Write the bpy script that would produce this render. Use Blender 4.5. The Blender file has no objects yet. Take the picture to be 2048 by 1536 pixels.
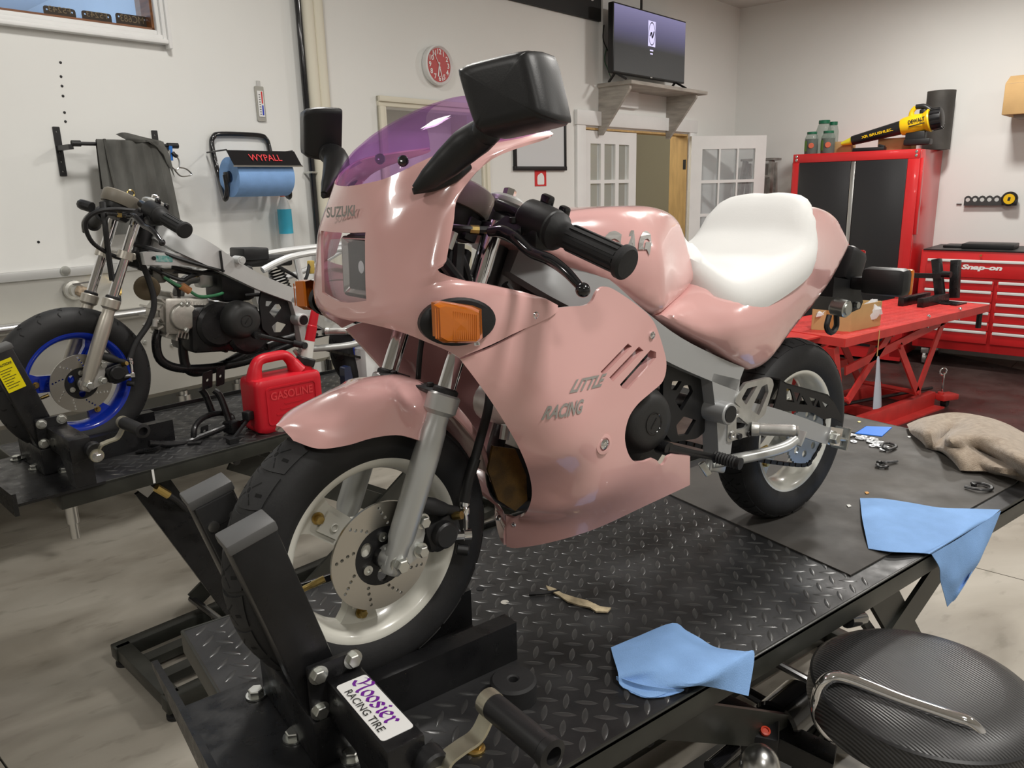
import bpy, bmesh, math, random
import numpy as np
from mathutils import Vector as V, Matrix as MX, Euler
from mathutils.geometry import delaunay_2d_cdt
random.seed(7)
SC = bpy.context.scene
COL = SC.collection
R_ = math.radians
# ------------------------------------------------------------------ camera, light, exposure
HT = 0.80                                    # height of the lift decks above the floor
CAMP = np.array([-0.43842102, -1.01621691, 0.77406011 + HT])
YAW, PIT, ROL, FPX = R_(36.11813296), R_(14.27449945), R_(-1.45985132), 1540.288
_fw = np.array([math.sin(YAW) * math.cos(PIT), math.cos(YAW) * math.cos(PIT), -math.sin(PIT)])
_r = np.array([math.cos(YAW), -math.sin(YAW), 0.0]); _u = np.cross(_r, _fw)
CR = math.cos(ROL) * _r + math.sin(ROL) * _u
CU = -math.sin(ROL) * _r + math.cos(ROL) * _u
cd = bpy.data.cameras.new('camera'); cam = bpy.data.objects.new('camera', cd); COL.objects.link(cam)
cam.matrix_world = MX(((CR[0], CU[0], -_fw[0], CAMP[0]), (CR[1], CU[1], -_fw[1], CAMP[1]), (CR[2], CU[2], -_fw[2], CAMP[2]), (0, 0, 0, 1)))
cd.sensor_width = 36; cd.lens = FPX / 2048 * 36; cd.clip_start = 0.02; cd.clip_end = 60
SC.camera = cam
vs = SC.view_settings
vs.view_transform = 'Standard'; vs.look = 'None'; vs.gamma = 1; vs.use_curve_mapping = False
vs.exposure = 0.80
W_ = bpy.data.worlds.new('world'); SC.world = W_; W_.use_nodes = True
W_.node_tree.nodes['Background'].inputs[0].default_value = (0.95, 0.97, 1.0, 1)
W_.node_tree.nodes['Background'].inputs[1].default_value = 0.22
def area_light(x, y, z, sx, sy, power, rot=0.0, col=(1.0, 0.97, 0.92)):
    l = bpy.data.lights.new('ceiling_lamp', 'AREA'); l.shape = 'RECTANGLE'; l.size = sx; l.size_y = sy; l.energy = power; l.color = col
    o = bpy.data.objects.new('ceiling_lamp', l); COL.objects.link(o); o.location = (x, y, z); o.rotation_euler = (0, 0, rot)
    return o
WALL_A = R_(12.5)
for (lx, ly, le) in ((-1.9, 0.3, 13), (0.5, 1.5, 17), (2.9, 0.4, 26), (0.9, -1.4, 24), (5.4, 1.7, 32), (-0.8, -2.6, 13), (3.8, -1.7, 26)):
    area_light(lx, ly, 3.2, 0.32, 0.32, le, WALL_A)
# ------------------------------------------------------------------ frames: pixel of the photo + a plane -> point in the scene
class Frame:
    def __init__(s, Rm, T): s.R = np.array(Rm, float); s.T = np.array(T, float)
    def ray(s, px, py): return _fw + CR * (px - 1024) / FPX - CU * (py - 768) / FPX
    def p(s, px, py, x=None, y=None, z=None):
        d = s.R.T @ s.ray(px, py); o = s.R.T @ (CAMP - s.T)
        t = (x - o[0]) / d[0] if x is not None else (y - o[1]) / d[1] if y is not None else (z - o[2]) / d[2]
        return o + d * t
    def w(s, P): return (s.R @ np.asarray(P, float).T).T + s.T
    def sub(s, Rm, T): return Frame(s.R @ np.array(Rm, float), s.w(np.array(T, float)))
def rotz(a): c, q = math.cos(a), math.sin(a); return np.array([[c, -q, 0], [q, c, 0], [0, 0, 1]])
def roty(a): c, q = math.cos(a), math.sin(a); return np.array([[c, 0, q], [0, 1, 0], [-q, 0, c]])
def rotx(a): c, q = math.cos(a), math.sin(a); return np.array([[1, 0, 0], [0, c, -q], [0, q, c]])
WF = Frame(np.eye(3), (0, 0, 0))                       # the floor
TF = Frame(np.eye(3), (0, 0, HT))                      # deck of the near lift: x towards the rear wheel
RF = Frame(rotz(WALL_A), (CAMP[0], CAMP[1], 0))        # the room: x along the back wall, y towards it
_RB = rotz(0.01293649) @ roty(0.04475134 / 1.08) @ rotx(R_(-0.74616107))
_PV = np.array([1.08, 0, 0])
BF = Frame(_RB, _PV - _RB @ _PV + np.array([0, 0, HT]))   # the pink motorcycle
# ------------------------------------------------------------------ materials
def M(name, col, rough=0.5, metal=0.0, coat=0.0, var=0.0, vs_=8.0, bump=0.0, bs=200.0, spec=0.5, col2=None, trans=0.0, emit=0.0, ior=1.45, rvar=0.0, stretch=None, sheen=0.0):
    m = bpy.data.materials.new(name); m.use_nodes = True
    n = m.node_tree.nodes; L = m.node_tree.links; b = n['Principled BSDF']
    c4 = (*col, 1)
    b.inputs['Base Color'].default_value = c4; b.inputs['Roughness'].default_value = rough; b.inputs['Metallic'].default_value = metal
    b.inputs['Coat Weight'].default_value = coat; b.inputs['Coat Roughness'].default_value = 0.04
    b.inputs['Specular IOR Level'].default_value = spec; b.inputs['Transmission Weight'].default_value = trans; b.inputs['IOR'].default_value = ior
    if sheen: b.inputs['Sheen Weight'].default_value = sheen
    if emit: b.inputs['Emission Color'].default_value = c4; b.inputs['Emission Strength'].default_value = emit
    if var or bump or col2 or rvar:
        tc = n.new('ShaderNodeTexCoord'); mp = n.new('ShaderNodeMapping'); L.new(tc.outputs['Object'], mp.inputs[0])
        if stretch: mp.inputs['Scale'].default_value = stretch
    if var or col2:
        nz = n.new('ShaderNodeTexNoise'); nz.inputs['Scale'].default_value = vs_; nz.inputs['Detail'].default_value = 6; L.new(mp.outputs[0], nz.inputs[0])
        rp = n.new('ShaderNodeValToRGB'); e = rp.color_ramp.elements; e[0].position = 0.35; e[1].position = 0.68
        c2 = col2 if col2 else tuple(min(1, c * (1 + var)) for c in col)
        e[0].color = (*[c * (1 - var) for c in col], 1); e[1].color = (*c2, 1)
        L.new(nz.outputs[0], rp.inputs[0]); L.new(rp.outputs[0], b.inputs['Base Color'])
    if rvar:
        n3 = n.new('ShaderNodeTexNoise'); n3.inputs['Scale'].default_value = vs_ * 2.3; n3.inputs['Detail'].default_value = 5; L.new(mp.outputs[0], n3.inputs[0])
        mr = n.new('ShaderNodeMapRange'); mr.inputs[1].default_value = .3; mr.inputs[2].default_value = .7; mr.inputs[3].default_value = max(0, rough - rvar); mr.inputs[4].default_value = rough + rvar
        L.new(n3.outputs[0], mr.inputs[0]); L.new(mr.outputs[0], b.inputs['Roughness'])
    if bump:
        n2 = n.new('ShaderNodeTexNoise'); n2.inputs['Scale'].default_value = bs; n2.inputs['Detail'].default_value = 3; L.new(mp.outputs[0], n2.inputs[0])
        bp = n.new('ShaderNodeBump'); bp.inputs['Strength'].default_value = bump; bp.inputs['Distance'].default_value = 0.002
        L.new(n2.outputs[0], bp.inputs['Height']); L.new(bp.outputs[0], b.inputs['Normal'])
    return m
def glassy(name, col, rough=0.02, alpha=0.25, spec=0.5):
    """thin sheet: part straight-through tinted, part glossy"""
    m = bpy.data.materials.new(name); m.use_nodes = True; n = m.node_tree.nodes; L = m.node_tree.links
    b = n['Principled BSDF']; out = n['Material Output']
    b.inputs['Base Color'].default_value = (*col, 1); b.inputs['Roughness'].default_value = rough; b.inputs['Specular IOR Level'].default_value = spec
    t = n.new('ShaderNodeBsdfTransparent'); t.inputs[0].default_value = (*[min(1, c ** 0.5) for c in col], 1)
    mx = n.new('ShaderNodeMixShader'); mx.inputs[0].default_value = alpha
    L.new(t.outputs[0], mx.inputs[1]); L.new(b.outputs[0], mx.inputs[2]); L.new(mx.outputs[0], out.inputs[0])
    return m
# ------------------------------------------------------------------ mesh builder
def unit(v): v = np.asarray(v, float); return v / (np.linalg.norm(v) + 1e-12)
def basis(d):
    d = unit(d); a = np.array([0, 0, 1.0]) if abs(d[2]) < 0.9 else np.array([1.0, 0, 0])
    u = unit(np.cross(a, d)); return u, np.cross(d, u), d
def catmull(P, k=6, closed=False):
    P = np.asarray(P, float); n = len(P); out = []
    rng = n if closed else n - 1
    for i in range(rng):
        if closed: a, b, c, d = P[(i - 1) % n], P[i], P[(i + 1) % n], P[(i + 2) % n]
        else:
            b, c = P[i], P[i + 1]; a = P[i - 1] if i > 0 else 2 * b - c; d = P[i + 2] if i + 2 < n else 2 * c - b
        for j in range(k):
            t = j / k
            out.append(0.5 * (2 * b + (c - a) * t + (2 * a - 5 * b + 4 * c - d) * t * t + (3 * b - a - 3 * c + d) * t ** 3))
    if not closed: out.append(P[-1])
    return np.array(out)
def roundpoly(P, r, k=4):
    """2-D polygon with its corners rounded by radius r (scalar or list)"""
    P = np.asarray(P, float); n = len(P); out = []
    for i in range(n):
        rr = r[i] if hasattr(r, '__len__') else r
        a, b, c = P[i - 1], P[i], P[(i + 1) % n]
        if rr <= 0: out.append(b); continue
        u, v = a - b, c - b; lu, lv = np.linalg.norm(u), np.linalg.norm(v); d = min(rr, lu * .48, lv * .48)
        p, q = b + u / lu * d, b + v / lv * d
        for j in range(k + 1):
            t = j / k; out.append((1 - t) ** 2 * p + 2 * t * (1 - t) * b + t * t * q)
    return np.array(out)
def circle2(c, r, n=24, r2=None):
    a = np.linspace(0, 2 * math.pi, n, endpoint=False); return np.stack([c[0] + r * np.cos(a), c[1] + (r2 or r) * np.sin(a)], -1)
def cdt(outer, holes=(), inner=()):
    vs2, ed = [], []
    for loop in [outer, *holes]:
        s = len(vs2); n = len(loop); vs2 += [V((float(q[0]), float(q[1]))) for q in loop]; ed += [(s + i, s + (i + 1) % n) for i in range(n)]
    vs2 += [V((float(q[0]), float(q[1]))) for q in inner]
    ov, oe, of, *_ = delaunay_2d_cdt(vs2, ed, [], 0, 1e-7)
    P = np.array([(q.x, q.y) for q in ov]); F = [tuple(f) for f in of]
    c = np.array([P[list(f)].mean(0) for f in F])
    ok = inpoly(c, outer)
    for h in holes: ok &= ~inpoly(c, h)
    return P, [f for f, k in zip(F, ok) if k]
def inpoly(c, poly):
    poly = np.asarray(poly, float); r = np.zeros(len(c), bool); x, y = c[:, 0], c[:, 1]
    for i in range(len(poly)):
        (x0, y0), (x1, y1) = poly[i - 1], poly[i]
        k = ((y0 > y) != (y1 > y))
        if y1 != y0: r ^= k & (x < (x1 - x0) * (y - y0) / (y1 - y0) + x0)
    return r
class MB:
    def __init__(s, fr=WF): s.v = []; s.f = []; s.fr = fr
    def add(s, vs_, fs, fr=None):
        b = len(s.v); w = (fr or s.fr).w(np.asarray(vs_, float).reshape(-1, 3)); s.v += [tuple(q) for q in w]; s.f += [tuple(b + i for i in f) for f in fs]; return s
    def box(s, c, size, rot=None, bev=0.0):
        hx, hy, hz = [q / 2 for q in size]
        if bev <= 0:
            P = [(x, y, z) for x in (-hx, hx) for y in (-hy, hy) for z in (-hz, hz)]
            F = [(0, 1, 3, 2), (4, 6, 7, 5), (0, 4, 5, 1), (2, 3, 7, 6), (0, 2, 6, 4), (1, 5, 7, 3)]
        else:
            bm = bmesh.new(); bmesh.ops.create_cube(bm, size=1); 
            for q in bm.verts: q.co = V((q.co.x * size[0], q.co.y * size[1], q.co.z * size[2]))
            bmesh.ops.bevel(bm, geom=bm.edges[:], offset=min(bev, .49 * min(size)), segments=2, profile=.5, affect='EDGES')
            bm.verts.index_update(); P = [tuple(q.co) for q in bm.verts]; F = [tuple(q.index for q in f.verts) for f in bm.faces]; bm.free()
        P = np.array(P)
        if rot is not None: P = (np.array(rot) @ P.T).T
        return s.add(P + np.array(c), F)
    def bar(s, p0, p1, w, h, up=(0, 0, 1), bev=0.0):
        p0, p1 = np.array(p0, float), np.array(p1, float); d = unit(p1 - p0); a = unit(np.cross(up, d)); b = np.cross(d, a)
        return s.box((p0 + p1) / 2, (np.linalg.norm(p1 - p0), w, h), np.array([d, a, b]).T, bev)
    def cyl(s, p0, p1, r0, r1=None, n=20, cap=True, bev=0.0):
        p0, p1 = np.array(p0, float), np.array(p1, float); r1 = r0 if r1 is None else r1; L = np.linalg.norm(p1 - p0)
        if bev > 0: return s.lathe(p0, p1 - p0, [(0, 0), (r0 - bev, 0), (r0, bev), (r1, L - bev), (r1 - bev, L), (0, L)], n)
        return s.lathe(p0, p1 - p0, ([(0, 0)] if cap else []) + [(r0, 0), (r1, L)] + ([(0, L)] if cap else []), n)
    def lathe(s, o, ax, prof, n=24, closed=False, arc=None):
        u, w, d = basis(ax); o = np.array(o, float); full = arc is None
        A = np.linspace(0, 2 * math.pi, n, endpoint=False) if full else np.linspace(arc[0], arc[1], n)
        P, idx = [], []
        for (r, h) in prof:
            if r <= 1e-9: idx.append([len(P)]); P.append(o + d * h)
            else:
                idx.append(list(range(len(P), len(P) + n))); P += [o + d * h + r * (u * math.cos(a) + w * math.sin(a)) for a in A]
        F = []; m = len(prof)
        for k in range(m if closed else m - 1):
            a, b = idx[k], idx[(k + 1) % m]
            for i in range(n if full else n - 1):
                j = (i + 1) % n
                if len(a) == 1 and len(b) == 1: continue
                if len(a) == 1: F.append((a[0], b[j], b[i]))
                elif len(b) == 1: F.append((a[i], a[j], b[0]))
                else: F.append((a[i], a[j], b[j], b[i]))
        return s.add(P, F)
    def tube(s, pts, r, n=10, k=5, closed=False, cap=True, flat=None):
        P = catmull(pts, k, closed) if k > 1 else np.asarray(pts, float); m = len(P)
        rr = np.interp(np.linspace(0, 1, m), np.linspace(0, 1, len(r)), r) if hasattr(r, '__len__') else np.full(m, r)
        T = [unit((P[(i + 1) % m] if closed or i < m - 1 else P[i]) - (P[i - 1] if closed or i > 0 else P[i])) for i in range(m)]
        u = basis(T[0])[0] if flat is None else unit(np.cross(flat[0], T[0])); Q = []
        A = np.linspace(0, 2 * math.pi, n, endpoint=False)
        for i in range(m):
            u = unit(u - T[i] * np.dot(u, T[i])); w = np.cross(T[i], u)
            sq = 1.0 if flat is None else flat[1]
            Q += [P[i] + rr[i] * (u * math.cos(a) + w * sq * math.sin(a)) for a in A]
        F = [(i * n + j, i * n + (j + 1) % n, ((i + 1) % m) * n + (j + 1) % n, ((i + 1) % m) * n + j) for i in range(m if closed else m - 1) for j in range(n)]
        if cap and not closed: F += [tuple(range(n))[::-1], tuple(range((m - 1) * n, m * n))]
        return s.add(Q, F)
    def plate(s, poly, o, u, w, th, holes=(), bev=0.0):
        """2-D outline (with holes) extruded by th along u x w from o"""
        o = np.array(o, float); u, w = np.array(u, float), np.array(w, float); d = unit(np.cross(u, w))
        loops = [np.asarray(poly, float)] + [np.asarray(h, float) for h in holes]
        P2, F2 = cdt(loops[0], loops[1:]); n = len(P2)
        tri = lambda f: (P2[f[1]][0] - P2[f[0]][0]) * (P2[f[2]][1] - P2[f[0]][1]) - (P2[f[1]][1] - P2[f[0]][1]) * (P2[f[2]][0] - P2[f[0]][0])
        F2 = [f if tri(f) > 0 else f[::-1] for f in F2]
        P = [o + u * a + w * b for a, b in P2] + [o + u * a + w * b + d * th for a, b in P2]
        F = [f[::-1] for f in F2] + [tuple(i + n for i in f) for f in F2]
        cnt = {}
        for f in F2:
            for i in range(len(f)):
                cnt[(f[i], f[(i + 1) % len(f)])] = 1
        for (a, b) in cnt:
            if (b, a) not in cnt: F.append((a, b, b + n, a + n))
        return s.add(P, F)
    def sphere(s, c, r, n=16, m=10, sc=(1, 1, 1), rot=None):
        P, F = [], []
        for i in range(m + 1):
            t = math.pi * i / m
            for j in range(n): a = 2 * math.pi * j / n; P.append((r * sc[0] * math.sin(t) * math.cos(a), r * sc[1] * math.sin(t) * math.sin(a), r * sc[2] * math.cos(t)))
        for i in range(m):
            for j in range(n): F.append((i * n + j, (i + 1) * n + j, (i + 1) * n + (j + 1) % n, i * n + (j + 1) % n))
        P = np.array(P)
        if rot is not None: P = (np.array(rot) @ P.T).T
        return s.add(P + np.array(c), F)
    def grid(s, rows, th=0.0, ku=1, kv=1, skip=None, closed=False):
        """rows of points -> smooth sheet (Catmull-Rom both ways), thickened by th against its normal"""
        G = np.asarray(rows, float)
        if ku > 1: G = np.array([catmull(r, ku) for r in G])
        if kv > 1: G = np.stack([catmull(G[:, j], kv) for j in range(G.shape[1])], 1)
        a, b = G.shape[:2]; P = G.reshape(-1, 3)
        Q = [(i, j) for i in range(a - 1) for j in range(b - 1) if not (skip and skip(i, j, a, b))]
        F = [(i * b + j, i * b + j + 1, (i + 1) * b + j + 1, (i + 1) * b + j) for i, j in Q]
        if th == 0: return s.add(P, F)
        N = np.zeros_like(P)
        for f in F:
            nn = np.cross(P[f[2]] - P[f[0]], P[f[3]] - P[f[1]])
            for i in f: N[i] += nn
        N /= (np.linalg.norm(N, axis=1)[:, None] + 1e-12); n = len(P)
        PP = np.concatenate([P, P - N * th]); FF = F + [tuple(i + n for i in f[::-1]) for f in F]
        ed = {(f[i], f[(i + 1) % 4]) for f in F for i in range(4)}
        FF += [(y, x, x + n, y + n) for (x, y) in ed if (y, x) not in ed]
        return s.add(PP, FF)
    def obj(s, name, mat, parent=None, ang=35, kind=None, label=None, flat=False):
        me = bpy.data.meshes.new(name); vv = np.array(s.v, float)
        o = bpy.data.objects.new(name, me)
        if parent is None:
            base = np.array([(vv[:, 0].min() + vv[:, 0].max()) / 2, (vv[:, 1].min() + vv[:, 1].max()) / 2, vv[:, 2].min()]); o.location = base; vv = vv - base
        else: o.parent = parent
        me.from_pydata(vv.tolist(), [], s.f); me.materials.append(mat); me.validate()
        if not flat:
            me.polygons.foreach_set('use_smooth', [True] * len(me.polygons)); me.set_sharp_from_angle(angle=R_(ang))
        COL.objects.link(o)
        if kind: o['kind'] = kind
        if label: o['label'] = label
        return o
def recalc(o):
    bm = bmesh.new(); bm.from_mesh(o.data); bmesh.ops.recalc_face_normals(bm, faces=bm.faces); bm.to_mesh(o.data); bm.free(); return o
def tag(o, label, cat, group=None, kind=None):
    o['label'] = label; o['category'] = cat
    if group: o['group'] = group
    if kind: o['kind'] = kind
    return o
def thing(name, label, cat, group=None):
    o = bpy.data.objects.new(name, None); COL.objects.link(o); o.empty_display_size = 0.05
    return tag(o, label, cat, group)
def fin(t):
    """moves a thing's Empty to the base of its parts (their meshes were built in scene coordinates)"""
    lo, hi = np.full(3, 1e9), np.full(3, -1e9)
    for c in t.children:
        for o in [c, *c.children]:
            if o.type == 'MESH' and len(o.data.vertices):
                a = np.empty(len(o.data.vertices) * 3); o.data.vertices.foreach_get('co', a); a = a.reshape(-1, 3); lo = np.minimum(lo, a.min(0)); hi = np.maximum(hi, a.max(0))
    b = np.array([(lo[0] + hi[0]) / 2, (lo[1] + hi[1]) / 2, lo[2]]); t.location = b
    for c in t.children: c.location = -b
    return t
def dup(t, loc=None, rz=None, label=None):
    r = t.copy(); COL.objects.link(r)
    if loc is not None: r.location = loc
    if rz is not None: r.rotation_euler = (0, 0, rz)
    if label: r['label'] = label
    for ch in list(t.children):
        c = ch.copy(); COL.objects.link(c); c.parent = r
        for g in list(ch.children):
            d = g.copy(); COL.objects.link(d); d.parent = c
    return r
def text_mesh(mb, txt, o, u, w, size, th=0.001, shear=0.0, bold=0.0, space=1.0, fit=None):
    """built-in lettering turned into flat geometry in the plane o,u,w (o: left end of the baseline)"""
    cu = bpy.data.curves.new('lettering', 'FONT'); cu.body = txt; cu.size = size; cu.shear = shear; cu.offset = bold; cu.space_character = space; cu.resolution_u = 3; cu.fill_mode = 'FRONT'
    ob = bpy.data.objects.new('lettering', cu); COL.objects.link(ob)
    me = bpy.data.meshes.new_from_object(ob.evaluated_get(bpy.context.evaluated_depsgraph_get()))
    P = np.array([tuple(q.co) for q in me.vertices]); F = [tuple(f.vertices) for f in me.polygons]
    bpy.data.objects.remove(ob); bpy.data.curves.remove(cu); bpy.data.meshes.remove(me)
    if not len(P): return mb
    if fit:
        lo, hi = P.min(0), P.max(0); P[:, 0] = (P[:, 0] - lo[0]) / (hi[0] - lo[0]) * fit[0]; P[:, 1] = (P[:, 1] - lo[1]) / (hi[1] - lo[1]) * fit[1]
    u, w = np.array(u, float), np.array(w, float); d = unit(np.cross(u, w)); o = np.array(o, float)
    return mb.add([o + u * a + w * b + d * th for a, b, _ in P], F)
def hexbolt(mb, c, ax, r, h, washer=True, n=6):
    c = np.array(c, float); d = unit(ax)
    if washer: mb.cyl(c, c + d * h * .25, r * 1.35, n=16)
    mb.lathe(c + d * h * .2, d, [(0, 0), (r, 0), (r, h * .7), (r * .86, h * .8), (0, h * .8)], n)
    return mb
# ------------------------------------------------------------------ shared materials
m_wall = M('wall_paint', (0.80, 0.80, 0.775), 0.75, var=0.02, vs_=1.2, bump=0.08, bs=90)
m_trim = M('trim_paint', (0.82, 0.82, 0.81), 0.45, var=0.02)
m_cream = M('cream_paint', (0.72, 0.68, 0.56), 0.5)
m_black = M('black_plastic', (0.012, 0.012, 0.013), 0.42, bump=0.05, bs=500)
m_blackm = M('black_steel', (0.010, 0.010, 0.011), 0.33, var=0.3, vs_=14, rvar=0.12, bump=0.10, bs=160)
m_gloss = M('black_gloss', (0.010, 0.010, 0.012), 0.12, coat=0.5)
m_rubber = M('rubber', (0.016, 0.016, 0.017), 0.62, var=0.15, vs_=30, bump=0.12, bs=220)
m_chrome = M('chrome', (0.86, 0.86, 0.88), 0.07, metal=1)
m_steel = M('bright_steel', (0.62, 0.62, 0.61), 0.28, metal=1)
m_zinc = M('zinc_bolt', (0.62, 0.63, 0.60), 0.32, metal=1)
m_gold = M('yellow_zinc', (0.50, 0.36, 0.13), 0.30, metal=1, var=0.2, vs_=50)
m_alu = M('cast_aluminium', (0.56, 0.56, 0.54), 0.42, metal=0.85, var=0.10, vs_=40, bump=0.06, bs=260)
m_silver = M('silver_paint', (0.50, 0.51, 0.50), 0.36, metal=0.55, coat=0.2)
m_frame = M('frame_grey', (0.44, 0.45, 0.455), 0.40, metal=0.35, coat=0.15)
m_red = M('red_enamel', (0.62, 0.022, 0.025), 0.28, coat=0.3, var=0.05, vs_=5)
m_redl = M('red_lift_paint', (0.62, 0.045, 0.04), 0.38, var=0.12, vs_=9)
m_card = M('cardboard', (0.50, 0.32, 0.14), 0.8, var=0.07, vs_=6, bump=0.05, bs=120)
m_tape = M('packing_tape', (0.40, 0.20, 0.06), 0.3)
m_white = M('white_plastic', (0.80, 0.80, 0.79), 0.4)
m_blue = M('paper_blue', (0.23, 0.41, 0.74), 0.85, var=0.05, vs_=25, bump=0.35, bs=420)
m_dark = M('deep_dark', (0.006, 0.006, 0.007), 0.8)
m_yel = M('yellow_plastic', (0.83, 0.52, 0.01), 0.38)
m_brass = M('brass', (0.72, 0.52, 0.18), 0.3, metal=1)
m_wood = M('stained_wood', (0.20, 0.075, 0.025), 0.4, var=0.3, vs_=6, stretch=(1, 1, 8))
m_pine = M('bare_pine', (0.55, 0.36, 0.15), 0.6, var=0.12, vs_=5, stretch=(6, 6, 1))
m_redp = M('red_print', (0.65, 0.03, 0.03), 0.5)
m_ink = M('black_print', (0.01, 0.01, 0.01), 0.5)
m_whp = M('white_print', (0.85, 0.85, 0.84), 0.5)
m_galv = M('stainless_sheet', (0.56, 0.55, 0.51), 0.40, metal=0.55, var=0.06, vs_=2, bump=0.04, bs=9)
YB, XR, ZC = 3.75, 7.85, 3.255
bk = lambda px, py, off=0.0: RF.p(px, py, y=YB - off)
def ST(o): o['kind'] = 'structure'; return o
# ------------------------------------------------------------------ floor: concrete slabs with saw-cut joints
m_conc = bpy.data.materials.new('concrete'); m_conc.use_nodes = True
def _conc():
    n = m_conc.node_tree.nodes; L = m_conc.node_tree.links; b = n['Principled BSDF']
    tc = n.new('ShaderNodeTexCoord'); mp = n.new('ShaderNodeMapping'); L.new(tc.outputs['Object'], mp.inputs[0]); mp.inputs['Rotation'].default_value = (0, 0, 0.5); mp.inputs['Scale'].default_value = (0.55, 1.25, 1)
    a = n.new('ShaderNodeTexNoise'); a.inputs['Scale'].default_value = 2.6; a.inputs['Detail'].default_value = 8; a.inputs['Distortion'].default_value = 0.6; L.new(mp.outputs[0], a.inputs[0])
    r = n.new('ShaderNodeValToRGB'); e = r.color_ramp.elements
    e[0].position = 0.28; e[0].color = (0.24, 0.215, 0.175, 1); e[1].position = 0.64; e[1].color = (0.43, 0.40, 0.345, 1)
    x = r.color_ramp.elements.new(0.46); x.color = (0.355, 0.325, 0.275, 1); L.new(a.outputs[0], r.inputs[0])
    d = n.new('ShaderNodeTexNoise'); d.inputs['Scale'].default_value = 13; d.inputs['Detail'].default_value = 5; L.new(mp.outputs[0], d.inputs[0])
    r2 = n.new('ShaderNodeValToRGB'); f = r2.color_ramp.elements; f[0].position = .30; f[0].color = (.74, .74, .72, 1); f[1].position = .42; f[1].color = (1, 1, 1, 1); L.new(d.outputs[0], r2.inputs[0])
    mx = n.new('ShaderNodeMix'); mx.data_type = 'RGBA'; mx.blend_type = 'MULTIPLY'; mx.inputs[0].default_value = .8
    L.new(r.outputs[0], mx.inputs[6]); L.new(r2.outputs[0], mx.inputs[7]); L.new(mx.outputs[2], b.inputs['Base Color'])
    mr = n.new('ShaderNodeMapRange'); mr.inputs[3].default_value = .32; mr.inputs[4].default_value = .6; L.new(a.outputs[0], mr.inputs[0]); L.new(mr.outputs[0], b.inputs['Roughness'])
    bp = n.new('ShaderNodeBump'); bp.inputs['Strength'].default_value = .12; bp.inputs['Distance'].default_value = .01; L.new(d.outputs[0], bp.inputs['Height']); L.new(bp.outputs[0], b.inputs['Normal'])
_conc()
j1 = RF.R.T @ (WF.p(150, 1049, z=0) - RF.T); j2 = RF.R.T @ (WF.p(2000, 1148, z=0) - RF.T)
fl = MB(RF).box((1.9, 0.35, -0.06), (12.4, 10.7, 0.1)).obj('floor', M('joint_dirt', (0.03, 0.028, 0.025), 0.9)); ST(fl)
xs = [-4.2, j2[0] - 3.0, j2[0], j2[0] + 3.0, 8.0]; ys = [-4.9, j1[1] - 3.0, j1[1], j1[1] + 2.4, 5.5]
for i in range(4):
    for j in range(4):
        x0, x1, y0, y1 = xs[i], xs[i + 1], ys[j], ys[j + 1]
        if x1 - x0 < .05 or y1 - y0 < .05: continue
        s = MB(RF).box(((x0 + x1) / 2, (y0 + y1) / 2, -0.004), (x1 - x0 - .006, y1 - y0 - .006, 0.008)).obj('slab', m_conc, fl)
        s.location = -np.array(fl.location)
# ------------------------------------------------------------------ walls and ceiling
def rect(x0, z0, x1, z1): return [(x0, z0), (x1, z0), (x1, z1), (x0, z1)]
wi, wo = bk(310, 62), bk(338, 93)                      # inner / outer lower right corner of the window
WX0 = wi[0] - 1.25; WZ1 = wi[2] + 1.0
dl = bk(768, 213)                                      # doorway seen through the windscreen
dr = bk(966, 330)
DX0, DX1, DZ = dl[0], dr[0] - .02, dl[2]
h0, h1 = bk(1167, 254), bk(1376, 272)
EX0, EX1, EZ = h0[0], h1[0], h0[2]
RX, RZ = bk(588, 300)[0], RF.p(350, 800, y=YB - .2)[2] + .02   # open recess in the wall under the steel trough
wallb = MB(RF).plate([(RX, 0), (XR + .1, 0), (XR + .1, ZC), (-4.2, ZC), (-4.2, RZ), (RX, RZ)], (0, YB + .12, 0), (1, 0, 0), (0, 0, 1), .12,
    holes=[rect(WX0, wi[2], wi[0], WZ1), rect(DX0, .002, DX1, DZ), rect(EX0, .002, EX1, EZ)]).obj('wall_back', m_wall, flat=True); ST(wallb)
ST(MB(RF).box((XR + .06, -0.5, ZC / 2), (.12, 8.6, ZC)).obj('wall_right', m_wall, flat=True))
ST(MB(RF).box((-4.2, -0.5, ZC / 2), (.12, 8.6, ZC)).obj('wall_left', m_wall, flat=True))
ST(MB(RF).box((1.9, -4.8, ZC / 2), (12.2, .12, ZC)).obj('wall_front', m_wall, flat=True))
ST(MB(RF).box((1.9, -.5, ZC + .05), (12.4, 8.8, .1)).obj('ceiling', M('ceiling_paint', (0.62, 0.61, 0.58), .8), flat=True))
for nm_, c_, s_ in (('wall_recess', ((RX - 4.2) / 2, 5.4, RZ / 2), (RX + 4.2, .05, RZ)), ('wall_recess_side', (RX + .03, (YB + 5.4) / 2 + .06, RZ / 2), (.06, 5.4 - YB - .12, RZ)), ('ceiling_recess', ((RX - 4.2) / 2, (YB + 5.4) / 2 + .06, RZ + .03), (RX + 4.2, 5.4 - YB - .12, .06))): ST(MB(RF).box(c_, s_).obj(nm_, m_wall, flat=True))
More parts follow.
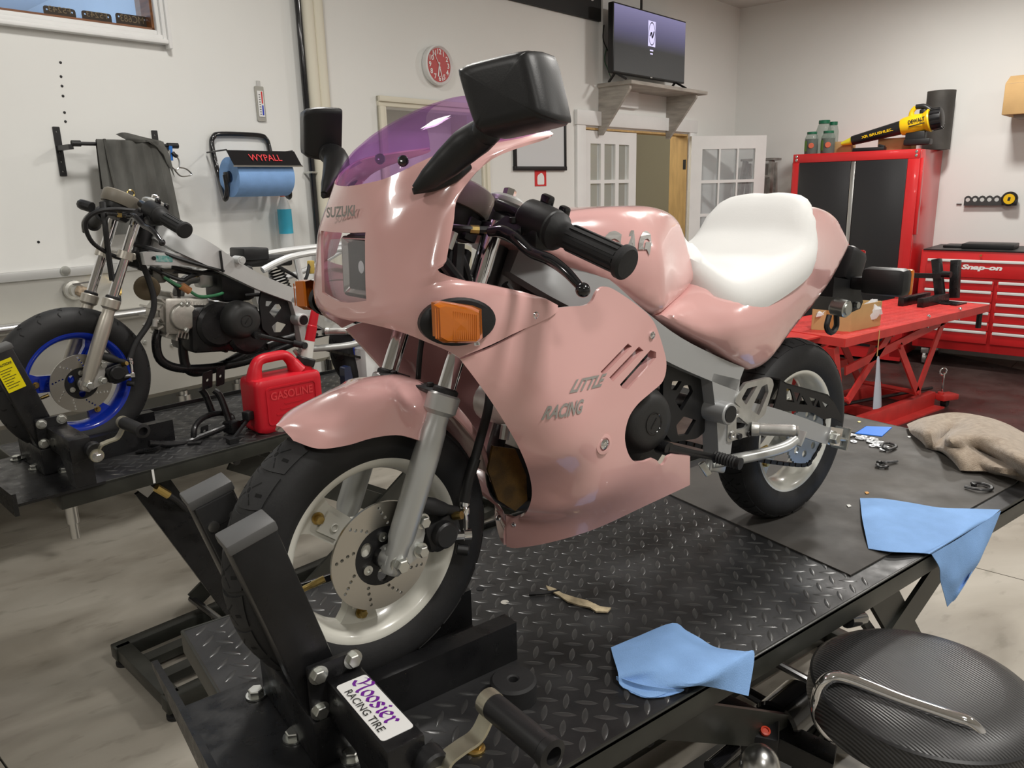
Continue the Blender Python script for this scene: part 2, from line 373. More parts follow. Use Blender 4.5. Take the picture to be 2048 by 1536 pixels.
# window into the office
win = bpy.data.objects.new('window_1', None); COL.objects.link(win); ST(win)
fz, fw_ = wo[2], wo[0] - wi[0]
for k, (d, t) in enumerate(((0, .022), (.35, .034), (.7, .045))):
    a0, a1 = wi[0] + fw_ * d * .0 + fw_ * k * .33, wi[0] + fw_ * (k + 1) * .33
    MB(RF).box(((a0 + a1) / 2, YB - t / 2, (wi[2] - fw_ * k * .33 + WZ1) / 2 - fw_ * .165), (fw_ * .33, t, WZ1 - wi[2] + fw_ * .33 * (2 * k + 1)), bev=.004).obj('frame_side', m_trim, win)
    b0 = wi[2] - fw_ * (k + .5) * .33
    MB(RF).box(((WX0 + wi[0]) / 2 + fw_ * .165 * k, YB - t / 2, b0), (wi[0] - WX0 + fw_ * .33 * k, t, fw_ * .33), bev=.004).obj('frame_bottom', m_trim, win)
MB(RF).box((wi[0] - .006, YB + .07, (wi[2] + WZ1) / 2), (.012, .14, WZ1 - wi[2])).obj('jamb', m_wood, win)
MB(RF).box(((WX0 + wi[0]) / 2, YB + .07, wi[2] + .006), (wi[0] - WX0, .14, .012)).obj('sill', m_wood, win)
MB(RF).box(((WX0 + wi[0]) / 2, YB + .09, (wi[2] + WZ1) / 2), (wi[0] - WX0, .004, WZ1 - wi[2])).obj('pane', glassy('window_glass', (.85, .92, 1.0), .02, .12), win)
m_off = M('office_paint', (0.40, 0.53, 0.68), .7, var=.06, vs_=2)
m_off2 = M('office_wall', (0.34, 0.45, 0.58), .7)
MB(RF).box((WX0 + .3, YB + 2.6, 1.9), (4.2, .05, 2.4)).obj('office_wall', m_off2, win, flat=True)
MB(RF).box((wi[0] + .35, YB + 1.36, 1.9), (.05, 2.44, 2.4)).obj('office_wall', m_off, win, flat=True)
MB(RF).box((WX0 + .3, YB + 1.38, 2.85), (4.2, 2.5, .05)).obj('office_ceiling', m_off, win, flat=True)
for k in range(3): MB(RF).box((WX0 - .2 + k * .62, YB + 1.3, 2.815), (.02, 2.6, .012)).obj('ceiling_bead', m_trim, win)
MB(RF).tube([(WX0 + .62, YB + .35, 2.8), (WX0 + .66, YB + .34, 2.4), (WX0 + .61, YB + .3, 2.0)], .006).obj('blind_cord', m_trim, win)
lo = bpy.data.lights.new('office_lamp', 'POINT'); lo.energy = 25; lo.shadow_soft_size = .3; ol = bpy.data.objects.new('office_lamp', lo); COL.objects.link(ol); ol.location = RF.w((WX0 + .2, YB + 1.4, 2.3))
# number plates on the sill
m_plate = M('plate_brown', (0.035, 0.025, 0.017), .5, metal=.3)
for k, (c0, c1, t0, tx, lb) in enumerate(((85, 150, 10, 'F5243', 'dark number plate on the window sill, farthest from the jamb'), (162, 222, 20, 'F5243', 'dark number plate on the window sill, middle of the three'), (230, 294, 25, 'MC683', 'brown number plate on the window sill, next to the wooden jamb'))):
    a = RF.p(c0, t0, y=YB + .05); c = RF.p(c1, t0 + 9, y=YB + .05); zb = wi[2] + .0125; zt = a[2]; w = c[0] - a[0]
    t = thing('number_plate', lb, 'number plate', 'number plates on the window sill')
    pp = roundpoly(rect(0, 0, w, zt - zb), .012); hl = [circle2((.014, zt - zb - .014), .004, 10), circle2((w - .014, zt - zb - .014), .004, 10)]
    MB(RF).plate(pp, (a[0], YB + .052, zb), (1, 0, 0), (0, 0, 1), .003, hl).obj('plate', m_plate, t)
    tm = MB(RF); text_mesh(tm, tx, (a[0] + w - .02, YB + .048, zb + .02), (-1, 0, 0), (0, 0, 1), .05, 0, fit=(w - .04, (zt - zb) * .55)); tm.obj('lettering', M('plate_relief', (.16, .12, .07), .45, metal=.4), t, flat=True)
    fin(t)
# doorway behind the windscreen
d1 = bpy.data.objects.new('door_1', None); COL.objects.link(d1); ST(d1)
tw = dl[0] - bk(752, 195)[0]
for k, (wd, tt) in enumerate(((tw, .02), (tw * .55, .034))):
    MB(RF).box((DX0 - tw + wd / 2, YB - tt / 2, DZ / 2), (wd, tt, DZ), bev=.003).obj('door_trim', m_cream, d1)
    MB(RF).box((DX1 + tw - wd / 2, YB - tt / 2, DZ / 2), (wd, tt, DZ), bev=.003).obj('door_trim', m_cream, d1)
    MB(RF).box(((DX0 + DX1) / 2, YB - tt / 2, DZ + tw - wd / 2), (DX1 - DX0 + 2 * tw, tt, wd), bev=.003).obj('door_trim', m_cream, d1)
MB(RF).box(((DX0 + DX1) / 2 + .06, YB + .3, DZ / 2), (DX1 - DX0 + .3, .04, DZ + .1)).obj('door_panel', m_trim, d1)
MB(RF).box((DX0 - .02, YB + .2, DZ / 2), (.03, .3, DZ)).obj('jamb', m_cream, d1)
MB(RF).box((DX1 + .02, YB + .2, DZ / 2), (.03, .3, DZ)).obj('jamb', m_cream, d1)
# double door with glazed leaves
d2 = bpy.data.objects.new('door_2', None); COL.objects.link(d2); ST(d2)
hz = bk(1148, 219); ht = bk(1148, 249); he = EX1 + .13
MB(RF).box(((hz[0] + he) / 2, YB - .016, (hz[2] + ht[2]) / 2), (he - hz[0], .032, hz[2] - ht[2]), bev=.003).obj('header_trim', m_trim, d2)
MB(RF).box(((hz[0] + .01 + EX0) / 2, YB - .012, ht[2] / 2), (EX0 - hz[0] - .01, .024, ht[2]), bev=.002).obj('side_trim', m_trim, d2)
MB(RF).box(((he - .01 + EX1) / 2, YB - .012, ht[2] / 2), (he - EX1 - .01, .024, ht[2]), bev=.002).obj('side_trim', m_trim, d2)
MB(RF).box(((EX0 + EX1) / 2, YB + .06, EZ - .008), (EX1 - EX0, .12, .016)).obj('head_jamb', m_pine, d2)
jw = EX1 - .016; MB(RF).box((jw + .008, YB + .09, EZ / 2), (.016, .18, EZ)).obj('hinge_jamb', m_pine, d2)
MB(RF).box((EX0 + .008, YB + .06, EZ / 2), (.016, .12, EZ)).obj('hinge_jamb', m_trim, d2)
m_pane = glassy('door_glass', (.9, .93, .95), .03, .14)
def leaf(fr, w, h, x0, xs_, zs_, name):
    """door leaf in its own frame: x along the leaf, panes between the bars"""
    holes = [rect(a, c, b, d) for (a, b) in xs_ for (c, d) in zs_]
    MB(fr).plate(rect(x0, .012, x0 + w, h), (0, .02, 0), (1, 0, 0), (0, 0, 1), .04, holes).obj(name, m_trim, d2, flat=True)
    for (a, b) in xs_:
        for (c, d) in zs_: MB(fr).box(((a + b) / 2, 0, (c + d) / 2), (b - a, .005, d - c)).obj('pane', m_pane, d2)
lw = bk(1275, 300)[0] - EX0 - .02
zt_, zb_ = bk(1195, 287)[2], bk(1195, 360)[2]; dz_ = zt_ - zb_; gp = bk(1195, 360)[2] - bk(1195, 367)[2]
xs_ = [(bk(a, 300)[0] - EX0 - .018, bk(b, 300)[0] - EX0 - .018) for a, b in ((1183, 1204), (1211, 1233), (1240, 1260))]
zs_ = [(zt_ - k * (dz_ + gp) - dz_, zt_ - k * (dz_ + gp)) for k in range(5) if zt_ - k * (dz_ + gp) - dz_ > .1]
leaf(RF.sub(np.eye(3), (EX0 + .018, YB + .03, 0)), lw, EZ - .02, 0, xs_, zs_, 'door_leaf')
OA = R_(-35)
leaf(RF.sub(rotz(OA), (EX1 - .01, YB - .035, 0)), .79, EZ - .02, 0, [(.115 + k * .192, .115 + k * .192 + .175) for k in range(3)], [(zt_ - .02 - k * (dz_ + gp) - dz_, zt_ - .02 - k * (dz_ + gp)) for k in range(5) if zt_ - .02 - k * (dz_ + gp) - dz_ > .1], 'open_door_leaf')
kn = RF.sub(rotz(OA), (EX1 - .01, YB - .035, 0)); MB(kn).sphere((.73, -.05, 1.0), .028).cyl((.73, -.02, 1.0), (.73, -.05, 1.0), .012).obj('door_knob', m_brass, d2)
for zz in (.25, 1.75): MB(RF).box((EX1 - .012, YB + .02, zz), (.012, .03, .09)).obj('hinge', m_black, d2)
# corridor behind both doorways
m_cor = M('corridor_paint', (0.50, 0.47, 0.38), .7)
wc = MB(RF).box((5.6, YB + 1.35, 1.3), (5.0, .05, 2.6)).obj('wall_corridor', m_cor, flat=True); ST(wc)
ST(MB(RF).box((5.6, YB + .75, 2.6), (5.0, 1.25, .05)).obj('ceiling_corridor', m_cor, flat=True))
ST(MB(RF).box((8.05, YB + .75, 1.3), (.05, 1.25, 2.6)).obj('wall_corridor_end', m_cor, flat=True))
lo = bpy.data.lights.new('corridor_lamp', 'POINT'); lo.energy = 14; lo.shadow_soft_size = .2; lo.color = (1, .93, .8); ol = bpy.data.objects.new('corridor_lamp', lo); COL.objects.link(ol); ol.location = RF.w((5.9, YB + .75, 2.3))
# pipe chase beside the television
pc0, pc1 = bk(1197, 60), bk(1258, 60)
ST(MB(RF).box(((pc0[0] + pc1[0]) / 2 + .05, YB - .02, (2.2 + ZC) / 2), (pc1[0] - pc0[0] + .1, .04, ZC - 2.2)).obj('trim_1', m_trim, flat=True))
ST(MB(RF).box(((RX + DX0 - .15) / 2 + .06, YB - .008, .06), (DX0 - RX - .3, .016, .12)).obj('baseboard_back', m_trim, flat=True))
# ------------------------------------------------------------------ pipes on the back wall
def wpath(pts, off): return [bk(a, b, off) for a, b in pts]
pa, pb = bk(594, 0, .035), bk(638, 495, .035)
t = thing('black_conduit', 'thin black pipe running up the white wall beside the pale pipes', 'pipe')
pz0 = .9; px_ = (pa[0] + pb[0]) / 2
MB(RF).cyl((px_, YB - .035, .2), (px_, YB - .035, ZC), .017, n=12).obj('pipe', m_gloss, t)
cl = bk(617, 345, .03)
MB(RF).tube([(px_ - .03, YB - .005, cl[2]), (px_ - .02, YB - .055, cl[2]), (px_ + .02, YB - .055, cl[2]), (px_ + .1, YB - .02, cl[2]), (px_ + .12, YB - .002, cl[2])], .006, n=6).obj('clamp', m_zinc, t)
fin(t)
for k, (xx, rr, lb) in enumerate(((bk(622, 100, .05)[0], .034, 'cream pipe running up the wall right beside the thin black pipe'), (bk(640, 100, .05)[0], .036, 'cream pipe running up the wall, the farther of the pair from the black pipe'))):
    o = MB(RF).cyl((xx, YB - .045, .004), (xx, YB - .045, ZC - .004), rr, n=16).obj('cream_pipe', m_cream); tag(o, lb, 'pipe', 'pale pipes on the back wall')
# ------------------------------------------------------------------ wall clock
cc = bk(875, 131, .02); cr = (bk(873, 92)[2] - bk(873, 172)[2]) / 2
t = thing('wall_clock', 'round red-faced wall clock with a white rim and white numerals', 'clock')
MB(RF).lathe((cc[0], YB - .002, cc[2]), (0, -1, 0), [(0, 0), (cr * .97, 0), (cr, .01), (cr, .04), (cr * .93, .046), (cr * .84, .03), (0, .03)], 48).obj('rim', m_white, t)
MB(RF).lathe((cc[0], YB - .033, cc[2]), (0, -1, 0), [(0, 0), (cr * .84, 0), (cr * .84, .001), (0, .001)], 40).obj('dial', M('clock_red', (.50, .06, .06), .45), t)
for h in range(1, 13):
    nm = MB(RF)
    a = R_(90 - h * 30); s = str(h); w_ = .026 * len(s)
    text_mesh(nm, s, (cc[0] + cr * .66 * math.cos(a) - w_ * .36, YB - .0355, cc[2] + cr * .66 * math.sin(a) - .013), (1, 0, 0), (0, 0, 1), .042, 0, bold=.001); nm.obj('numeral', m_whp, t, flat=True)
for L, w_, a in ((.58, .008, 192), (.80, .006, 165), (.72, .003, 330)):
    a = R_(a); dv = np.array([math.sin(a), 0, math.cos(a)]); c0 = np.array([cc[0], YB - .037, cc[2]])
    MB(RF).bar(c0 - dv * cr * .14, c0 + dv * cr * L, w_, .002, up=(0, 1, 0)).obj('hand', m_whp, t)
fin(t)
# ------------------------------------------------------------------ thermometer
a, b = bk(512, 172, .01), bk(531, 243, .01); hh = a[2] - b[2]; ww = .05; cx = (a[0] + b[0]) / 2
t = thing('thermometer', 'small clear wall thermometer with a red and blue scale', 'thermometer')
MB(RF).plate(roundpoly(rect(-ww / 2, 0, ww / 2, hh), .006), (cx, YB - .002, b[2]), (1, 0, 0), (0, 0, 1), .008).obj('case', M('clear_grey', (.38, .37, .33), .3), t)
MB(RF).box((cx, YB - .012, b[2] + hh * .5), (ww * .66, .003, hh * .74)).obj('scale_card', m_white, t)
MB(RF).box((cx + .008, YB - .014, b[2] + hh * .68), (.007, .002, hh * .34)).obj('red_scale', m_redp, t)
MB(RF).box((cx + .008, YB - .014, b[2] + hh * .32), (.008, .002, hh * .28)).obj('blue_scale', M('blue_print', (.03, .06, .5), .5), t)
tk = MB(RF)
for k in range(9): tk.box((cx - .006, YB - .014, b[2] + hh * (.2 + .07 * k)), (.008, .002, .003))
tk.obj('tick_mark', m_ink, t)
MB(RF).box((cx, YB - .006, b[2] + hh + .012), (.02, .006, .03)).obj('hanger', m_steel, t); fin(t)
# ------------------------------------------------------------------ towel bar, apron, glasses
a, b = bk(143, 286, .13), bk(343, 292, .13)
bz = (a[2] + b[2]) / 2; bx0, bx1 = a[0], b[0]
t = thing('towel_bar', 'thin black bar on two slotted wall brackets, holding the dark apron', 'rail')
MB(RF).cyl((bx0, YB - .13, bz), (bx1 + .02, YB - .13, bz), .008, n=10).cyl((bx0, YB - .13, bz), (bx0 + .035, YB - .13, bz), .013, n=10).cyl((bx1 - .02, YB - .13, bz), (bx1 + .03, YB - .13, bz), .013, n=10).obj('bar', m_black, t)
for x_ in (bx0 - .006, bx1 - .012):
    MB(RF).plate(roundpoly(rect(-.014, -.13, .014, .075), .004), (x_, YB, bz), (1, 0, 0), (0, 0, 1), .006, [circle2((0, q), .004, 8) for q in (-.11, -.07, -.03, .055)]).obj('bracket', m_black, t)
    MB(RF).box((x_, YB - .07, bz - .014), (.02, .13, .02)).obj('bracket_arm', m_black, t)
fin(t)
ax0, ax1 = bk(193, 300, .13)[0], bk(326, 300, .13)[0]; az = bk(255, 400, .14)[2]
rows = []
for i in range(17):
    v_ = i / 16; row = []
    for j in range(15):
        u_ = j / 14; x_ = ax0 + (ax1 - ax0) * u_ + (v_ * .05 * (u_ - .3))
        f_ = .012 * math.sin(u_ * 15 + v_ * 2) * v_ + .008 * math.sin(u_ * 31)
        row.append((x_, YB - .145 - f_ - .01 * v_, bz + .012 - (bz - az + .16) * v_))
    rows.append(row)
back = []
for i in range(8):
    v_ = i / 7; back.append([(ax0 + .01 + (ax1 - ax0 - .02) * j / 14, YB - .115 + .02 * v_ + .006 * math.sin(j), bz + .012 - .2 * v_) for j in range(15)])
m_apron = M('apron_leather', (0.045, 0.043, 0.038), .75, col2=(.13, .13, .12), vs_=9, stretch=(1, 1, .35), bump=.2, bs=160)
t = thing('leather_apron', 'worn dark grey apron draped over the black wall bar', 'apron')
MB(RF).grid(back[::-1] + rows, .005, 2, 2).obj('cloth', m_apron, t)
f0, f1, f2 = bk(238, 268, .13), bk(262, 276, .13), bk(320, 288, .13)
MB(RF).grid([[(f0[0], YB - .10, f0[2]), (f1[0] - .02, YB - .12, f1[2] + .02), (f1[0] + .06, YB - .13, bz + .03), (f2[0], YB - .14, bz + .018)], [(f0[0] + .02, YB - .13, f0[2] - .02), (f1[0], YB - .15, f1[2]), (f1[0] + .06, YB - .16, bz + .012), (f2[0] + .02, YB - .16, bz - .04)], [(f0[0] + .05, YB - .14, bz + .012), (f1[0] + .03, YB - .155, bz + .01), (f1[0] + .1, YB - .16, bz), (f2[0] + .035, YB - .155, bz - .14)]], .004, 5, 5).obj('folded_strap', m_apron, t)
MB(RF).tube([(ax0 + .03, YB - .152, bz + .02), (ax0 + .032, YB - .165, bz - .1), (ax0 + .05, YB - .17, az - .06)], .006, n=6).obj('seam', m_apron, t); fin(t)
g0, g1, g2, g3 = bk(341, 292, .14), bk(352, 345, .14), bk(383, 350, .14), bk(360, 312, .14)
t = thing('blue_handled_tool', 'small tool with blue grips hooked on the end of the black wall bar', 'tool')
MB(RF).tube([g0, (g0 + bk(342, 320, .14)) / 2, bk(343, 321, .14)], .009, n=8, flat=((0, 1, 0), .6)).obj('grip', M('blue_grip', (.02, .16, .55), .45), t)
MB(RF).tube([bk(345, 305, .145), bk(350, 311, .15), bk(353, 312, .14)], .009, n=8).obj('jaw', m_black, t); fin(t)
t = thing('spectacles', 'thin wire spectacles hanging by one arm from the black wall bar', 'spectacles')
MB(RF).tube([bk(339, 300, .15), bk(341, 325, .15), bk(349, 339, .15), bk(357, 336, .15), bk(358, 322, .15), bk(353, 312, .15)], .0035, n=6).obj('lens_rim', m_steel, t)
MB(RF).tube([bk(349, 340, .15), bk(361, 352, .15), bk(376, 352, .15), bk(383, 348, .15), bk(372, 338, .15), bk(359, 335, .15)], .0035, n=6).obj('temple_arm', m_steel, t); fin(t)
# ------------------------------------------------------------------ paper towel roll holder
q = lambda px, py, off: bk(px, py, off)
za, zb2 = q(424, 290, .03), q(545, 290, .03)
lx, rx = bk(427, 300, .03)[0], bk(541, 300, .03)[0]; tz = bk(480, 269, .03)[2]
rc = bk(470, 360, .19); R0 = .094; rl0, rl1 = RF.p(455, 350, y=YB - .19)[0], RF.p(571, 350, y=YB - .19)[0]; rz = RF.p(512, 354, y=YB - .19)[2]
t = thing('paper_roll_holder', 'black tubular wall holder carrying the big blue paper roll', 'dispenser')
MB(RF).tube([(rl0 - .012, YB - .19, rz + .01), (rl0 - .012, YB - .195, rz - .06), (rl0 - .018, YB - .17, rz - .10), (lx, YB - .05, rz + .01), (lx, YB - .02, tz - .06), (lx + .015, YB - .018, tz - .015), (lx + .06, YB - .018, tz), (rx - .06, YB - .018, tz), (rx - .015, YB - .018, tz - .015), (rx, YB - .02, tz - .06), (rx, YB - .05, rz + .01), (rl1 + .018, YB - .17, rz - .10), (rl1 + .012, YB - .195, rz - .06), (rl1 + .012, YB - .19, rz + .01)], .0125, n=12, k=6).obj('bent_tube', m_gloss, t)
for x_ in (rl0 - .004, rl1 + .004): MB(RF).box((x_, YB - .19, rz), (.02, .035, .05), bev=.005).obj('roll_hub', m_black, t)
k0, k1, k2 = RF.p(452, 301, y=YB - .25), RF.p(591, 323, y=YB - .30), RF.p(462, 322, y=YB - .30)
bh = .085
MB(RF).grid([[(k0[0], YB - .25, k0[2]), (k0[0] + .37, YB - .25, k0[2])], [(k0[0] + .008, YB - .29, k0[2] - .065), (k0[0] + .378, YB - .29, k0[2] - .065)], [(k0[0] + .01, YB - .292, k0[2] - .07), (k0[0] + .382, YB - .292, k0[2] - .07)]], .004).obj('tear_bar', m_gloss, t)
MB(RF).tube([(k0[0] + .005, YB - .296, k0[2] - .072), (k0[0] + .384, YB - .296, k0[2] - .072)], .004, n=6, k=1).obj('bar_lip', m_steel, t)
tm = MB(RF); nrm = unit((0, -.065, -.04)); text_mesh(tm, 'WYPALL', (k0[0] + .10, YB - .284, k0[2] - .05), (1, 0, 0), unit((0, .04, .065)), .05, .006, fit=(.175, .036), bold=.0005); tm.obj('lettering', M('wyp_red', (.75, .06, .07), .5), t, flat=True)
for s_, x_ in ((0, lx), (1, rx)): MB(RF).tube([(x_ - .03 if not s_ else x_ + .02, YB - .02, tz - .09), (k0[0] + .002 + s_ * .36, YB - .25, k0[2] + .004)], .004, n=6, k=1).obj('wire_arm', m_black, t)
fin(t)
t = thing('paper_roll', 'large blue paper towel roll on the black wall holder', 'paper roll')
MB(RF).lathe((rl0 + .008, YB - .19, rz), (1, 0, 0), [(.03, 0), (R0, 0), (R0, rl1 - rl0 - .016), (.03, rl1 - rl0 - .016)], 40, closed=True).obj('roll', m_blue, t)
fl_ = [[(rl0 + .03 + (rl1 - rl0 - .1) * j / 10, YB - .19 - (R0 + .002) * math.cos(R_(a_)), rz + (R0 + .002) * math.sin(R_(a_)) - (.006 * math.sin(j * 1.7) if i == 4 else 0)) for j in range(11)] for i, a_ in enumerate((80, 66, 54, 44, 34))]
MB(RF).grid(fl_, .0012, 2, 2).obj('loose_sheet', m_blue, t); fin(t)
# ------------------------------------------------------------------ spray bottle
s0 = bk(573, 467, .06); s1 = bk(573, 372, .06); sx = s0[0]; sh = s1[2] - s0[2]; sr = .036
t = thing('spray_bottle', 'spray bottle half full of blue liquid, with a red-orange trigger', 'bottle')
sb = RF.p(573, 500, y=YB - .06)[2]
B_ = sb; e_ = lambda px_y: RF.p(573, px_y, y=YB - .06)[2]
m_bot = glassy('bottle_plastic', (.82, .84, .84), .35, .55)
MB(RF).lathe((sx, YB - .06, B_), (0, 0, 1), [(0, 0), (sr, 0), (sr * 1.02, .01), (sr, e_(420) - B_), (sr * .8, e_(408) - B_), (sr * .5, e_(398) - B_), (sr * .45, e_(391) - B_), (0, e_(391) - B_)], 28).obj('bottle', m_bot, t)
MB(RF).lathe((sx, YB - .06, e_(467)), (0, 0, 1), [(0, 0), (sr * 1.03, .0), (sr * 1.03, e_(418) - e_(467)), (0, e_(418) - e_(467))], 28).obj('liquid', M('blue_liquid', (.05, .42, .60), .25), t)
MB(RF).lathe((sx, YB - .06, e_(393)), (0, 0, 1), [(0, 0), (.017, 0), (.017, e_(383) - e_(393)), (0, e_(383) - e_(393))], 16).box((sx + .01, YB - .06, e_(377)), (.055, .022, .02), rotx(0), bev=.005).box((sx + .04, YB - .06, e_(376)), (.02, .014, .014), bev=.003).box((sx + .025, YB - .06, e_(384)), (.012, .014, .035), roty(.5), bev=.003).obj('trigger_head', M('orange_red', (.70, .10, .03), .4), t); fin(t)
# ------------------------------------------------------------------ banner sign, whiteboard, extinguisher sign
b0, b1 = bk(1000, 0, .02), bk(1284, 30, .02); bl = bk(1228, 50, .02); zbn = bl[2]
t = thing('banner_sign', 'long black wall sign with white lettering, cut off above the television', 'sign')
MB(RF).box(((b0[0] - 1.2 + b1[0]) / 2, YB - .012, zbn + .24), (b1[0] - b0[0] + 1.2, .024, .48)).obj('board', M('sign_black', (.012, .012, .012), .6, bump=.1, bs=60), t)
tm = MB(RF); x0 = bk(1172, 12, .03)[0]; text_mesh(tm, 'a time', (x0, YB - .026, zbn + .13), (1, 0, 0), (0, 0, 1), .26, 0, bold=.006, fit=(bk(1268, 14, .03)[0] - x0, .2)); tm.obj('lettering', m_whp, t, flat=True)
tm = MB(RF); text_mesh(tm, 'one project at', (x0 - 1.75, YB - .026, zbn + .20), (1, 0, 0), (0, 0, 1), .26, 0, bold=.006, fit=(1.62, .2)) if 0 else None
fin(t)
a, b = bk(1028, 232, .01), bk(1130, 338, .01); wz0, wz1 = bk(1127, 337, .01)[2], bk(1128, 234, .01)[2]; wx0, wx1 = bk(1030, 330, .01)[0], bk(1129, 300, .01)[0]
t = thing('whiteboard', 'small whiteboard in a thin black frame above the red sign', 'whiteboard')
MB(RF).box(((wx0 + wx1) / 2, YB - .008, (wz0 + wz1) / 2), (wx1 - wx0, .012, wz1 - wz0)).obj('board', M('board_white', (.66, .68, .70), .2), t)
for (c, s_) in ((((wx0 + wx1) / 2, YB - .012, wz0), (wx1 - wx0 + .03, .024, .03)), (((wx0 + wx1) / 2, YB - .012, wz1), (wx1 - wx0 + .03, .024, .02)), ((wx0, YB - .012, (wz0 + wz1) / 2), (.02, .024, wz1 - wz0)), ((wx1, YB - .012, (wz0 + wz1) / 2), (.02, .024, wz1 - wz0))): MB(RF).box(c, s_, bev=.003).obj('frame', m_black, t)
fin(t)
a, b = bk(1069, 341), bk(1092, 372); w_, h_ = b[0] - a[0], a[2] - b[2]
t = thing('extinguisher_sign', 'small red wall sign with a white fire extinguisher symbol', 'sign')
MB(RF).box(((a[0] + b[0]) / 2, YB - .002, (a[2] + b[2]) / 2), (w_, .004, h_)).obj('plate', m_redp, t)
MB(RF).plate(roundpoly([(-.3 * w_, .1 * h_), (.3 * w_, .1 * h_), (.3 * w_, .6 * h_), (.2 * w_, .78 * h_), (.05 * w_, .86 * h_), (-.22 * w_, .72 * h_), (-.3 * w_, .6 * h_)], .01), ((a[0] + b[0]) / 2, YB - .004, b[2]), (1, 0, 0), (0, 0, 1), .001).obj('symbol', m_whp, t); fin(t)
# ------------------------------------------------------------------ television on its shelf
SD = .32
sl, srr = bk(1198, 168), bk(1360, 240)
fl0 = RF.p(1250, 161, y=YB - SD); fr0 = RF.p(1412, 186, y=YB - SD); sz = (fl0[2] + fr0[2]) / 2
t = thing('television_shelf', 'grey weathered wooden wall shelf under the television', 'shelf')
m_gw = M('weathered_wood', (.40, .37, .33), .7, var=.18, vs_=7, stretch=(1, 1, 6), bump=.2, bs=60)
X0, X1 = bk(1198, 165)[0], fr0[0]
MB(RF).box(((X0 + X1) / 2, YB - SD / 2 - .003, sz), (X1 - X0 + .06, SD, .03), bev=.006).obj('board', m_gw, t)
for x_ in (X0 + .02, X1 - .10): MB(RF).plate([(0, 0), (SD - .03, 0), (SD - .03, -.03), (.03, -.36), (0, -.36)], (x_, YB - .002, sz - .015), (0, -1, 0), (0, 0, 1), .03).obj('bracket', m_gw, t)
fin(t)
ty = YB - .20
c00, c10, c01 = RF.p(1224, 146, y=ty), RF.p(1368, 166, y=ty), RF.p(1229, 10, y=ty)
t = thing('television', 'flat black television on the wall shelf, screen lit violet at the top', 'television')
tx0, tx1 = (c00[0] + c01[0]) / 2, (c10[0] + RF.p(1373, 37, y=ty)[0]) / 2; tz0, tz1 = (c00[2] + c10[2]) / 2, (c01[2] + RF.p(1373, 37, y=ty)[2]) / 2
MB(RF).box(((tx0 + tx1) / 2, ty + .025, (tz0 + tz1) / 2), (tx1 - tx0, .05, tz1 - tz0), bev=.006).obj('case', m_black, t)
m_scr = bpy.data.materials.new('screen_glow'); m_scr.use_nodes = True
n_ = m_scr.node_tree.nodes; l_ = m_scr.node_tree.links; bb = n_['Principled BSDF']; tc = n_.new('ShaderNodeTexCoord'); sp = n_.new('ShaderNodeSeparateXYZ'); rp = n_.new('ShaderNodeValToRGB')
l_.new(tc.outputs['Generated'], sp.inputs[0]); l_.new(sp.outputs[2], rp.inputs[0]); e_0 = rp.color_ramp.elements; e_0[0].position = .42; e_0[0].color = (.022, .022, .022, 1); e_0[1].position = 1; e_0[1].color = (.13, .12, .21, 1)
x_ = rp.color_ramp.elements.new(.66); x_.color = (.062, .058, .105, 1)
bb.inputs['Base Color'].default_value = (.01, .01, .01, 1); bb.inputs['Roughness'].default_value = .15; l_.new(rp.outputs[0], bb.inputs['Emission Color']); bb.inputs['Emission Strength'].default_value = 1.0
scr = MB(RF).box(((tx0 + tx1) / 2, ty - .001, (tz0 + tz1) / 2), (tx1 - tx0 - .02, .003, tz1 - tz0 - .024)).obj('screen', m_scr, t)
pcx = RF.p(1303, 68, y=ty); pw, ph = .11, .19
m_pic = M('lit_picture', (.42, .40, .60), .4, emit=.8); m_pin = M('picture_ink', (.02, .02, .03), .5)
MB(RF).box((pcx[0], ty - .0035, pcx[2]), (pw, .001, ph)).obj('picture', m_pic, t)
MB(RF).plate(circle2((0, 0), pw * .46, 28, ph * .46), (pcx[0], ty - .0045, pcx[2]), (1, 0, 0), (0, 0, 1), .0004, [circle2((0, 0), pw * .42, 28, ph * .42)[::-1]]).tube([(pcx[0] - .03, ty - .005, pcx[2] - .02), (pcx[0] - .01, ty - .005, pcx[2] + .01), (pcx[0] + .005, ty - .005, pcx[2] - .03), (pcx[0] + .03, ty - .005, pcx[2] + .02)], .005, n=5).obj('picture_lines', m_pin, t)
for k in range(2): MB(RF).box((pcx[0], ty - .0035, pcx[2] - ph * .5 - .03 - .025 * k), (.05 - .012 * k, .001, .010)).obj('caption_line', m_pic, t)
MB(RF).box(((tx0 + tx1) / 2, ty - .002, tz0 + .006), (.03, .004, .008)).obj('badge', m_steel, t)
for x_ in (tx0 + .06, tx1 - .12):
    MB(RF).bar((x_, ty + .02, tz0 + .005), (x_ - .03, ty - .10, sz + .018), .014, .014).bar((x_, ty + .02, tz0 + .005), (x_ + .03, ty + .1, sz + .018), .014, .014).obj('foot', m_black, t)
fin(t)
tag(MB(RF).tube([bk(1208, 50, .045), bk(1206, 75, .05), bk(1211, 92, .06), bk(1226, 118, .1)], .005, n=6).obj('television_cable', m_black), 'thin black cable hanging down the wall beside the television', 'cable')
tag(MB(RF).tube([bk(1213, 96, .05), bk(1209, 120, .05), bk(1216, 140, .07), bk(1222, 156, .1)], .004, n=6).obj('green_cable', M('green_cable', (.05, .13, .07), .5)), 'thin green cable hanging beside the television', 'cable')
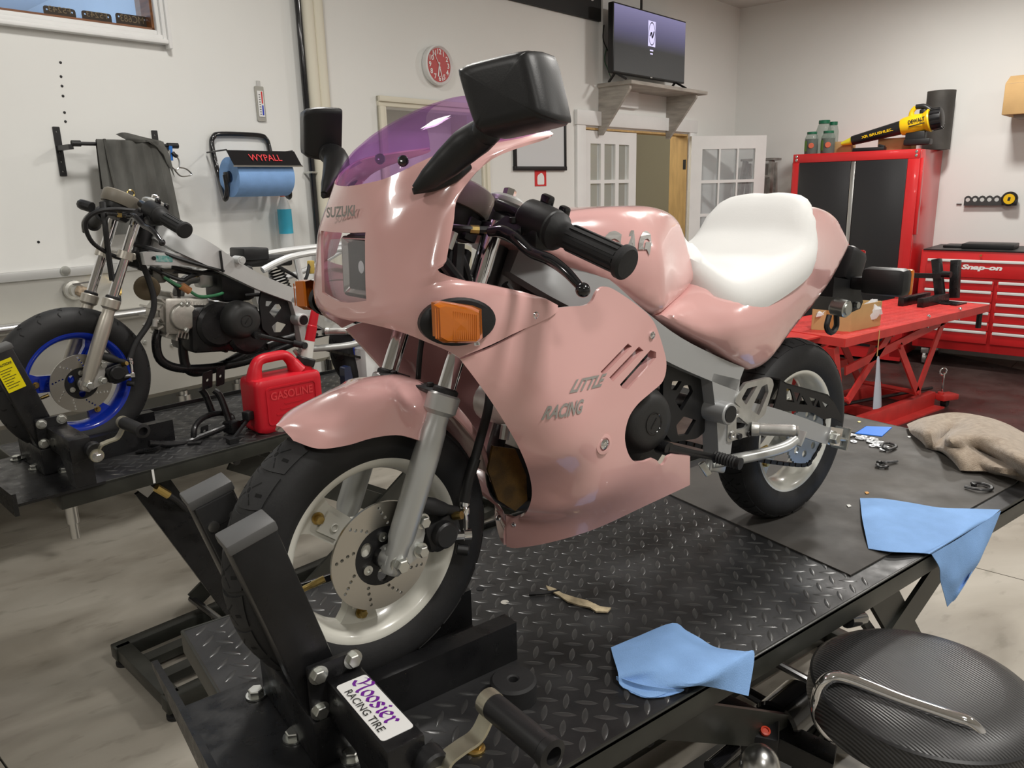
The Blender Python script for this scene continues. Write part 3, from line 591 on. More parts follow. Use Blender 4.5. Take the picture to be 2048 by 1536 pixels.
# ------------------------------------------------------------------ stainless trough along the back wall
t = thing('steel_trough', 'long stainless steel trough fixed along the back wall behind the bare motorcycle', 'trough')
a = bk(0, 547, .02)[2]; z1 = a; z2 = bk(0, 566, .02)[2]; zl = RF.p(0, 640, y=YB - .05)[2]
tx0, tx1 = -3.2, bk(640, 640, .2)[0]
MB(RF).box(((tx0 + tx1) / 2, YB - .014, (z1 + z2) / 2), (tx1 - tx0, .028, z1 - z2), bev=.003).obj('wall_rail', M('dull_white_metal', (.50, .50, .49), .45, metal=.3), t)
MB(RF).box(((tx0 + tx1) / 2, YB - .008, (z2 + zl) / 2 - .1), (tx1 - tx0, .016, z2 - zl + .2)).obj('splash_panel', m_galv, t)
zr = RF.p(200, 634, y=YB - .28)[2]
MB(RF).cyl((tx0, YB - .30, zr), (tx1, YB - .30, zr), .022, n=14).obj('rolled_lip', m_steel, t)
MB(RF).box(((tx0 + tx1) / 2, YB - .16, zr - .02), (tx1 - tx0, .28, .01)).obj('ledge', m_galv, t)
zb3 = RF.p(350, 795, y=YB - .30)[2]
MB(RF).grid([[(tx0, YB - .285, zr - .02), (tx1, YB - .285, zr - .02)], [(tx0, YB - .27, zr - .1), (tx1, YB - .27, zr - .1)], [(tx0, YB - .26, zb3 + .03), (tx1, YB - .26, zb3 + .03)], [(tx0, YB - .2, zb3), (tx1, YB - .2, zb3)], [(tx0, YB - .02, zb3), (tx1, YB - .02, zb3)]], .004).obj('front_panel', m_galv, t, ang=20)
MB(RF).cyl((tx1 - .002, YB - .02, zb3), (tx1, YB - .02, zb3), .01).box((tx1, YB - .14, (zr + zb3) / 2), (.006, .26, zr - zb3 - .02)).obj('end_plate', m_galv, t)
for px_ in (367, 100, 480):
    x_ = RF.p(px_, 790, y=YB - .2)[0]
    MB(RF).cyl((x_, YB - .2, zb3 - .30), (x_, YB - .2, zb3), .022, n=12).cyl((x_, YB - .2, zb3 - .12), (x_, YB - .2, zb3 - .02), .034, n=12).obj('drain_pipe', m_steel, t)
for (px_, py_) in ((290, 685), (212, 718), (345, 690), (75, 765)):
    c = RF.p(px_, py_, y=YB - .275); MB(RF).lathe(c, (0, -1, 0), [(0, 0), (.010, 0), (.008, .005), (0, .006)], 10).obj('rivet', m_zinc, t)
c = RF.p(131, 542, y=YB - .03); MB(RF).lathe(c, (0, -1, 0), [(0, 0), (.022, 0), (.018, .008), (0, .01)], 14).obj('rivet', m_zinc, t)
fin(t)
t = thing('wall_hydrant', 'corroded brass tap stub on the steel trough behind the bare motorcycle fork', 'tap')
c = RF.p(148, 580, y=YB - .03); m_cor2 = M('corroded_brass', (.42, .33, .24), .55, metal=.5, var=.4, vs_=60)
MB(RF).lathe(c, (0, -1, 0), [(0, .0), (.045, .0), (.042, .012), (.03, .016), (.03, .05), (0, .05)], 16).obj('flange', m_galv, t)
MB(RF).cyl(c + np.array([.0, -.04, 0]), c + np.array([.05, -.09, -.02]), .024, n=10).obj('valve_body', m_cor2, t)
MB(RF).bar(c + np.array([-.02, -.05, .03]), c + np.array([.05, -.06, .035]), .012, .006).obj('valve_handle', m_steel, t); fin(t)
t = thing('air_hose', 'short dark hose with a brass coupling hanging behind the bare motorcycle fork', 'hose')
MB(RF).tube([RF.p(236, 592, y=YB - .2), RF.p(236, 606, y=YB - .22), RF.p(226, 626, y=YB - .28), RF.p(222, 640, y=YB - .33)], .012, n=8).obj('hose', m_rubber, t)
MB(RF).cyl(RF.p(236, 565, y=YB - .17), RF.p(236, 592, y=YB - .2), .012, n=10).cyl(RF.p(235, 575, y=YB - .18), RF.p(236, 588, y=YB - .19), .017, n=8).obj('coupling', m_brass, t)
MB(RF).cyl(RF.p(236, 565, y=YB - .17), RF.p(236, 565, y=YB - .012), .01, n=8).obj('pipe_stub', m_brass, t); fin(t)
for (px_, py_, k) in ((121, 125, 0), (122, 153, 0), (124, 172, 0), (126, 192, 0), (129, 225, 0), (131, 243, 0), (77, 484, 0)):
    c = bk(px_, py_); tag(MB(RF).lathe(c, (0, -1, 0), [(0, .0001), (.006, .0001), (.005, .003), (0, .004)], 8).obj('wall_screw', m_black), 'tiny black screw head in the white wall left of the apron', 'screw', 'screws in the back wall')
# ------------------------------------------------------------------ lifts
m_deck = M('deck_black', (0.020, 0.020, 0.021), 0.40, var=.5, vs_=7, rvar=.14, bump=.12, bs=120)
m_lug = M('deck_lug', (0.060, 0.060, 0.060), 0.28, metal=.3)
m_mat = M('mat_rubber', (0.044, 0.041, 0.038), 0.62, col2=(.085, .078, .070), vs_=3.5, rvar=.14, bump=.15, bs=80)
m_olive = M('lift_edge', (0.030, 0.031, 0.026), 0.36, var=.3, vs_=10)
def lugs(fr, x0, x1, y0, y1, z, s, mat, parent, skip=None, h=.0016, near=True):
    mb = MB(fr); k = math.sqrt(.5); L, w = s * .62, s * .155; rnd = random.Random(3)
    prof = [(-1, 0), (-.72, .55), (-.3, .95), (0.0, 1.0), (.3, .95), (.72, .55), (1, 0)]
    n = int(max(x1 - x0, y1 - y0) / s * 1.2) + 3; cx, cy = (x0 + x1) / 2, (y0 + y1) / 2; P, F = [], []
    for i in range(-n, n):
        for j in range(-n, n):
            a, b = i * s, j * s; x, y = cx + (a - b) * k, cy + (a + b) * k
            if not (x0 + s * .5 < x < x1 - s * .5 and y0 + s * .5 < y < y1 - s * .5) or (skip and skip(x, y)): continue
            d = np.array([k, k]) if (i + j) % 2 else np.array([k, -k]); e = np.array([-d[1], d[0]]); c = np.array([x, y]); o = len(P)
            for t, wd in prof:
                q = c + d * L * t
                P.append((*(q + e * w * wd), z)); P.append((*q, z + h * min(1, wd * 1.6))); P.append((*(q - e * w * wd), z))
            for m in range(6):
                a0 = o + m * 3; F += [(a0, a0 + 1, a0 + 4, a0 + 3), (a0 + 1, a0 + 2, a0 + 5, a0 + 4)]
    return mb.add(P, [f[::-1] for f in F]).obj('tread_lug', mat, parent, kind='stuff', ang=60)
def scissor(fr, t, y0, y1, x0, x1, ztop, zbot, mat, w=.055, th=.010):
    for y in (y0, y1):
        MB(fr).bar((x0, y, zbot), (x1, y, ztop), th, w, up=(0, 0, 1)).obj('scissor_arm', mat, t)
        MB(fr).bar((x0, y + .014, ztop), (x1, y + .014, zbot), th, w, up=(0, 0, 1)).obj('scissor_arm', mat, t)
    for (x, z) in ((x0, zbot), (x1, zbot), (x0, ztop), (x1, ztop), ((x0 + x1) / 2, (ztop + zbot) / 2)):
        MB(fr).cyl((x, y0 - .02, z), (x, y1 + .02, z), .013, n=10).obj('cross_shaft', m_gloss if mat is not m_redl else mat, t)
def base_frame(fr, t, x0, x1, y0, y1, zf, mat, zh=.05):
    for y in (y0, y1): MB(fr).box(((x0 + x1) / 2, y, zf + zh / 2 + .03), (x1 - x0, .05, zh), bev=.004).obj('base_rail', mat, t)
    for x in (x0 + .03, x1 - .03): MB(fr).box((x, (y0 + y1) / 2, zf + zh / 2 + .03), (.05, y1 - y0, zh), bev=.004).obj('base_cross', mat, t)
    for x in (x0 + .03, x1 - .03):
        for y in (y0, y1): MB(fr).lathe((x, y, zf + .0005), (0, 0, 1), [(0, 0), (.028, 0), (.028, .012), (.012, .016), (.012, .032), (0, .032)], 14).obj('levelling_foot', m_rubber, t)
def vise(fr, t, label_fn=None, flip=1):
    """wheel clamp in a lift frame whose x is the wheel axle position and z the deck"""
    p = lambda pts: [np.array(q) for q in pts]
    # base plate in front of the wheel, flange plate, jaws, screw arm, crank
    MB(fr).plate(roundpoly([(-.25, -.30), (-.25, .13), (-.13, .13), (-.085, .02), (-.04, -.13), (-.04, -.30)], .004), (0, 0, .0005), (1, 0, 0), (0, 1, 0), .007).obj('base_plate', m_blackm, t)
    MB(fr).add([(-.252, .285, .000), (-.252, .11, -.012), (-.252, -.33, -.012), (-.252, -.33, .045), (-.252, .11, .030), (-.252, .285, .010), (-.262, .285, .000), (-.262, .11, -.012), (-.262, -.33, -.012), (-.262, -.33, .045), (-.262, .11, .030), (-.262, .285, .010)],
        [(0, 1, 4, 5), (1, 2, 3, 4), (11, 10, 7, 6), (10, 9, 8, 7), (5, 4, 10, 11), (4, 3, 9, 10), (6, 7, 1, 0), (7, 8, 2, 1), (0, 5, 11, 6), (3, 2, 8, 9)]).obj('flange', m_blackm, t)
    for (x, y) in ((-.139, -.047), (-.09, -.137), (-.150, .084)):
        hexbolt(MB(fr), (x, y, .008), (0, 0, 1), .012, .013).obj('base_bolt', m_zinc, t)
    MB(fr).box((-.1, -.02, .045), (.075, .22, .074), bev=.004).obj('base_housing', m_blackm, t)
    for sgn in (-1, 1):
        y = sgn * .088
        top, bot = np.array([-.184, y, .365]), np.array([-.085, y, .015]); d = unit(top - bot)
        MB(fr).bar(bot, top, .048, .062, up=(1, 0, .3), bev=.004).obj('jaw_post', m_blackm, t)
        MB(fr).bar(top - d * .012, top + d * .003, .051, .066, up=(1, 0, .3), bev=.003).obj('end_cap', M('cap_grey', (.10, .10, .10), .5), t)
        pad = MB(fr); yi = y - sgn * .026
        pad.bar(bot + d * .12 + np.array([0, yi - y, 0]), top - d * .01 + np.array([0, yi - y, 0]), .008, .056, up=(1, 0, .3), bev=.002)
        pad.obj('rubber_pad', m_rubber, t)
        for k in range(7):
            c = top - d * (.05 + .03 * k) + np.array([0, yi - y - sgn * .0045, 0]); MB(fr).bar(c - unit(np.cross(d, (0, 1, 0))) * .024, c + unit(np.cross(d, (0, 1, 0))) * .024, .003, .006, up=d).obj('pad_rib', m_rubber, t)
        for k in (-1, 1):
            c = top - d * .045 + unit(np.cross(d, (0, 1, 0))) * .016 * k + np.array([0, yi - y - sgn * .004, 0]); MB(fr).lathe(c, (0, -sgn, 0), [(0, 0), (.008, 0), (.008, .003), (0, .004)], 12).obj('pad_screw', m_steel, t)
    MB(fr).plate(roundpoly([(-.137, .085), (-.062, .085), (-.062, .165), (-.137, .165)], .004), (0, -.122, 0), (1, 0, 0), (0, 0, 1), .008).obj('arm_flange', m_blackm, t)
    for (x, z) in ((-.124, .152), (-.074, .155), (-.126, .098)): hexbolt(MB(fr), (x, -.130, z), (0, -1, 0), .010, .010).obj('flange_bolt', m_zinc, t)
    MB(fr).box((-.088, -.215, .108), (.052, .18, .062), bev=.004).obj('screw_arm', m_blackm, t)
    MB(fr).add([(-.113, -.300, .078), (-.063, -.300, .078), (-.063, -.300, .008), (-.113, -.300, .008), (-.113, -.21, .078), (-.063, -.21, .078), (-.063, -.26, .008), (-.113, -.26, .008)], [(0, 1, 2, 3), (7, 6, 5, 4), (0, 3, 7, 4), (1, 5, 6, 2), (3, 2, 6, 7), (4, 5, 1, 0)]).obj('arm_leg', m_blackm, t)
    MB(fr).cyl((-.062, -.302, .104), (-.062, -.330, .104), .021, n=20, bev=.003).obj('bearing', m_black, t)
    c = np.array([-.062, -.332, .104])
    m_cr = M('crank_zinc', (.56, .53, .42), .35, metal=.9, var=.1, vs_=30)
    pts = [(-.062, -.334, .092), (-.052, -.334, .116), (-.030, -.334, .123), (-.008, -.334, .127), (.006, -.334, .144), (.014, -.334, .163)]
    P = catmull(pts, 5); rows = [[q + np.array([0, .014, 0]), q + np.array([0, -.010, 0])] for q in P]
    MB(fr).grid(rows, .004).lathe(np.array(pts[0]) + np.array([0, 0, .0]), (0, -1, 0), [(0, -.012), (.017, -.012), (.017, .004), (0, .004)], 18).lathe(np.array(pts[-1]) + np.array([0, .004, 0]), (0, -1, 0), [(0, -.004), (.017, -.004), (.017, .012), (0, .012)], 18).obj('crank_lever', m_cr, t)
    hexbolt(MB(fr), (-.062, -.336, .090), (0, -1, 0), .010, .016).obj('crank_nut', m_steel, t)
    g0 = np.array([.014, -.340, .163])
    MB(fr).lathe(g0, (.05, -1, -.02), [(0, 0), (.0165, 0), (.0165, .096), (.0185, .098), (.0185, .108), (.011, .110), (.009, .095), (0, .095)], 20).obj('crank_grip', m_black, t)
def rails(fr, t, x0=-.10, x1=.237, yin=.052):
    for s in (-1, 1):
        y = s * yin + (0 if s > 0 else -.034)
        MB(fr).plate([(0, 0), (0, .07), (.034, .07), (.034, 0)], (x1, y, .0005), (0, 1, 0), (0, 0, 1), -(x1 - x0)).obj('wheel_rail', m_blackm, t)
def lift(fr, t, x0, x1, y0, y1, skip, zf, lx1):
    MB(fr).box(((x0 + x1) / 2, (y0 + y1) / 2, -.003), (x1 - x0, y1 - y0, .006)).obj('deck', m_deck, t)
    for y, s in ((y0, -1), (y1, 1)): MB(fr).box(((x0 + x1) / 2, y - s * .003, -.022), (x1 - x0, .006, .046), bev=.0015).obj('side_skirt', m_olive, t)
    MB(fr).box(((x0 + x1) / 2 + .1, y1 + .004, -.008), (x1 - x0 - .2, .008, .044), bev=.0015).obj('far_lip', m_blackm, t)
    for x in (x0, x1): MB(fr).box((x, (y0 + y1) / 2, -.022), (.006, y1 - y0, .045), bev=.0015).obj('end_skirt', m_olive, t)
    lugs(fr, x0, lx1, y0, y1, .0, .031, m_lug, t, skip=skip)
    vise(fr, t); rails(fr, t)
    scissor(fr, t, y0 + .06, y1 - .07, .35, 1.45, -.06, zf + .12, m_olive, .07)
    base_frame(fr, t, .05, 1.85, y0 + .09, y1 - .09, zf, m_olive)
    for y in (-.02, .12): MB(fr).box((.95, y, zf + .035), (1.7, .05, .03)).obj('base_rail', m_olive, t)
t = thing('motorcycle_lift', 'black diamond-plate lift table under the pink motorcycle', 'lift table')
x0, x1, y0, y1 = -.192, 1.955, -.331, .372
lift(TF, t, x0, x1, y0, y1, lambda x, y: (x < -.03 and y < .12) or (abs(y) < .10 and -.12 < x < .24), -HT, .96)
for (x, y) in ((.321, .15), (.329, .077)): MB(TF).lathe((x, y, .0004), (0, 0, 1), [(0, 0), (.008, 0), (.008, .0006), (0, .0006)], 14).obj('deck_hole', m_dark if y > .1 else M('hole_light', (.5, .48, .43), .6), t)
MB(TF).bar((1.06, -.262, -.06), (1.36, -.262, -.42), .012, .085, up=(0, 0, 1)).obj('support_leg', m_olive, t)
for dx in (0, .07): MB(TF).bar((.96 + dx, -.25, -.06), (1.22 + dx, -.24, -.33 + dx * .6), .014, .018, up=(0, 0, 1)).obj('brace', m_black, t)
for k in range(2): MB(TF).cyl((.28 + .05 * k, -.30, -.07), (.52 + .05 * k, -.05, -.30), .011, n=10).obj('stay_rod', m_gloss, t)
MB(TF).cyl((.86, -.318, -.055), (.94, -.305, -.085), .014, n=14).obj('safety_bar', m_gloss, t)
fin(t)
lab = thing('tire_sticker', 'white sticker with purple blackletter lettering on the black clamp arm', 'sticker')
MB(TF).plate(roundpoly([(-.110, -.286), (-.066, -.286), (-.066, -.152), (-.110, -.152)], .006), (0, 0, .1392), (1, 0, 0), (0, 1, 0), .0006).obj('sheet', m_whp, lab)
# blackletter word drawn with a broad nib held at 45 degrees
GL = {'H': [[(0, .9), (.25, 1.05), (.35, .8), (.3, .35), (.1, .1)], [(-.12, .35), (.1, .1), (.35, .05)], [(.35, .55), (.75, .75)], [(.6, 1.1), (.85, .95), (.8, .5), (.85, .0), (1.0, -.12)]],
      'o': [[(.1, .55), (.05, .2), (.3, 0)], [(.3, .68), (.1, .55)], [(.3, .68), (.52, .5), (.5, .15), (.3, 0)]],
      's': [[(.5, .55), (.3, .68), (.1, .5), (.45, .25), (.35, .05), (.1, .0), (.0, .1)]],
      'i': [[(.1, .62), (.2, .5), (.18, .1), (.32, -.02)], [(.16, .9), (.26, .82)]],
      'e': [[(.1, .55), (.05, .2), (.3, 0), (.5, .12)], [(.1, .55), (.32, .68), (.48, .5), (.12, .3)]],
      'r': [[(.06, .62), (.18, .5), (.16, .1), (.3, -.04)], [(.2, .5), (.4, .66), (.55, .52)]]}
def blackletter(mb, word, o, u, w, size, nib):
    x = 0.0; N = np.array([nib * .72, nib * .72]); u, w, o = np.array(u), np.array(w), np.array(o); d = unit(np.cross(u, w)) * .0003
    adv = {'H': 1.12, 'o': .66, 's': .62, 'i': .40, 'e': .62, 'r': .6}
    for ch in word:
        for stk in GL[ch]:
            P = [(np.array(q) + (x, 0)) for q in (catmull(np.array(stk), 3) if len(stk) > 2 else stk)]
            for a, b in zip(P[:-1], P[1:]):
                qd = [a - N / 2, b - N / 2, b + N / 2, a + N / 2]
                area = (qd[1][0] - qd[0][0]) * (qd[2][1] - qd[0][1]) - (qd[1][1] - qd[0][1]) * (qd[2][0] - qd[0][0])
                if area < 0: qd = qd[::-1]
                mb.add([o + u * (q[0] * size) + w * (q[1] * size) + d for q in qd], [(0, 1, 2, 3)])
        x += adv[ch]
    return mb
# the word runs from the clamp towards the crank (along -y), letters upright towards +x
blackletter(MB(TF), 'Hoosier', (-.0905, -.160, .1400), (0, -1, 0), (1, 0, 0), .0225, .20).obj('lettering', M('purple_print', (.16, .01, .30), .5), lab, flat=True)
text_mesh(MB(TF), 'RACING TIRE', (-.1065, -.172, .1402), (0, -1, 0), (1, 0, 0), .012, fit=(.098, .0105)).obj('small_lettering', m_ink, lab, flat=True)
fin(lab)
# rubber mat and the loose things on the deck
o = MB(TF).plate([(.968, .235), (.93, -.279), (1.69, -.279), (1.93, -.25), (1.945, .33), (1.0, .33)], (0, 0, .0005), (1, 0, 0), (0, 1, 0), .003).obj('rubber_mat', m_mat)
tag(o, 'thin scuffed dark rubber mat on the deck under the rear wheel of the pink motorcycle', 'mat')
# ------------------------------------------------------------------ stool
m_vinyl = bpy.data.materials.new('carbon_vinyl'); m_vinyl.use_nodes = True
def _vin():
    n = m_vinyl.node_tree.nodes; L = m_vinyl.node_tree.links; b = n['Principled BSDF']; b.inputs['Base Color'].default_value = (.022, .022, .023, 1); b.inputs['Roughness'].default_value = .36
    tc = n.new('ShaderNodeTexCoord'); w = n.new('ShaderNodeTexWave'); w.wave_type = 'BANDS'; w.bands_direction = 'DIAGONAL'; w.inputs['Scale'].default_value = 75; w.inputs['Distortion'].default_value = 0
    mp = n.new('ShaderNodeMapping'); mp.inputs['Rotation'].default_value = (0, 0, 1.0); L.new(tc.outputs['Object'], mp.inputs[0]); L.new(mp.outputs[0], w.inputs[0])
    r = n.new('ShaderNodeValToRGB'); r.color_ramp.elements[0].color = (.012, .012, .012, 1); r.color_ramp.elements[1].color = (.06, .06, .062, 1); L.new(w.outputs[0], r.inputs[0]); L.new(r.outputs[0], b.inputs['Base Color'])
    bp = n.new('ShaderNodeBump'); bp.inputs['Strength'].default_value = .5; bp.inputs['Distance'].default_value = .0012; L.new(w.outputs[0], bp.inputs['Height']); L.new(bp.outputs[0], b.inputs['Normal'])
_vin()
sc_ = np.array([.842, -.478, HT - .165]); SR = .190
t = thing('shop_stool', 'round stool with ribbed black vinyl seat and chrome handle bar beside the black lift', 'stool')
MB().lathe(sc_, (0, 0, 1), [(0, .092), (.06, .0915), (.12, .088), (.155, .080), (SR - .012, .068), (SR - .004, .060)], 64).obj('seat_top', m_vinyl, t, ang=60)
MB().lathe(sc_, (0, 0, 1), [(SR - .004, .058), (SR, .045), (SR + .002, .02), (SR - .002, .0), (SR - .02, -.006), (0, -.006)], 64).obj('seat_side', m_vinyl, t)
MB().lathe(sc_ + np.array([0, 0, .059]), (0, 0, 1), [(SR - .006, -.003), (SR - .0015, 0), (SR - .006, .003), (SR - .010, 0)], 64, closed=True).obj('piping', m_black, t)
MB().lathe(sc_ + np.array([0, 0, -.03]), (0, 0, 1), [(0, 0), (.09, 0), (.12, .012), (.12, .024), (0, .024)], 32).obj('seat_plate', m_black, t)
H_ = [TF.p(1632, 1455, z=-.22), TF.p(1630, 1400, z=-.13), TF.p(1660, 1362, z=-.072), TF.p(1720, 1366, z=-.068), TF.p(1800, 1400, z=-.068), TF.p(1900, 1432, z=-.068), TF.p(1955, 1455, z=-.075), TF.p(1972, 1500, z=-.12), TF.p(1968, 1560, z=-.2)]
cen = sc_[:2]
def ring(a, r, z): return (cen[0] + r * math.cos(a), cen[1] + r * math.sin(a), sc_[2] + z)
hp = [TF.p(*q, z=zz) for q, zz in (((1700, 1476), -.195), ((1660, 1470), -.205), ((1637, 1440), -.175), ((1634, 1400), -.125), ((1650, 1362), -.082), ((1690, 1356), -.072), ((1800, 1398), -.072), ((1900, 1432), -.072), ((1945, 1450), -.078), ((1972, 1490), -.11), ((1972, 1545), -.175), ((1940, 1600), -.215), ((1880, 1600), -.215))]
MB(TF).tube([q - np.array([0, 0, HT]) if 0 else (q[0], q[1], q[2]) for q in hp], .0105, n=14, k=6).obj('handle_bar', m_chrome, t)
MB().cyl(sc_ + np.array([0, 0, -.03]), sc_ + np.array([0, 0, -.33]), .024, n=18).obj('gas_post', m_chrome, t)
MB().lathe((sc_[0], sc_[1], .06), (0, 0, 1), [(0, 0), (.05, 0), (.045, .06), (.03, .28), (0, .28)], 20).obj('hub', m_black, t)
MB().lathe((sc_[0], sc_[1], .24), (0, 0, 1), [(.19, 0), (.201, .011), (.19, .022), (.179, .011)], 40, closed=True).obj('foot_ring', m_chrome, t)
for k in range(5):
    a = 2 * math.pi * k / 5 + .4; e = (sc_[0] + .27 * math.cos(a), sc_[1] + .27 * math.sin(a))
    lg = MB().bar((sc_[0], sc_[1], .11), (*e, .075), .045, .03, bev=.006).bar((sc_[0], sc_[1], .25), (sc_[0] + .19 * math.cos(a), sc_[1] + .19 * math.sin(a), .25), .012, .012).obj('leg', m_black, t)
    MB().cyl((e[0] - .012, e[1], .028), (e[0] + .012, e[1], .028), .0275, n=16, bev=.004).cyl((*e, .03), (*e, .075), .008, n=8).obj('caster', m_black, t)
fin(t)
# ------------------------------------------------------------------ panel tools for moulded bodywork
def tps(ctrl):
    A = np.array([(q[0], q[2]) for q in ctrl]); yv = np.array([q[1] for q in ctrl]); n = len(A)
    U = lambda d2: np.where(d2 > 1e-14, d2 * np.log(d2 + 1e-14), 0)
    K = U(((A[:, None] - A[None]) ** 2).sum(-1)) + np.eye(n) * 2e-4; Pm = np.concatenate([np.ones((n, 1)), A], 1)
    L = np.block([[K, Pm], [Pm.T, np.zeros((3, 3))]]); w = np.linalg.solve(L, np.concatenate([yv, np.zeros(3)]))
    def S(x, z):
        x = np.atleast_1d(x); z = np.atleast_1d(z); B = np.stack([x, z], -1)
        return U(((B[:, None] - A[None]) ** 2).sum(-1)) @ w[:n] + w[n] + B @ w[n + 1:]
    return S
def unp(fr, S, px, py, y=-.14):
    for _ in range(25):
        P = fr.p(px, py, y=y); y = .4 * y + .6 * float(np.clip(S(P[0], P[2])[0], -.26, .0))
    return fr.p(px, py, y=y)
def curve2(pts, k=5, closed=True):
    """outline: (a, b) smooth, (a, b, 1) corner"""
    n = len(pts); co = [i for i in range(n) if len(pts[i]) > 2]
    P = [np.array(q[:2], float) for q in pts]
    if not co: return catmull(P, k, True)
    out = []; 
    for a, b in zip(co, co[1:] + [co[0] + n]):
        seg = [P[i % n] for i in range(a, b + 1)]
        out += list(catmull(seg, k if len(seg) > 2 else 3)[:-1])
    return np.array(out)
def segdist(Q, poly):
    poly = np.asarray(poly); d = np.full(len(Q), 9.0)
    for i in range(len(poly)):
        a, b = poly[i - 1], poly[i]; ab = b - a; t = np.clip(((Q - a) @ ab) / (ab @ ab + 1e-18), 0, 1); d = np.minimum(d, np.linalg.norm(Q - a - t[:, None] * ab, axis=1))
    return d
def sheet(fr, outline, ctrl, holes=(), step=.012, rnd=0.0, k=5):
    S = tps([fr.p(a, b, y=c) for a, b, c in ctrl])
    O = np.array([unp(fr, S, *q)[[0, 2]] for q in curve2(outline, k)])
    Hs = [np.array([unp(fr, S, *q)[[0, 2]] for q in curve2(h, k)]) for h in holes]
    lo, hi = O.min(0), O.max(0)
    G = np.stack(np.meshgrid(np.arange(lo[0], hi[0], step), np.arange(lo[1], hi[1], step)), -1).reshape(-1, 2)
    G[:, 0] += (np.round((G[:, 1] - lo[1]) / step) % 2) * step / 2
    inn = [G[inpoly(G, O)]]
    inn[0] = inn[0][segdist(inn[0], O) > max(step * .6, rnd * 1.05)]
    if rnd:
        ar = O - np.roll(O, 1, 0); nx = np.roll(O, -1, 0) - np.roll(O, 1, 0); N = np.stack([-nx[:, 1], nx[:, 0]], -1); N /= np.linalg.norm(N, axis=1)[:, None] + 1e-12
        if not inpoly(O[:1] + N[:1] * 1e-4, O)[0]: N = -N
        for f in (.06, .2, .45, .75, 1.0):
            q = O + N * rnd * f; q = q[inpoly(q, O)]; q = q[segdist(q, O) > rnd * f * .93]; inn.append(q[::2] if f > .5 else q)
    I = np.concatenate(inn)
    for h in Hs: I = I[~inpoly(I, h)]; I = I[segdist(I, h) > step * .3]
    P, F = cdt(O, Hs, I)
    y = S(P[:, 0], P[:, 1])
    if rnd:
        d = np.minimum(segdist(P, O) / rnd, 1); y = y + rnd * (1 - np.sqrt(np.maximum(0, 1 - (1 - d) ** 2)))
    y = np.clip(y, -.26, -.0005)
    f2 = []
    for f in F:   # outward normal towards -y
        a, b, c = P[f[0]], P[f[1]], P[f[2]]
        f2.append(f if (b[0] - a[0]) * (c[1] - a[1]) - (b[1] - a[1]) * (c[0] - a[0]) > 0 else f[::-1])
    return np.stack([P[:, 0], y, P[:, 1]], -1), f2
def shell(mb, P, F, th, mirror=False):
    if mirror: P = P * np.array([1, -1, 1]); F = [f[::-1] for f in F]
    N = np.zeros_like(P)
    for f in F:
        n_ = np.cross(P[f[1]] - P[f[0]], P[f[2]] - P[f[0]])
        for i in f: N[i] += n_
    N /= np.linalg.norm(N, axis=1)[:, None] + 1e-12; n = len(P)
    FF = list(F) + [tuple(i + n for i in f[::-1]) for f in F]
    ed = {(f[i], f[(i + 1) % len(f)]) for f in F for i in range(len(f))}
    FF += [(b, a, a + n, b + n) for (a, b) in ed if (b, a) not in ed]
    return mb.add(np.concatenate([P, P - N * th]), FF)
def slab(mb, P, F):
    """left skin mirrored to the right, the outline bridged: a closed body"""
    n = len(P); ed = {(f[i], f[(i + 1) % len(f)]) for f in F for i in range(len(f))}
    FF = list(F) + [tuple(i + n for i in f[::-1]) for f in F] + [(b, a, a + n, b + n) for (a, b) in ed if (b, a) not in ed]
    return mb.add(np.concatenate([P, P * np.array([1, -1, 1])]), FF)
def surf(fr, ctrl):
    S = tps([fr.p(a, b, y=c) for a, b, c in ctrl]); return lambda px, py, off=0.0: unp(fr, S, px, py) + np.array([0, -off, 0])
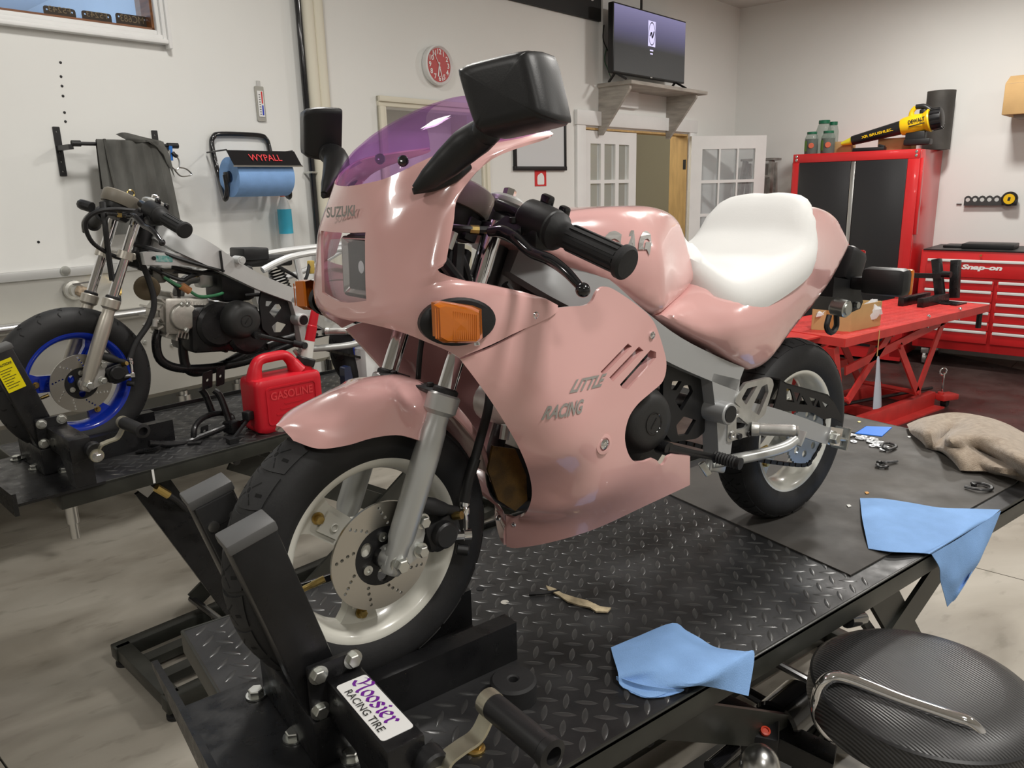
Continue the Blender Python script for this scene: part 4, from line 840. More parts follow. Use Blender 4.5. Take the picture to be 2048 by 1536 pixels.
# ------------------------------------------------------------------ wheels and forks, shared by both motorcycles
m_sip = M('tread_cut_shade', (.004, .004, .004), .9)  # near-black strips laid on the tread, shade painted in place of cuts
m_disc = M('brake_disc', (.55, .53, .49), .28, metal=1)
def wheel(fr, t, cx, m_rim, spokes=(140.5, 20.5, -99.5), tread='star', R=.212, disc=-1, name='front'):
    o = np.array([cx, 0, R]); ax = (0, 1, 0)
    prof = [(R, 0), (R - .001, .010), (R - .004, .022), (R - .011, .034), (R - .021, .0425), (R - .035, .0465), (R - .05, .0455), (R - .062, .041), (.1435, .0365), (.139, .034), (.139, .028), (.150, .026), (.18, .03), (.19, 0)]
    full = prof + [(r, -h) for r, h in prof[-2:0:-1]]
    ty = MB(fr).lathe(o, ax, full, 96, closed=True).obj('tyre', m_rubber, t, ang=50); recalc(ty)
    nb = 23; tb, ts = MB(fr), MB(fr)
    rp = lambda y: R - .0006 - (.1 * y * y * 38 if abs(y) < .022 else .004 + (abs(y) - .022) * .60)
    def pt(a, y, h=0.0):
        r = np.interp(abs(y), [0, .010, .022, .034, .0425], [R, R - .001, R - .004, R - .011, R - .021]) + h
        return o + np.array([r * math.cos(a), y, r * math.sin(a)])
    def strip(mb, path, w, h):
        for (a0, y0), (a1, y1) in zip(path[:-1], path[1:]):
            d = np.array([(a1 - a0) * R, y1 - y0]); d /= np.linalg.norm(d) + 1e-9; nn = np.array([-d[1], d[0]]) * w / 2
            mb.add([pt(a0 + nn[0] / R, y0 + nn[1], h), pt(a1 + nn[0] / R, y1 + nn[1], h), pt(a1 - nn[0] / R, y1 - nn[1], h), pt(a0 - nn[0] / R, y0 - nn[1], h)], [(0, 1, 2, 3)])
    for k in range(nb):
        a = 2 * math.pi * k / nb; da = 2 * math.pi / nb
        if tread == 'star':
            # raised block: bowed front and rear edges
            ys = np.linspace(-.034, .034, 9); bow = lambda y: .16 * da * (1 - (y / .034) ** 2)
            A = [[pt(a - da * .43 + bow(y) + (da * .86) * u, y, .0022) for y in ys] for u in (0, .25, .5, .75, 1)]
            tb.grid(A, .0030)
            for sy, sa in ((1, 1), (1, -1), (-1, 1), (-1, -1)): strip(ts, [(a + bow(0) + sa * da * .08, sy * .005), (a + bow(0) + sa * da * .29, sy * .016)], .0022, .0025)
            for sy in (1, -1): strip(ts, [(a + bow(0) - sy * da * .02, sy * .018), (a + bow(0) + sy * da * .02, sy * .027)], .005, .0025)
            ts.add([pt(a + bow(0) + .004 / R * math.cos(q), .0035 * math.sin(q), .0025) for q in np.linspace(0, 2 * math.pi, 9)[:-1]], [tuple(range(8))])
        else:
            for sy in (1, -1): strip(ts, [(a, sy * .004), (a + da * .28, sy * .014), (a + da * .12, sy * .020), (a + da * .42, sy * .034), (a + da * .36, sy * .041)], .0035, .0006)
    if tb.v: recalc(tb.obj('tread_block', m_rubber, t, kind='stuff', ang=40))
    ts.obj('tread_cut_shade', m_sip, t, kind='stuff')
    rim = MB(fr).lathe(o, ax, [(.1435, -.0365), (.1435, -.033), (.136, -.031), (.131, -.020), (.127, -.006), (.127, .006), (.131, .020), (.136, .031), (.1435, .033), (.1435, .0365), (.138, .0365), (.131, .032), (.125, .020), (.121, .006), (.121, -.006), (.125, -.020), (.131, -.032), (.138, -.0365)], 96, closed=True).obj('rim', m_rim, t, ang=40); recalc(rim)
    MB(fr).cyl(o + np.array([0, -.045, 0]), o + np.array([0, .045, 0]), .030, n=28, bev=.003).obj('hub', m_rim, t)
    for s in spokes:
        a = R_(s); e = np.array([math.cos(a), 0, math.sin(a)]); q = np.array([-math.sin(a), 0, math.cos(a)])
        poly = [(.022, -.022), (.100, -.024), (.122, -.034), (.122, .034), (.100, .024), (.022, .022)]
        sp = MB(fr).plate(poly, o + np.array([0, .008, 0]), e, q, .018).obj('spoke', m_rim, t)
        MB(fr).plate([(.06, -.014), (.096, -.016), (.096, .016), (.06, .014)], o + np.array([0, -.0115, 0]), e, q, .003).lathe(o + e * .074 + np.array([0, -.0155, 0]), (0, -1, 0), [(.0055, 0), (.0068, .0012), (.0055, .0024), (.0042, .0012)], 20, closed=True).obj('spoke_pad', m_rim, sp)
        hexbolt(MB(fr), o + e * .1045 + np.array([0, -.011, 0]), (0, -1, 0), .0068, .011).obj('spoke_nut', m_gold, sp)
    a = R_(-159); e = np.array([math.cos(a), 0, math.sin(a)])
    MB(fr).cyl(o + e * .119, o + e * .082 + np.array([0, -.012, 0]), .0045, n=10).cyl(o + e * .098 + np.array([0, -.007, 0]), o + e * .080 + np.array([0, -.0125, 0]), .0052, n=10).obj('valve_stem', m_gold, t)
    if disc:
        yd = -.050
        hol = [circle2((r * math.cos(R_(b)), r * math.sin(R_(b))), .0028, 8) for k in range(9) for r, b in ((.051, 40 * k), (.059, 40 * k + 5), (.067, 40 * k + 10), (.075, 40 * k + 13))]
        MB(fr).plate(circle2((0, 0), .083, 72), o + np.array([0, yd + .002, 0]), (1, 0, 0), (0, 0, 1), .004, [circle2((0, 0), .0455, 40)] + hol).obj('brake_disc', m_disc, t)
        kid = [circle2((.030 * math.cos(R_(b)), .030 * math.sin(R_(b))), .0095, 14, .0115) for b in (150, 270, 30)]
        ca = MB(fr).plate(circle2((0, 0), .047, 40), o + np.array([0, yd + .004, 0]), (1, 0, 0), (0, 0, 1), .005, kid).cyl(o + np.array([0, yd + .004, 0]), o + np.array([0, yd - .012, 0]), .017, n=20).obj('disc_carrier', m_black, t)
        for b in (90, 210, 330):
            c = o + np.array([.030 * math.cos(R_(b)), yd - .001, .030 * math.sin(R_(b))]); MB(fr).lathe(c, (0, -1, 0), [(0, 0), (.0075, 0), (.0075, .0035), (.003, .004), (.003, .002), (0, .002)], 14).obj('disc_bolt', m_zinc, ca)
def fork(fr, t, m_sl, m_tube, ys=.078, top=.69, collar=.445):
    d = unit((.177, 0, .456)); pt = lambda z: np.array([.004, 0, .215]) + d * ((z - .215) / d[2])
    for s in (-1, 1):
        Y = np.array([0, s * ys, 0]); b = pt(.195) + Y
        MB(fr).cyl(pt(.40) + Y, pt(top) + Y, .0138, n=24).obj('fork_tube', m_tube, t)
        L = lambda z: (z - .195) / d[2]
        sl = MB(fr).lathe(b, d, [(0, 0), (.013, 0), (.0165, .006), (.0165, L(.235)), (.0195, L(.245)), (.0200, L(.36)), (.0185, L(.395)), (.0165, L(.405)), (.0165, L(.418)), (.024, L(.424)), (.0245, L(collar)), (.021, L(collar) + .003), (.014, L(collar) + .003)], 28).obj('fork_slider', m_sl, t)
        MB(fr).lathe(pt(collar) + Y + d * .002, d, [(.0139, 0), (.019, 0), (.019, .007), (.0165, .009), (.0139, .010)], 24).obj('dust_seal', m_rubber, t)
        MB(fr).cyl(np.array([.004, s * (ys - .022), .212]), np.array([.004, s * (ys + .004), .212]), .019, n=20).obj('axle_clamp', m_sl, sl)
        hexbolt(MB(fr), (.004, s * (ys + .010), .212), (0, s, 0), .0105, .016).obj('axle_nut', m_zinc, sl)
        # lower yoke clamp
        MB(fr).lathe(pt(.558) + Y, d, [(.0139, 0), (.022, 0), (.022, .022), (.0139, .022)], 20).obj('yoke_clamp', m_sl, t)
    MB(fr).bar(pt(.565) + np.array([.012, -ys, 0]), pt(.565) + np.array([.012, ys, 0]), .04, .02, up=(0, 0, 1), bev=.004).obj('lower_yoke', m_sl, t)
    return pt
def caliper(fr, t, m_br):
    Y = -.078
    MB(fr).plate([(-.004, .018), (.014, -.016), (.042, -.004), (.052, .030), (.054, .060), (.040, .064), (.030, .040), (.022, .022)], (.004, Y + .010, .212), (1, 0, 0), (0, 0, 1), .012).obj('caliper_bracket', m_br, t)
    for x, z in ((.050, .263), (.046, .218)): hexbolt(MB(fr), (x, Y - .002, z), (0, -1, 0), .0088, .013).obj('caliper_bolt', m_zinc, t)
    c = MB(fr).box((.088, -.060, .236), (.062, .052, .050), roty(-.25), bev=.009).box((.100, -.052, .218), (.05, .05, .03), roty(-.25), bev=.008).obj('caliper', m_black, t)
    MB(fr).cyl((.083, -.084, .236), (.083, -.100, .236), .0205, n=22, bev=.003).obj('piston_cap', m_black, c)
    MB(fr).tube([(.050, -.080, .290), (.068, -.083, .282), (.088, -.083, .272)], [.011, .0125, .010], n=14).cyl((.088, -.08, .272), (.112, -.08, .262), .008, n=12).obj('slide_boot', m_rubber, c)
    MB(fr).cyl((.104, -.085, .258), (.110, -.098, .262), .0065, n=10).obj('bleed_screw', m_gold, c)
    MB(fr).cyl((.112, -.080, .200), (.128, -.092, .197), .0085, n=12, bev=.002).obj('guide_pin', m_black, c)
    MB(fr).cyl((.108, -.078, .222), (.130, -.088, .222), .0075, n=10).cyl((.124, -.084, .222), (.134, -.089, .222), .0095, n=12).tube([(.127, -.086, .222), (.128, -.084, .245), (.128, -.082, .258)], .0035, n=8).lathe((.128, -.082, .254), (0, .1, 1), [(0, 0), (.0065, 0), (.0075, .004), (.0075, .010), (.006, .012), (.0075, .014), (.0065, .024), (0, .024)], 14).obj('banjo_fitting', m_chrome, c)
# ------------------------------------------------------------------ the pink motorcycle
m_pink = M('pink_paint', (0.78, 0.45, 0.43), 0.22, coat=1.0)
m_pinkin = m_pink
m_wrim = M('white_wheel_paint', (0.72, 0.71, 0.64), 0.25, coat=.4)
m_ivory = M('ivory_vinyl', (0.80, 0.80, 0.785), 0.62, bump=.08, bs=300)
m_amber = bpy.data.materials.new('amber_lens'); m_amber.use_nodes = True
_b = m_amber.node_tree.nodes['Principled BSDF']; _b.inputs['Base Color'].default_value = (.55, .14, .004, 1); _b.inputs['Roughness'].default_value = .12; _b.inputs['Coat Weight'].default_value = .6; _b.inputs['Subsurface Weight'].default_value = .15; _b.inputs['Subsurface Radius'].default_value = (.01, .004, .001)
m_gaugeg = M('gauge_grey', (.20, .18, .145), .45)
m_grey = M('decal_grey', (.30, .29, .27), .4)
m_silv = M('decal_silver', (.42, .41, .39), .3, metal=.4)
bike = thing('sport_motorcycle', 'small pink sport motorcycle with full fairing and white solo seat on the near black lift', 'motorcycle')
ST_AX = unit((.358, 0, .934)); ST_P = np.array([.045, 0, .215])
_k = ST_AX; _a = R_(3.16); _K = np.array([[0, -_k[2], _k[1]], [_k[2], 0, -_k[0]], [-_k[1], _k[0], 0]])
RS = np.eye(3) + math.sin(_a) * _K + (1 - math.cos(_a)) * (_K @ _K)
SF = BF.sub(RS, ST_P - RS @ ST_P)
wheel(SF, bike, 0, m_wrim); wheel(BF, bike, 1.08, m_wrim, spokes=(100, -20, -140), disc=0)
fork(SF, bike, m_silver, m_chrome)
caliper(SF, bike, m_silver)
MB(SF).tube([(.128, -.080, .272), (.140, -.075, .305), (.165, -.07, .36), (.185, -.068, .42), (.186, -.064, .48), (.178, -.06, .56)], .0072, n=12).obj('brake_hose', m_rubber, bike)
MB(SF).tube([(.128, -.080, .272), (.140, -.075, .305), (.155, -.072, .335)], .0088, n=12).obj('hose_sleeve', m_black, bike)
c_ = SF.p(858, 620, y=0); MB(SF).tube([(.100, .0, .455), (.105, -.0, .50), (.118, .0, .56), (.135, .0, .64)], .0042, n=8).obj('speedometer_cable', m_black, bike)
# front fender: ridge, shoulder crease and lower edge along the wheel, mirrored
fx = [  # (x, ridge z, crease x, y, z, lower edge x, y, z)
    ((-.128, .421), (-.122, -.016, .414), (-.118, -.028, .405)),
    ((-.098, .438), (-.098, -.038, .424), (-.094, -.052, .395)),
    ((-.055, .453), (-.055, -.050, .430), (-.060, -.068, .397)),
    ((-.015, .461), (-.010, -.058, .444), (-.025, -.074, .402)),
    ((.030, .466), (.018, -.062, .452), (.012, -.076, .400)),
    ((.062, .467), (.048, -.058, .432), (.040, -.077, .390)),
    ((.085, .460), (.082, -.062, .444), (.066, -.078, .376))]
def fend(rows, th=.003):
    G = []
    for (rx_, rz_), cr, le in rows:
        mid = (rx_ * .5 + cr[0] * .5, cr[1] * .5, rz_ * .62 + cr[2] * .38 + .002)
        Lf = [le, tuple((np.array(le) * .5 + np.array(cr) * .5 + np.array([0, -.002, 0]))), cr, mid]
        G.append([np.array(q) for q in Lf] + [np.array((rx_, 0, rz_))] + [np.array(q) * (1, -1, 1) for q in Lf[::-1]])
    return G
recalc(MB(SF).grid([r[::-1] for r in fend(fx)], .003, 4, 4).obj('front_fender', m_pink, bike, ang=28))
rearf = [((.085, .458), (.090, -.040, .452), (.094, -.060, .430)), ((.125, .436), (.128, -.042, .428), (.128, -.060, .402)), ((.165, .396), (.166, -.042, .388), (.160, -.056, .368)), ((.200, .345), (.199, -.038, .338), (.190, -.050, .326)), ((.222, .285), (.220, -.028, .280), (.214, -.040, .274))]
recalc(MB(SF).grid([r[::-1] for r in fend(rearf)], .003, 4, 4).obj('rear_fender_tongue', m_pink, bike, ang=28))
for s in (-1, 1): MB(SF).box((.088, s * .05, .452), (.03, .05, .006), bev=.002).lathe((.088, s * .05, .456), (0, 0, 1), [(0, 0), (.006, 0), (.005, .004), (0, .005)], 8).obj('fender_stay', m_black, bike)
# upper cowl: rows from the screen edge down to the seam, columns from the nose to the rear edge
cw = [
  [(700, 374, 0), (760, 364, -.065), (800, 348, -.092), (850, 322, -.115), (925, 293, -.135), (1098, 265, -.157)],
  [(696, 396, 0), (754, 394, -.068), (800, 385, -.100), (860, 356, -.124), (950, 312, -.147), (1096, 277, -.160)],
  [(692, 432, 0), (745, 432, -.070), (792, 425, -.106), (845, 402, -.132), (900, 366, -.150), (985, 318, -.160)],
  [(689, 466, 0), (736, 466, -.070), (785, 463, -.110), (838, 452, -.136), (880, 432, -.150), (918, 392, -.157)],
  [(689, 500, 0), (735, 500, -.070), (782, 500, -.112), (832, 492, -.138), (868, 478, -.152), (905, 450, -.158)],
  [(689, 568, 0), (736, 566, -.070), (778, 560, -.113), (822, 550, -.142), (858, 536, -.158), (891, 524, -.163)],
  [(690, 604, 0), (738, 601, -.071), (780, 592, -.116), (826, 578, -.148), (862, 563, -.164), (894, 551, -.170)],
  [(691, 620, 0), (740, 620, -.073), (786, 614, -.122), (850, 594, -.162), (940, 574, -.180), (1112, 611, -.184)],
  [(692, 632, 0), (742, 636, -.074), (795, 640, -.126), (865, 642, -.165), (945, 650, -.182), (1020, 668, -.183)],
  [(693, 637, .0), (744, 645, -.072), (804, 660, -.124), (858, 683, -.155), (893, 700, -.168), (917, 716, -.175)]]
G = [[BF.p(a, b, y=c) for a, b, c in r] for r in cw]
for r in G:
    r[0][1] = 0
G = [[q * (1, -1, 1) for q in r[::-1]] + r[1:] for r in G]
KU, KV = 4, 5
def skip_hl(i, j, a, b): return 3 * KV <= i < 6 * KV and 4 * KU <= j < 6 * KU
cowl = MB(BF).grid(G, .004, KU, KV, skip=skip_hl).obj('upper_cowl', m_pink, bike, ang=38); recalc(cowl)
# headlight set back in its opening
hx = .5 * (G[3][5][0] + G[6][5][0])
z1_, z0_ = G[3][5][2], G[6][5][2]; zc_, hh_ = (z0_ + z1_) / 2, (z1_ - z0_) / 2
hl = MB(BF)
rows = []
for i in range(15):
    v_ = -1 + 2 * i / 14; rows.append([(hx - .004 + .010 * (j / 48 * 2 - 1) ** 2 + .006 * v_ * v_ + (.0011 if j % 2 else 0), (j / 48 * 2 - 1) * .066, zc_ - .004 + v_ * hh_ * .90 * (1 - .06 * (j / 48 * 2 - 1) ** 2)) for j in range(49)])
m_lens = glassy('lens_glass', (.86, .87, .88), .05, .16, 1.0)
hlo = MB(BF).box((hx + .075, 0, zc_), (.09, .132, hh_ * 1.96), bev=.01).obj('headlight_shell', m_dark, bike)
MB(BF).grid(rows, .0025).obj('headlight_lens', m_lens, hlo)
rf = []
for i in range(11):
    v_ = -1 + 2 * i / 10; rf.append([(hx + .055 - .030 * max((u_ / 10 - 1) ** 2, v_ * v_), (u_ / 10 - 1) * .058, zc_ + v_ * hh_ * .84) for u_ in range(21)])
m_refl = M('reflector', (.78, .76, .74), .16, metal=1)
MB(BF).grid(rf, .002).obj('reflector', m_refl, hlo)
MB(BF).cyl((hx + .05, 0, zc_), (hx + .025, 0, zc_), .009, n=12).obj('bulb_shield', m_chrome, hlo)
fr_ = roundpoly(rect(-.063, zc_ - hh_ * .93, .063, zc_ + hh_ * .9), .012)
MB(BF).plate(fr_, (hx + .026, 0, 0), (0, 1, 0), (0, 0, 1), .004, [roundpoly(rect(-.058, zc_ - hh_ * .85, .058, zc_ + hh_ * .82), .012)]).obj('lens_frame', m_black, hlo)
# screen
base = [(700, 373, 0), (728, 371, -.030), (757, 363, -.060), (797, 346, -.090), (850, 320, -.115), (925, 291, -.136), (1000, 276, -.149), (1098, 263, -.156)]
Bp = [BF.p(a, b, y=c) for a, b, c in base]
bx_ = np.array([q[0] for q in Bp]); by_ = np.array([-q[1] for q in Bp]); bz_ = np.array([q[2] for q in Bp]); by_[0] = 0.001
rows = []
zt = lambda x: np.interp(x, [0, .02, .05, .08, .11, .14, .17, .20, .235], [.737, .765, .800, .824, .842, .857, .868, .874, .878])
for i in range(15):
    s_ = (i / 14) ** 1.25; row = []
    for j in range(25):
        th_ = (j / 24 * 2 - 1) * math.pi / 2
        xe = .172 + (bx_[-1] - .172) * abs(math.sin(th_)) ** 3
        x_ = bx_[0] + .0 + (xe - bx_[0]) * s_
        w_ = np.interp(x_, bx_, by_) + .0035; zb_ = np.interp(x_, bx_, bz_) - .004; zz = zt(x_)
        row.append((x_ - .004 * (1 - s_), w_ * math.sin(th_), zb_ + (zz - zb_) * abs(math.cos(th_)) ** .85 + .0))
    rows.append(row)
m_screen = glassy('violet_screen', (.62, .40, .70), .03, .12, .6)
recalc(MB(BF).grid([r[::-1] for r in rows], .0025, 2, 2).obj('windscreen', m_screen, bike, ang=60))
def cowl_pt(px, py, y): return BF.p(px, py, y=y)
for (px, py, y) in ((806, 322, -.098), (930, 269, -.142), (760, 318, -.02)):
    c = cowl_pt(px, py, y); MB(BF).lathe(c, (-.3, -.9, .3), [(0, -.004), (.0065, -.004), (.0075, .002), (.0055, .006), (0, .007)], 12).obj('screen_screw', m_gloss, bike)
text_mesh(MB(BF), 'SUZUKI', BF.p(661, 436, y=.028) + np.array([-.006, 0, 0]), unit(BF.p(718, 432, y=-.042) - BF.p(661, 436, y=.028)), unit((.02, 0, 1)), .02, 0, shear=.1, bold=.0006, fit=(.0715, .0145)).obj('maker_name', m_grey, bike, flat=True)
# mirrors
def mirror_unit(s):
    C0 = np.array([.075, -.268, .828]); n0 = unit((-.95, -.31, .02)); u0 = unit(np.cross((0, 0, 1), n0)); v0 = np.cross(n0, u0)
    # outline of the housing taken where it stands, in the plane through C0
    ol = [(930, 152), (937, 137), (960, 126), (1052, 103), (1072, 103), (1086, 114), (1113, 226), (1108, 240), (1090, 249), (990, 272), (972, 268), (962, 255)]
    q2 = []
    for px, py in ol:
        d = BF.R.T @ BF.ray(px, py); o = BF.R.T @ (CAMP - BF.T); P = o + d * (((C0 - o) @ n0) / (d @ n0)); q2.append(((P - C0) @ u0, (P - C0) @ v0))
    q2 = np.array(q2); ce = (q2.max(0) + q2.min(0)) / 2; O = catmull(q2, 4, True) - ce; C1 = C0 + u0 * ce[0] + v0 * ce[1]
    rings = []
    for sc, dp in ((.0, .026), (.60, .0258), (.80, .0245), (.90, .019), (.965, .008), (1.0, -.006), (1.0, -.030), (.97, -.034), (.93, -.034), (.92, -.030), (0, -.030)):
        r = C1 + np.outer(O[:, 0] * sc, u0) + np.outer(O[:, 1] * sc, v0) + n0 * dp; rings.append(r)
    R2 = np.array(rings); R2 = np.concatenate([R2, R2[:, :1]], 1)
    if s > 0: R2 = R2 * (1, -1, 1)
    mo = MB(BF).grid(R2, 0).obj('mirror_housing', m_black, bike, ang=60); recalc(mo)
    g = [C1 + u0 * a + v0 * b - n0 * .031 for a, b in O * .91]; g = [q * (1, -s * -1 if 0 else (1 if s < 0 else -1), 1) for q in g]
    gl = MB(BF).add(g, [tuple(range(len(g)))]).obj('mirror_glass', m_chrome, mo)
    st = [(830, 379, -.137), (858, 358, -.148), (895, 325, -.165), (930, 293, -.185), (958, 274, -.205), (974, 262, -.222)]
    P = [BF.p(a, b, y=c) * (1, (1 if s < 0 else -1), 1) for a, b, c in st]
    MB(BF).tube(P, [.006, .014, .019, .021, .020, .018], n=16, k=5).sphere(P[-1], .019, sc=(1, 1, .9)).obj('mirror_stalk', m_black, bike)
    pd = [(826, 383, -.137), (866, 370, -.146), (905, 351, -.154), (938, 330, -.158)]
    P = [BF.p(a, b, y=c) * (1, (1 if s < 0 else -1), 1) for a, b, c in pd]
    MB(BF).tube(P, [.004, .008, .010, .006], n=12, k=5).obj('mirror_base_pad', m_rubber, bike)
mirror_unit(-1); mirror_unit(1)
# front turn signals
def signal(s):
    k = np.array([1, (1 if s < 0 else -1), 1.0])
    c0 = BF.p(893, 640, y=-.172); 
    f = lambda px, py, y: BF.p(px, py, y=y) * k
    cen = BF.p(915, 643, y=-.182)
    nrm = unit((-.22, -.97, .0)); u0 = unit(np.cross((0, 0, 1), nrm)) * -1; v0 = np.array([0, 0, 1.0])
    u0 = np.array([.97, -.22, 0]); 
    rings = []
    for sc, dp in ((1.0, -.006), (1.0, .004), (.9, .007), (0, .008)):
        e = circle2((0, 0), .052 * sc, 32, .031 * sc); rings.append([(cen + u0 * a + v0 * b + nrm * dp) * k for a, b in e])
    R2 = np.array(rings); R2 = np.concatenate([R2, R2[:, :1]], 1); pad = MB(BF).grid(R2, 0).obj('signal_base', m_black, bike); recalc(pad)
    corners = [(871, 606), (884, 602), (945, 611), (963, 618), (965, 676), (957, 684), (890, 683), (874, 674)]
    B3 = [BF.p(a, b, y=-.205) for a, b in corners]; mid = sum(B3) / len(B3)
    loops = []
    for sc, dy in ((1.0, .010), (1.0, .0), (.97, -.010), (.84, -.0165), (0, -.018)):
        loops.append([(mid + (q - mid) * sc + np.array([.0 , dy, 0]) + np.array([(-.010 if dy < -.005 else 0), 0, 0])) * k for q in B3])
    R2 = np.array(loops); R2 = np.concatenate([R2, R2[:, :1]], 1); ln = MB(BF).grid(R2, 0).obj('amber_lens', m_amber, bike, ang=30); recalc(ln)
    rb = MB(BF)
    for i in range(13):
        q0, q1 = BF.p(914 + i * 3.8, 622 + i * .6, y=-.2215), BF.p(914 + i * 3.8, 678, y=-.2215); rb.bar((q0 + (-.005, 0, 0)) * k, (q1 + (-.005, 0, 0)) * k, .0016, .002, up=(0, 1, 0))
    for i in range(7):
        q0, q1 = BF.p(880 + i * 4.8, 616, y=-.2195), BF.p(882 + i * 4.6, 676, y=-.2195); rb.bar((q0 + (-.007, 0, 0)) * k, (q1 + (-.007, 0, 0)) * k, .0014, .0018, up=(0, 1, 0))
    rb.obj('lens_rib', m_amber, ln, kind='stuff')
    MB(BF).lathe(f(953, 685, -.205), (0, -.3, -1), [(0, 0), (.004, 0), (.004, .004), (0, .005)], 8).obj('signal_screw', m_chrome, pad)
signal(-1); signal(1)
# lower fairing
LC = [(920, 716, -.174), (1000, 685, -.181), (1112, 614, -.184), (1200, 592, -.186), (1240, 600, -.185), (1333, 720, -.176), (1322, 765, -.176), (1230, 700, -.190), (1100, 740, -.190), (1000, 760, -.178), (1100, 850, -.190), (1215, 800, -.194), (1215, 900, -.190), (1320, 935, -.178), (1380, 915, -.170), (1380, 972, -.158), (1290, 1010, -.150), (1200, 1050, -.120), (1100, 1084, -.080), (1034, 1096, -.026), (1014, 1092, -.004), (1012, 1032, -.004), (1045, 1034, -.050), (1064, 990, -.105), (1056, 945, -.135), (1034, 888, -.152), (998, 826, -.163), (958, 768, -.170), (1150, 980, -.166), (1100, 1020, -.128), (1085, 930, -.168)]
LO = [(921, 719, 1), (985, 694), (1050, 658), (1113, 616, 1), (1140, 613), (1168, 611), (1184, 603), (1194, 584), (1206, 574), (1224, 577), (1262, 601), (1294, 626, 1), (1310, 648), (1325, 690), (1333, 728), (1326, 762), (1302, 785), (1276, 808), (1258, 835), (1250, 870), (1254, 900), (1266, 921), (1285, 924), (1306, 917, 1), (1314, 921), (1320, 930), (1328, 928), (1336, 914), (1346, 909, 1), (1380, 912, 1), (1380, 970, 1), (1290, 1012), (1190, 1058), (1100, 1085), (1034, 1096), (1013, 1093, 1), (1012, 1031, 1), (1030, 1036), (1050, 1028), (1063, 996), (1060, 955), (1040, 900), (1000, 830), (960, 771)]
VH = [[(1201, 744, 1), (1208, 749, 1), (1264, 693, 1), (1256, 687, 1)], [(1219, 755, 1), (1226, 763, 1), (1287, 701, 1), (1278, 693, 1)], [(1240, 769, 1), (1244, 776, 1), (1256, 779, 1), (1312, 716, 1), (1312, 704, 1), (1301, 700, 1)]]
P, F = sheet(BF, LO, LC, VH, step=.014, k=5)
lf = shell(MB(BF), P, F, .005).obj('lower_fairing', m_pink, bike, ang=40)
shell(MB(BF), P, F, .005, True).obj('lower_fairing', m_pink, bike, ang=40)
Lp = surf(BF, LC)
for h in VH:
    q = [Lp(a[0], a[1]) for a in h]; MB(BF).add([p_ + np.array([0, .004, 0]) for p_ in q] + [p_ + np.array([.002, .020, -.001]) for p_ in q], [(i, (i + 1) % len(q), len(q) + (i + 1) % len(q), len(q) + i) for i in range(len(q))]).obj('vent_lip', m_pink, lf)
for (px, py, r) in ((1070, 630, .0062), (1303, 670, .0062), (1207, 888, .0085), (996, 1036, .0048), (1027, 1048, .0048)):
    c = Lp(px, py, .001) if py > 640 else BF.p(px, py, y=-.186); d = (0, -1, 0) if py < 1000 else (-.8, -.5, 0)
    MB(BF).lathe(c, d, [(0, -.002), (r, -.002), (r * .95, .002), (r * .55, .004), (r * .45, .0025), (0, .002)], 16).obj('fairing_screw', m_chrome, lf)
    if r > .008: MB(BF).lathe(c, d, [(r * 1.2, 0), (r * 1.9, -.001), (r * 1.9, .0006), (r * 1.25, .0016)], 20, closed=True).obj('screw_cup', m_pink, lf)
for wd, bx0, by0, bx1, by1, hgt in (('LITTLE', 1131, 808, 1199, 792, 26), ('RACING', 1074, 862, 1163, 848, 26)):
    a, b, c = Lp(bx0, by0, .0012), Lp(bx1, by1, .0012), Lp(bx0 + 8, by0 - hgt, .0012)
    tm = MB(BF); text_mesh(tm, wd, (0, 0, 0), (1, 0, 0), (0, 0, 1), .02, 0, shear=.25, bold=.0007, fit=(1, 1))
    V_ = np.array(tm.v); b2 = MB(BF); Q = [a + (b - a) * v[0] + (c - a) * v[2] for v in V_]
    S_ = tps([BF.p(*q[:2], y=q[2]) for q in LC]); Q = [np.array([q[0], S_(q[0], q[2])[0] - .0012, q[2]]) for q in Q]
    b2.add(Q, tm.f).obj('lettering', m_silv, lf, flat=True)
# tank, seat, tail
TC = [(1326, 632, -.140), (1250, 592, -.132), (1165, 546, -.118), (1060, 492, -.095), (1040, 450, -.085), (1140, 430, -.095), (1290, 418, -.098), (1310, 500, -.146), (1316, 560, -.147), (1200, 480, -.122), (1325, 425, -.090), (1345, 440, -.080), (1365, 455, -.062), (1350, 520, -.112), (1370, 560, -.108), (1400, 560, -.088), (1350, 600, -.122)]
TO = [(1326, 633, 1), (1250, 592), (1165, 546), (1090, 508), (1040, 488, 1), (1030, 462), (1060, 444), (1130, 426), (1210, 415), (1290, 411), (1330, 416), (1356, 430), (1370, 456), (1384, 500), (1402, 558, 1), (1380, 585), (1350, 613)]
P, F = sheet(BF, TO, TC, step=.013, rnd=.022); slab(MB(BF), P, F).obj('fuel_tank', m_pink, bike, ang=50)
Tp = surf(BF, TC)
for px0, px1, ch in ((1199, 1236, 'G'), (1239, 1272, 'A'), (1270, 1298, 'G')):
    a, b, c = Tp(px0, 512 if ch != 'A' else 514, .002), Tp(px1, 516, .002), Tp(px0 + 6, 459, .002)
    tm = MB(BF); text_mesh(tm, ch, (0, 0, 0), (1, 0, 0), (0, 0, 1), .02, 0, shear=.12, bold=.0016, fit=(1, 1))
    V_ = np.array([BF.R.T @ (np.array(v) - BF.T) for v in tm.v]); S_ = tps([BF.p(*q[:2], y=q[2]) for q in TC]); Q = [a + (b - a) * v[0] + (c - a) * v[2] for v in V_]
    Q = [np.array([q[0], S_(q[0], q[2])[0] - .0022, q[2]]) for q in Q]; MB(BF).add(Q, tm.f).obj('model_letter', m_silv, bike, flat=True)
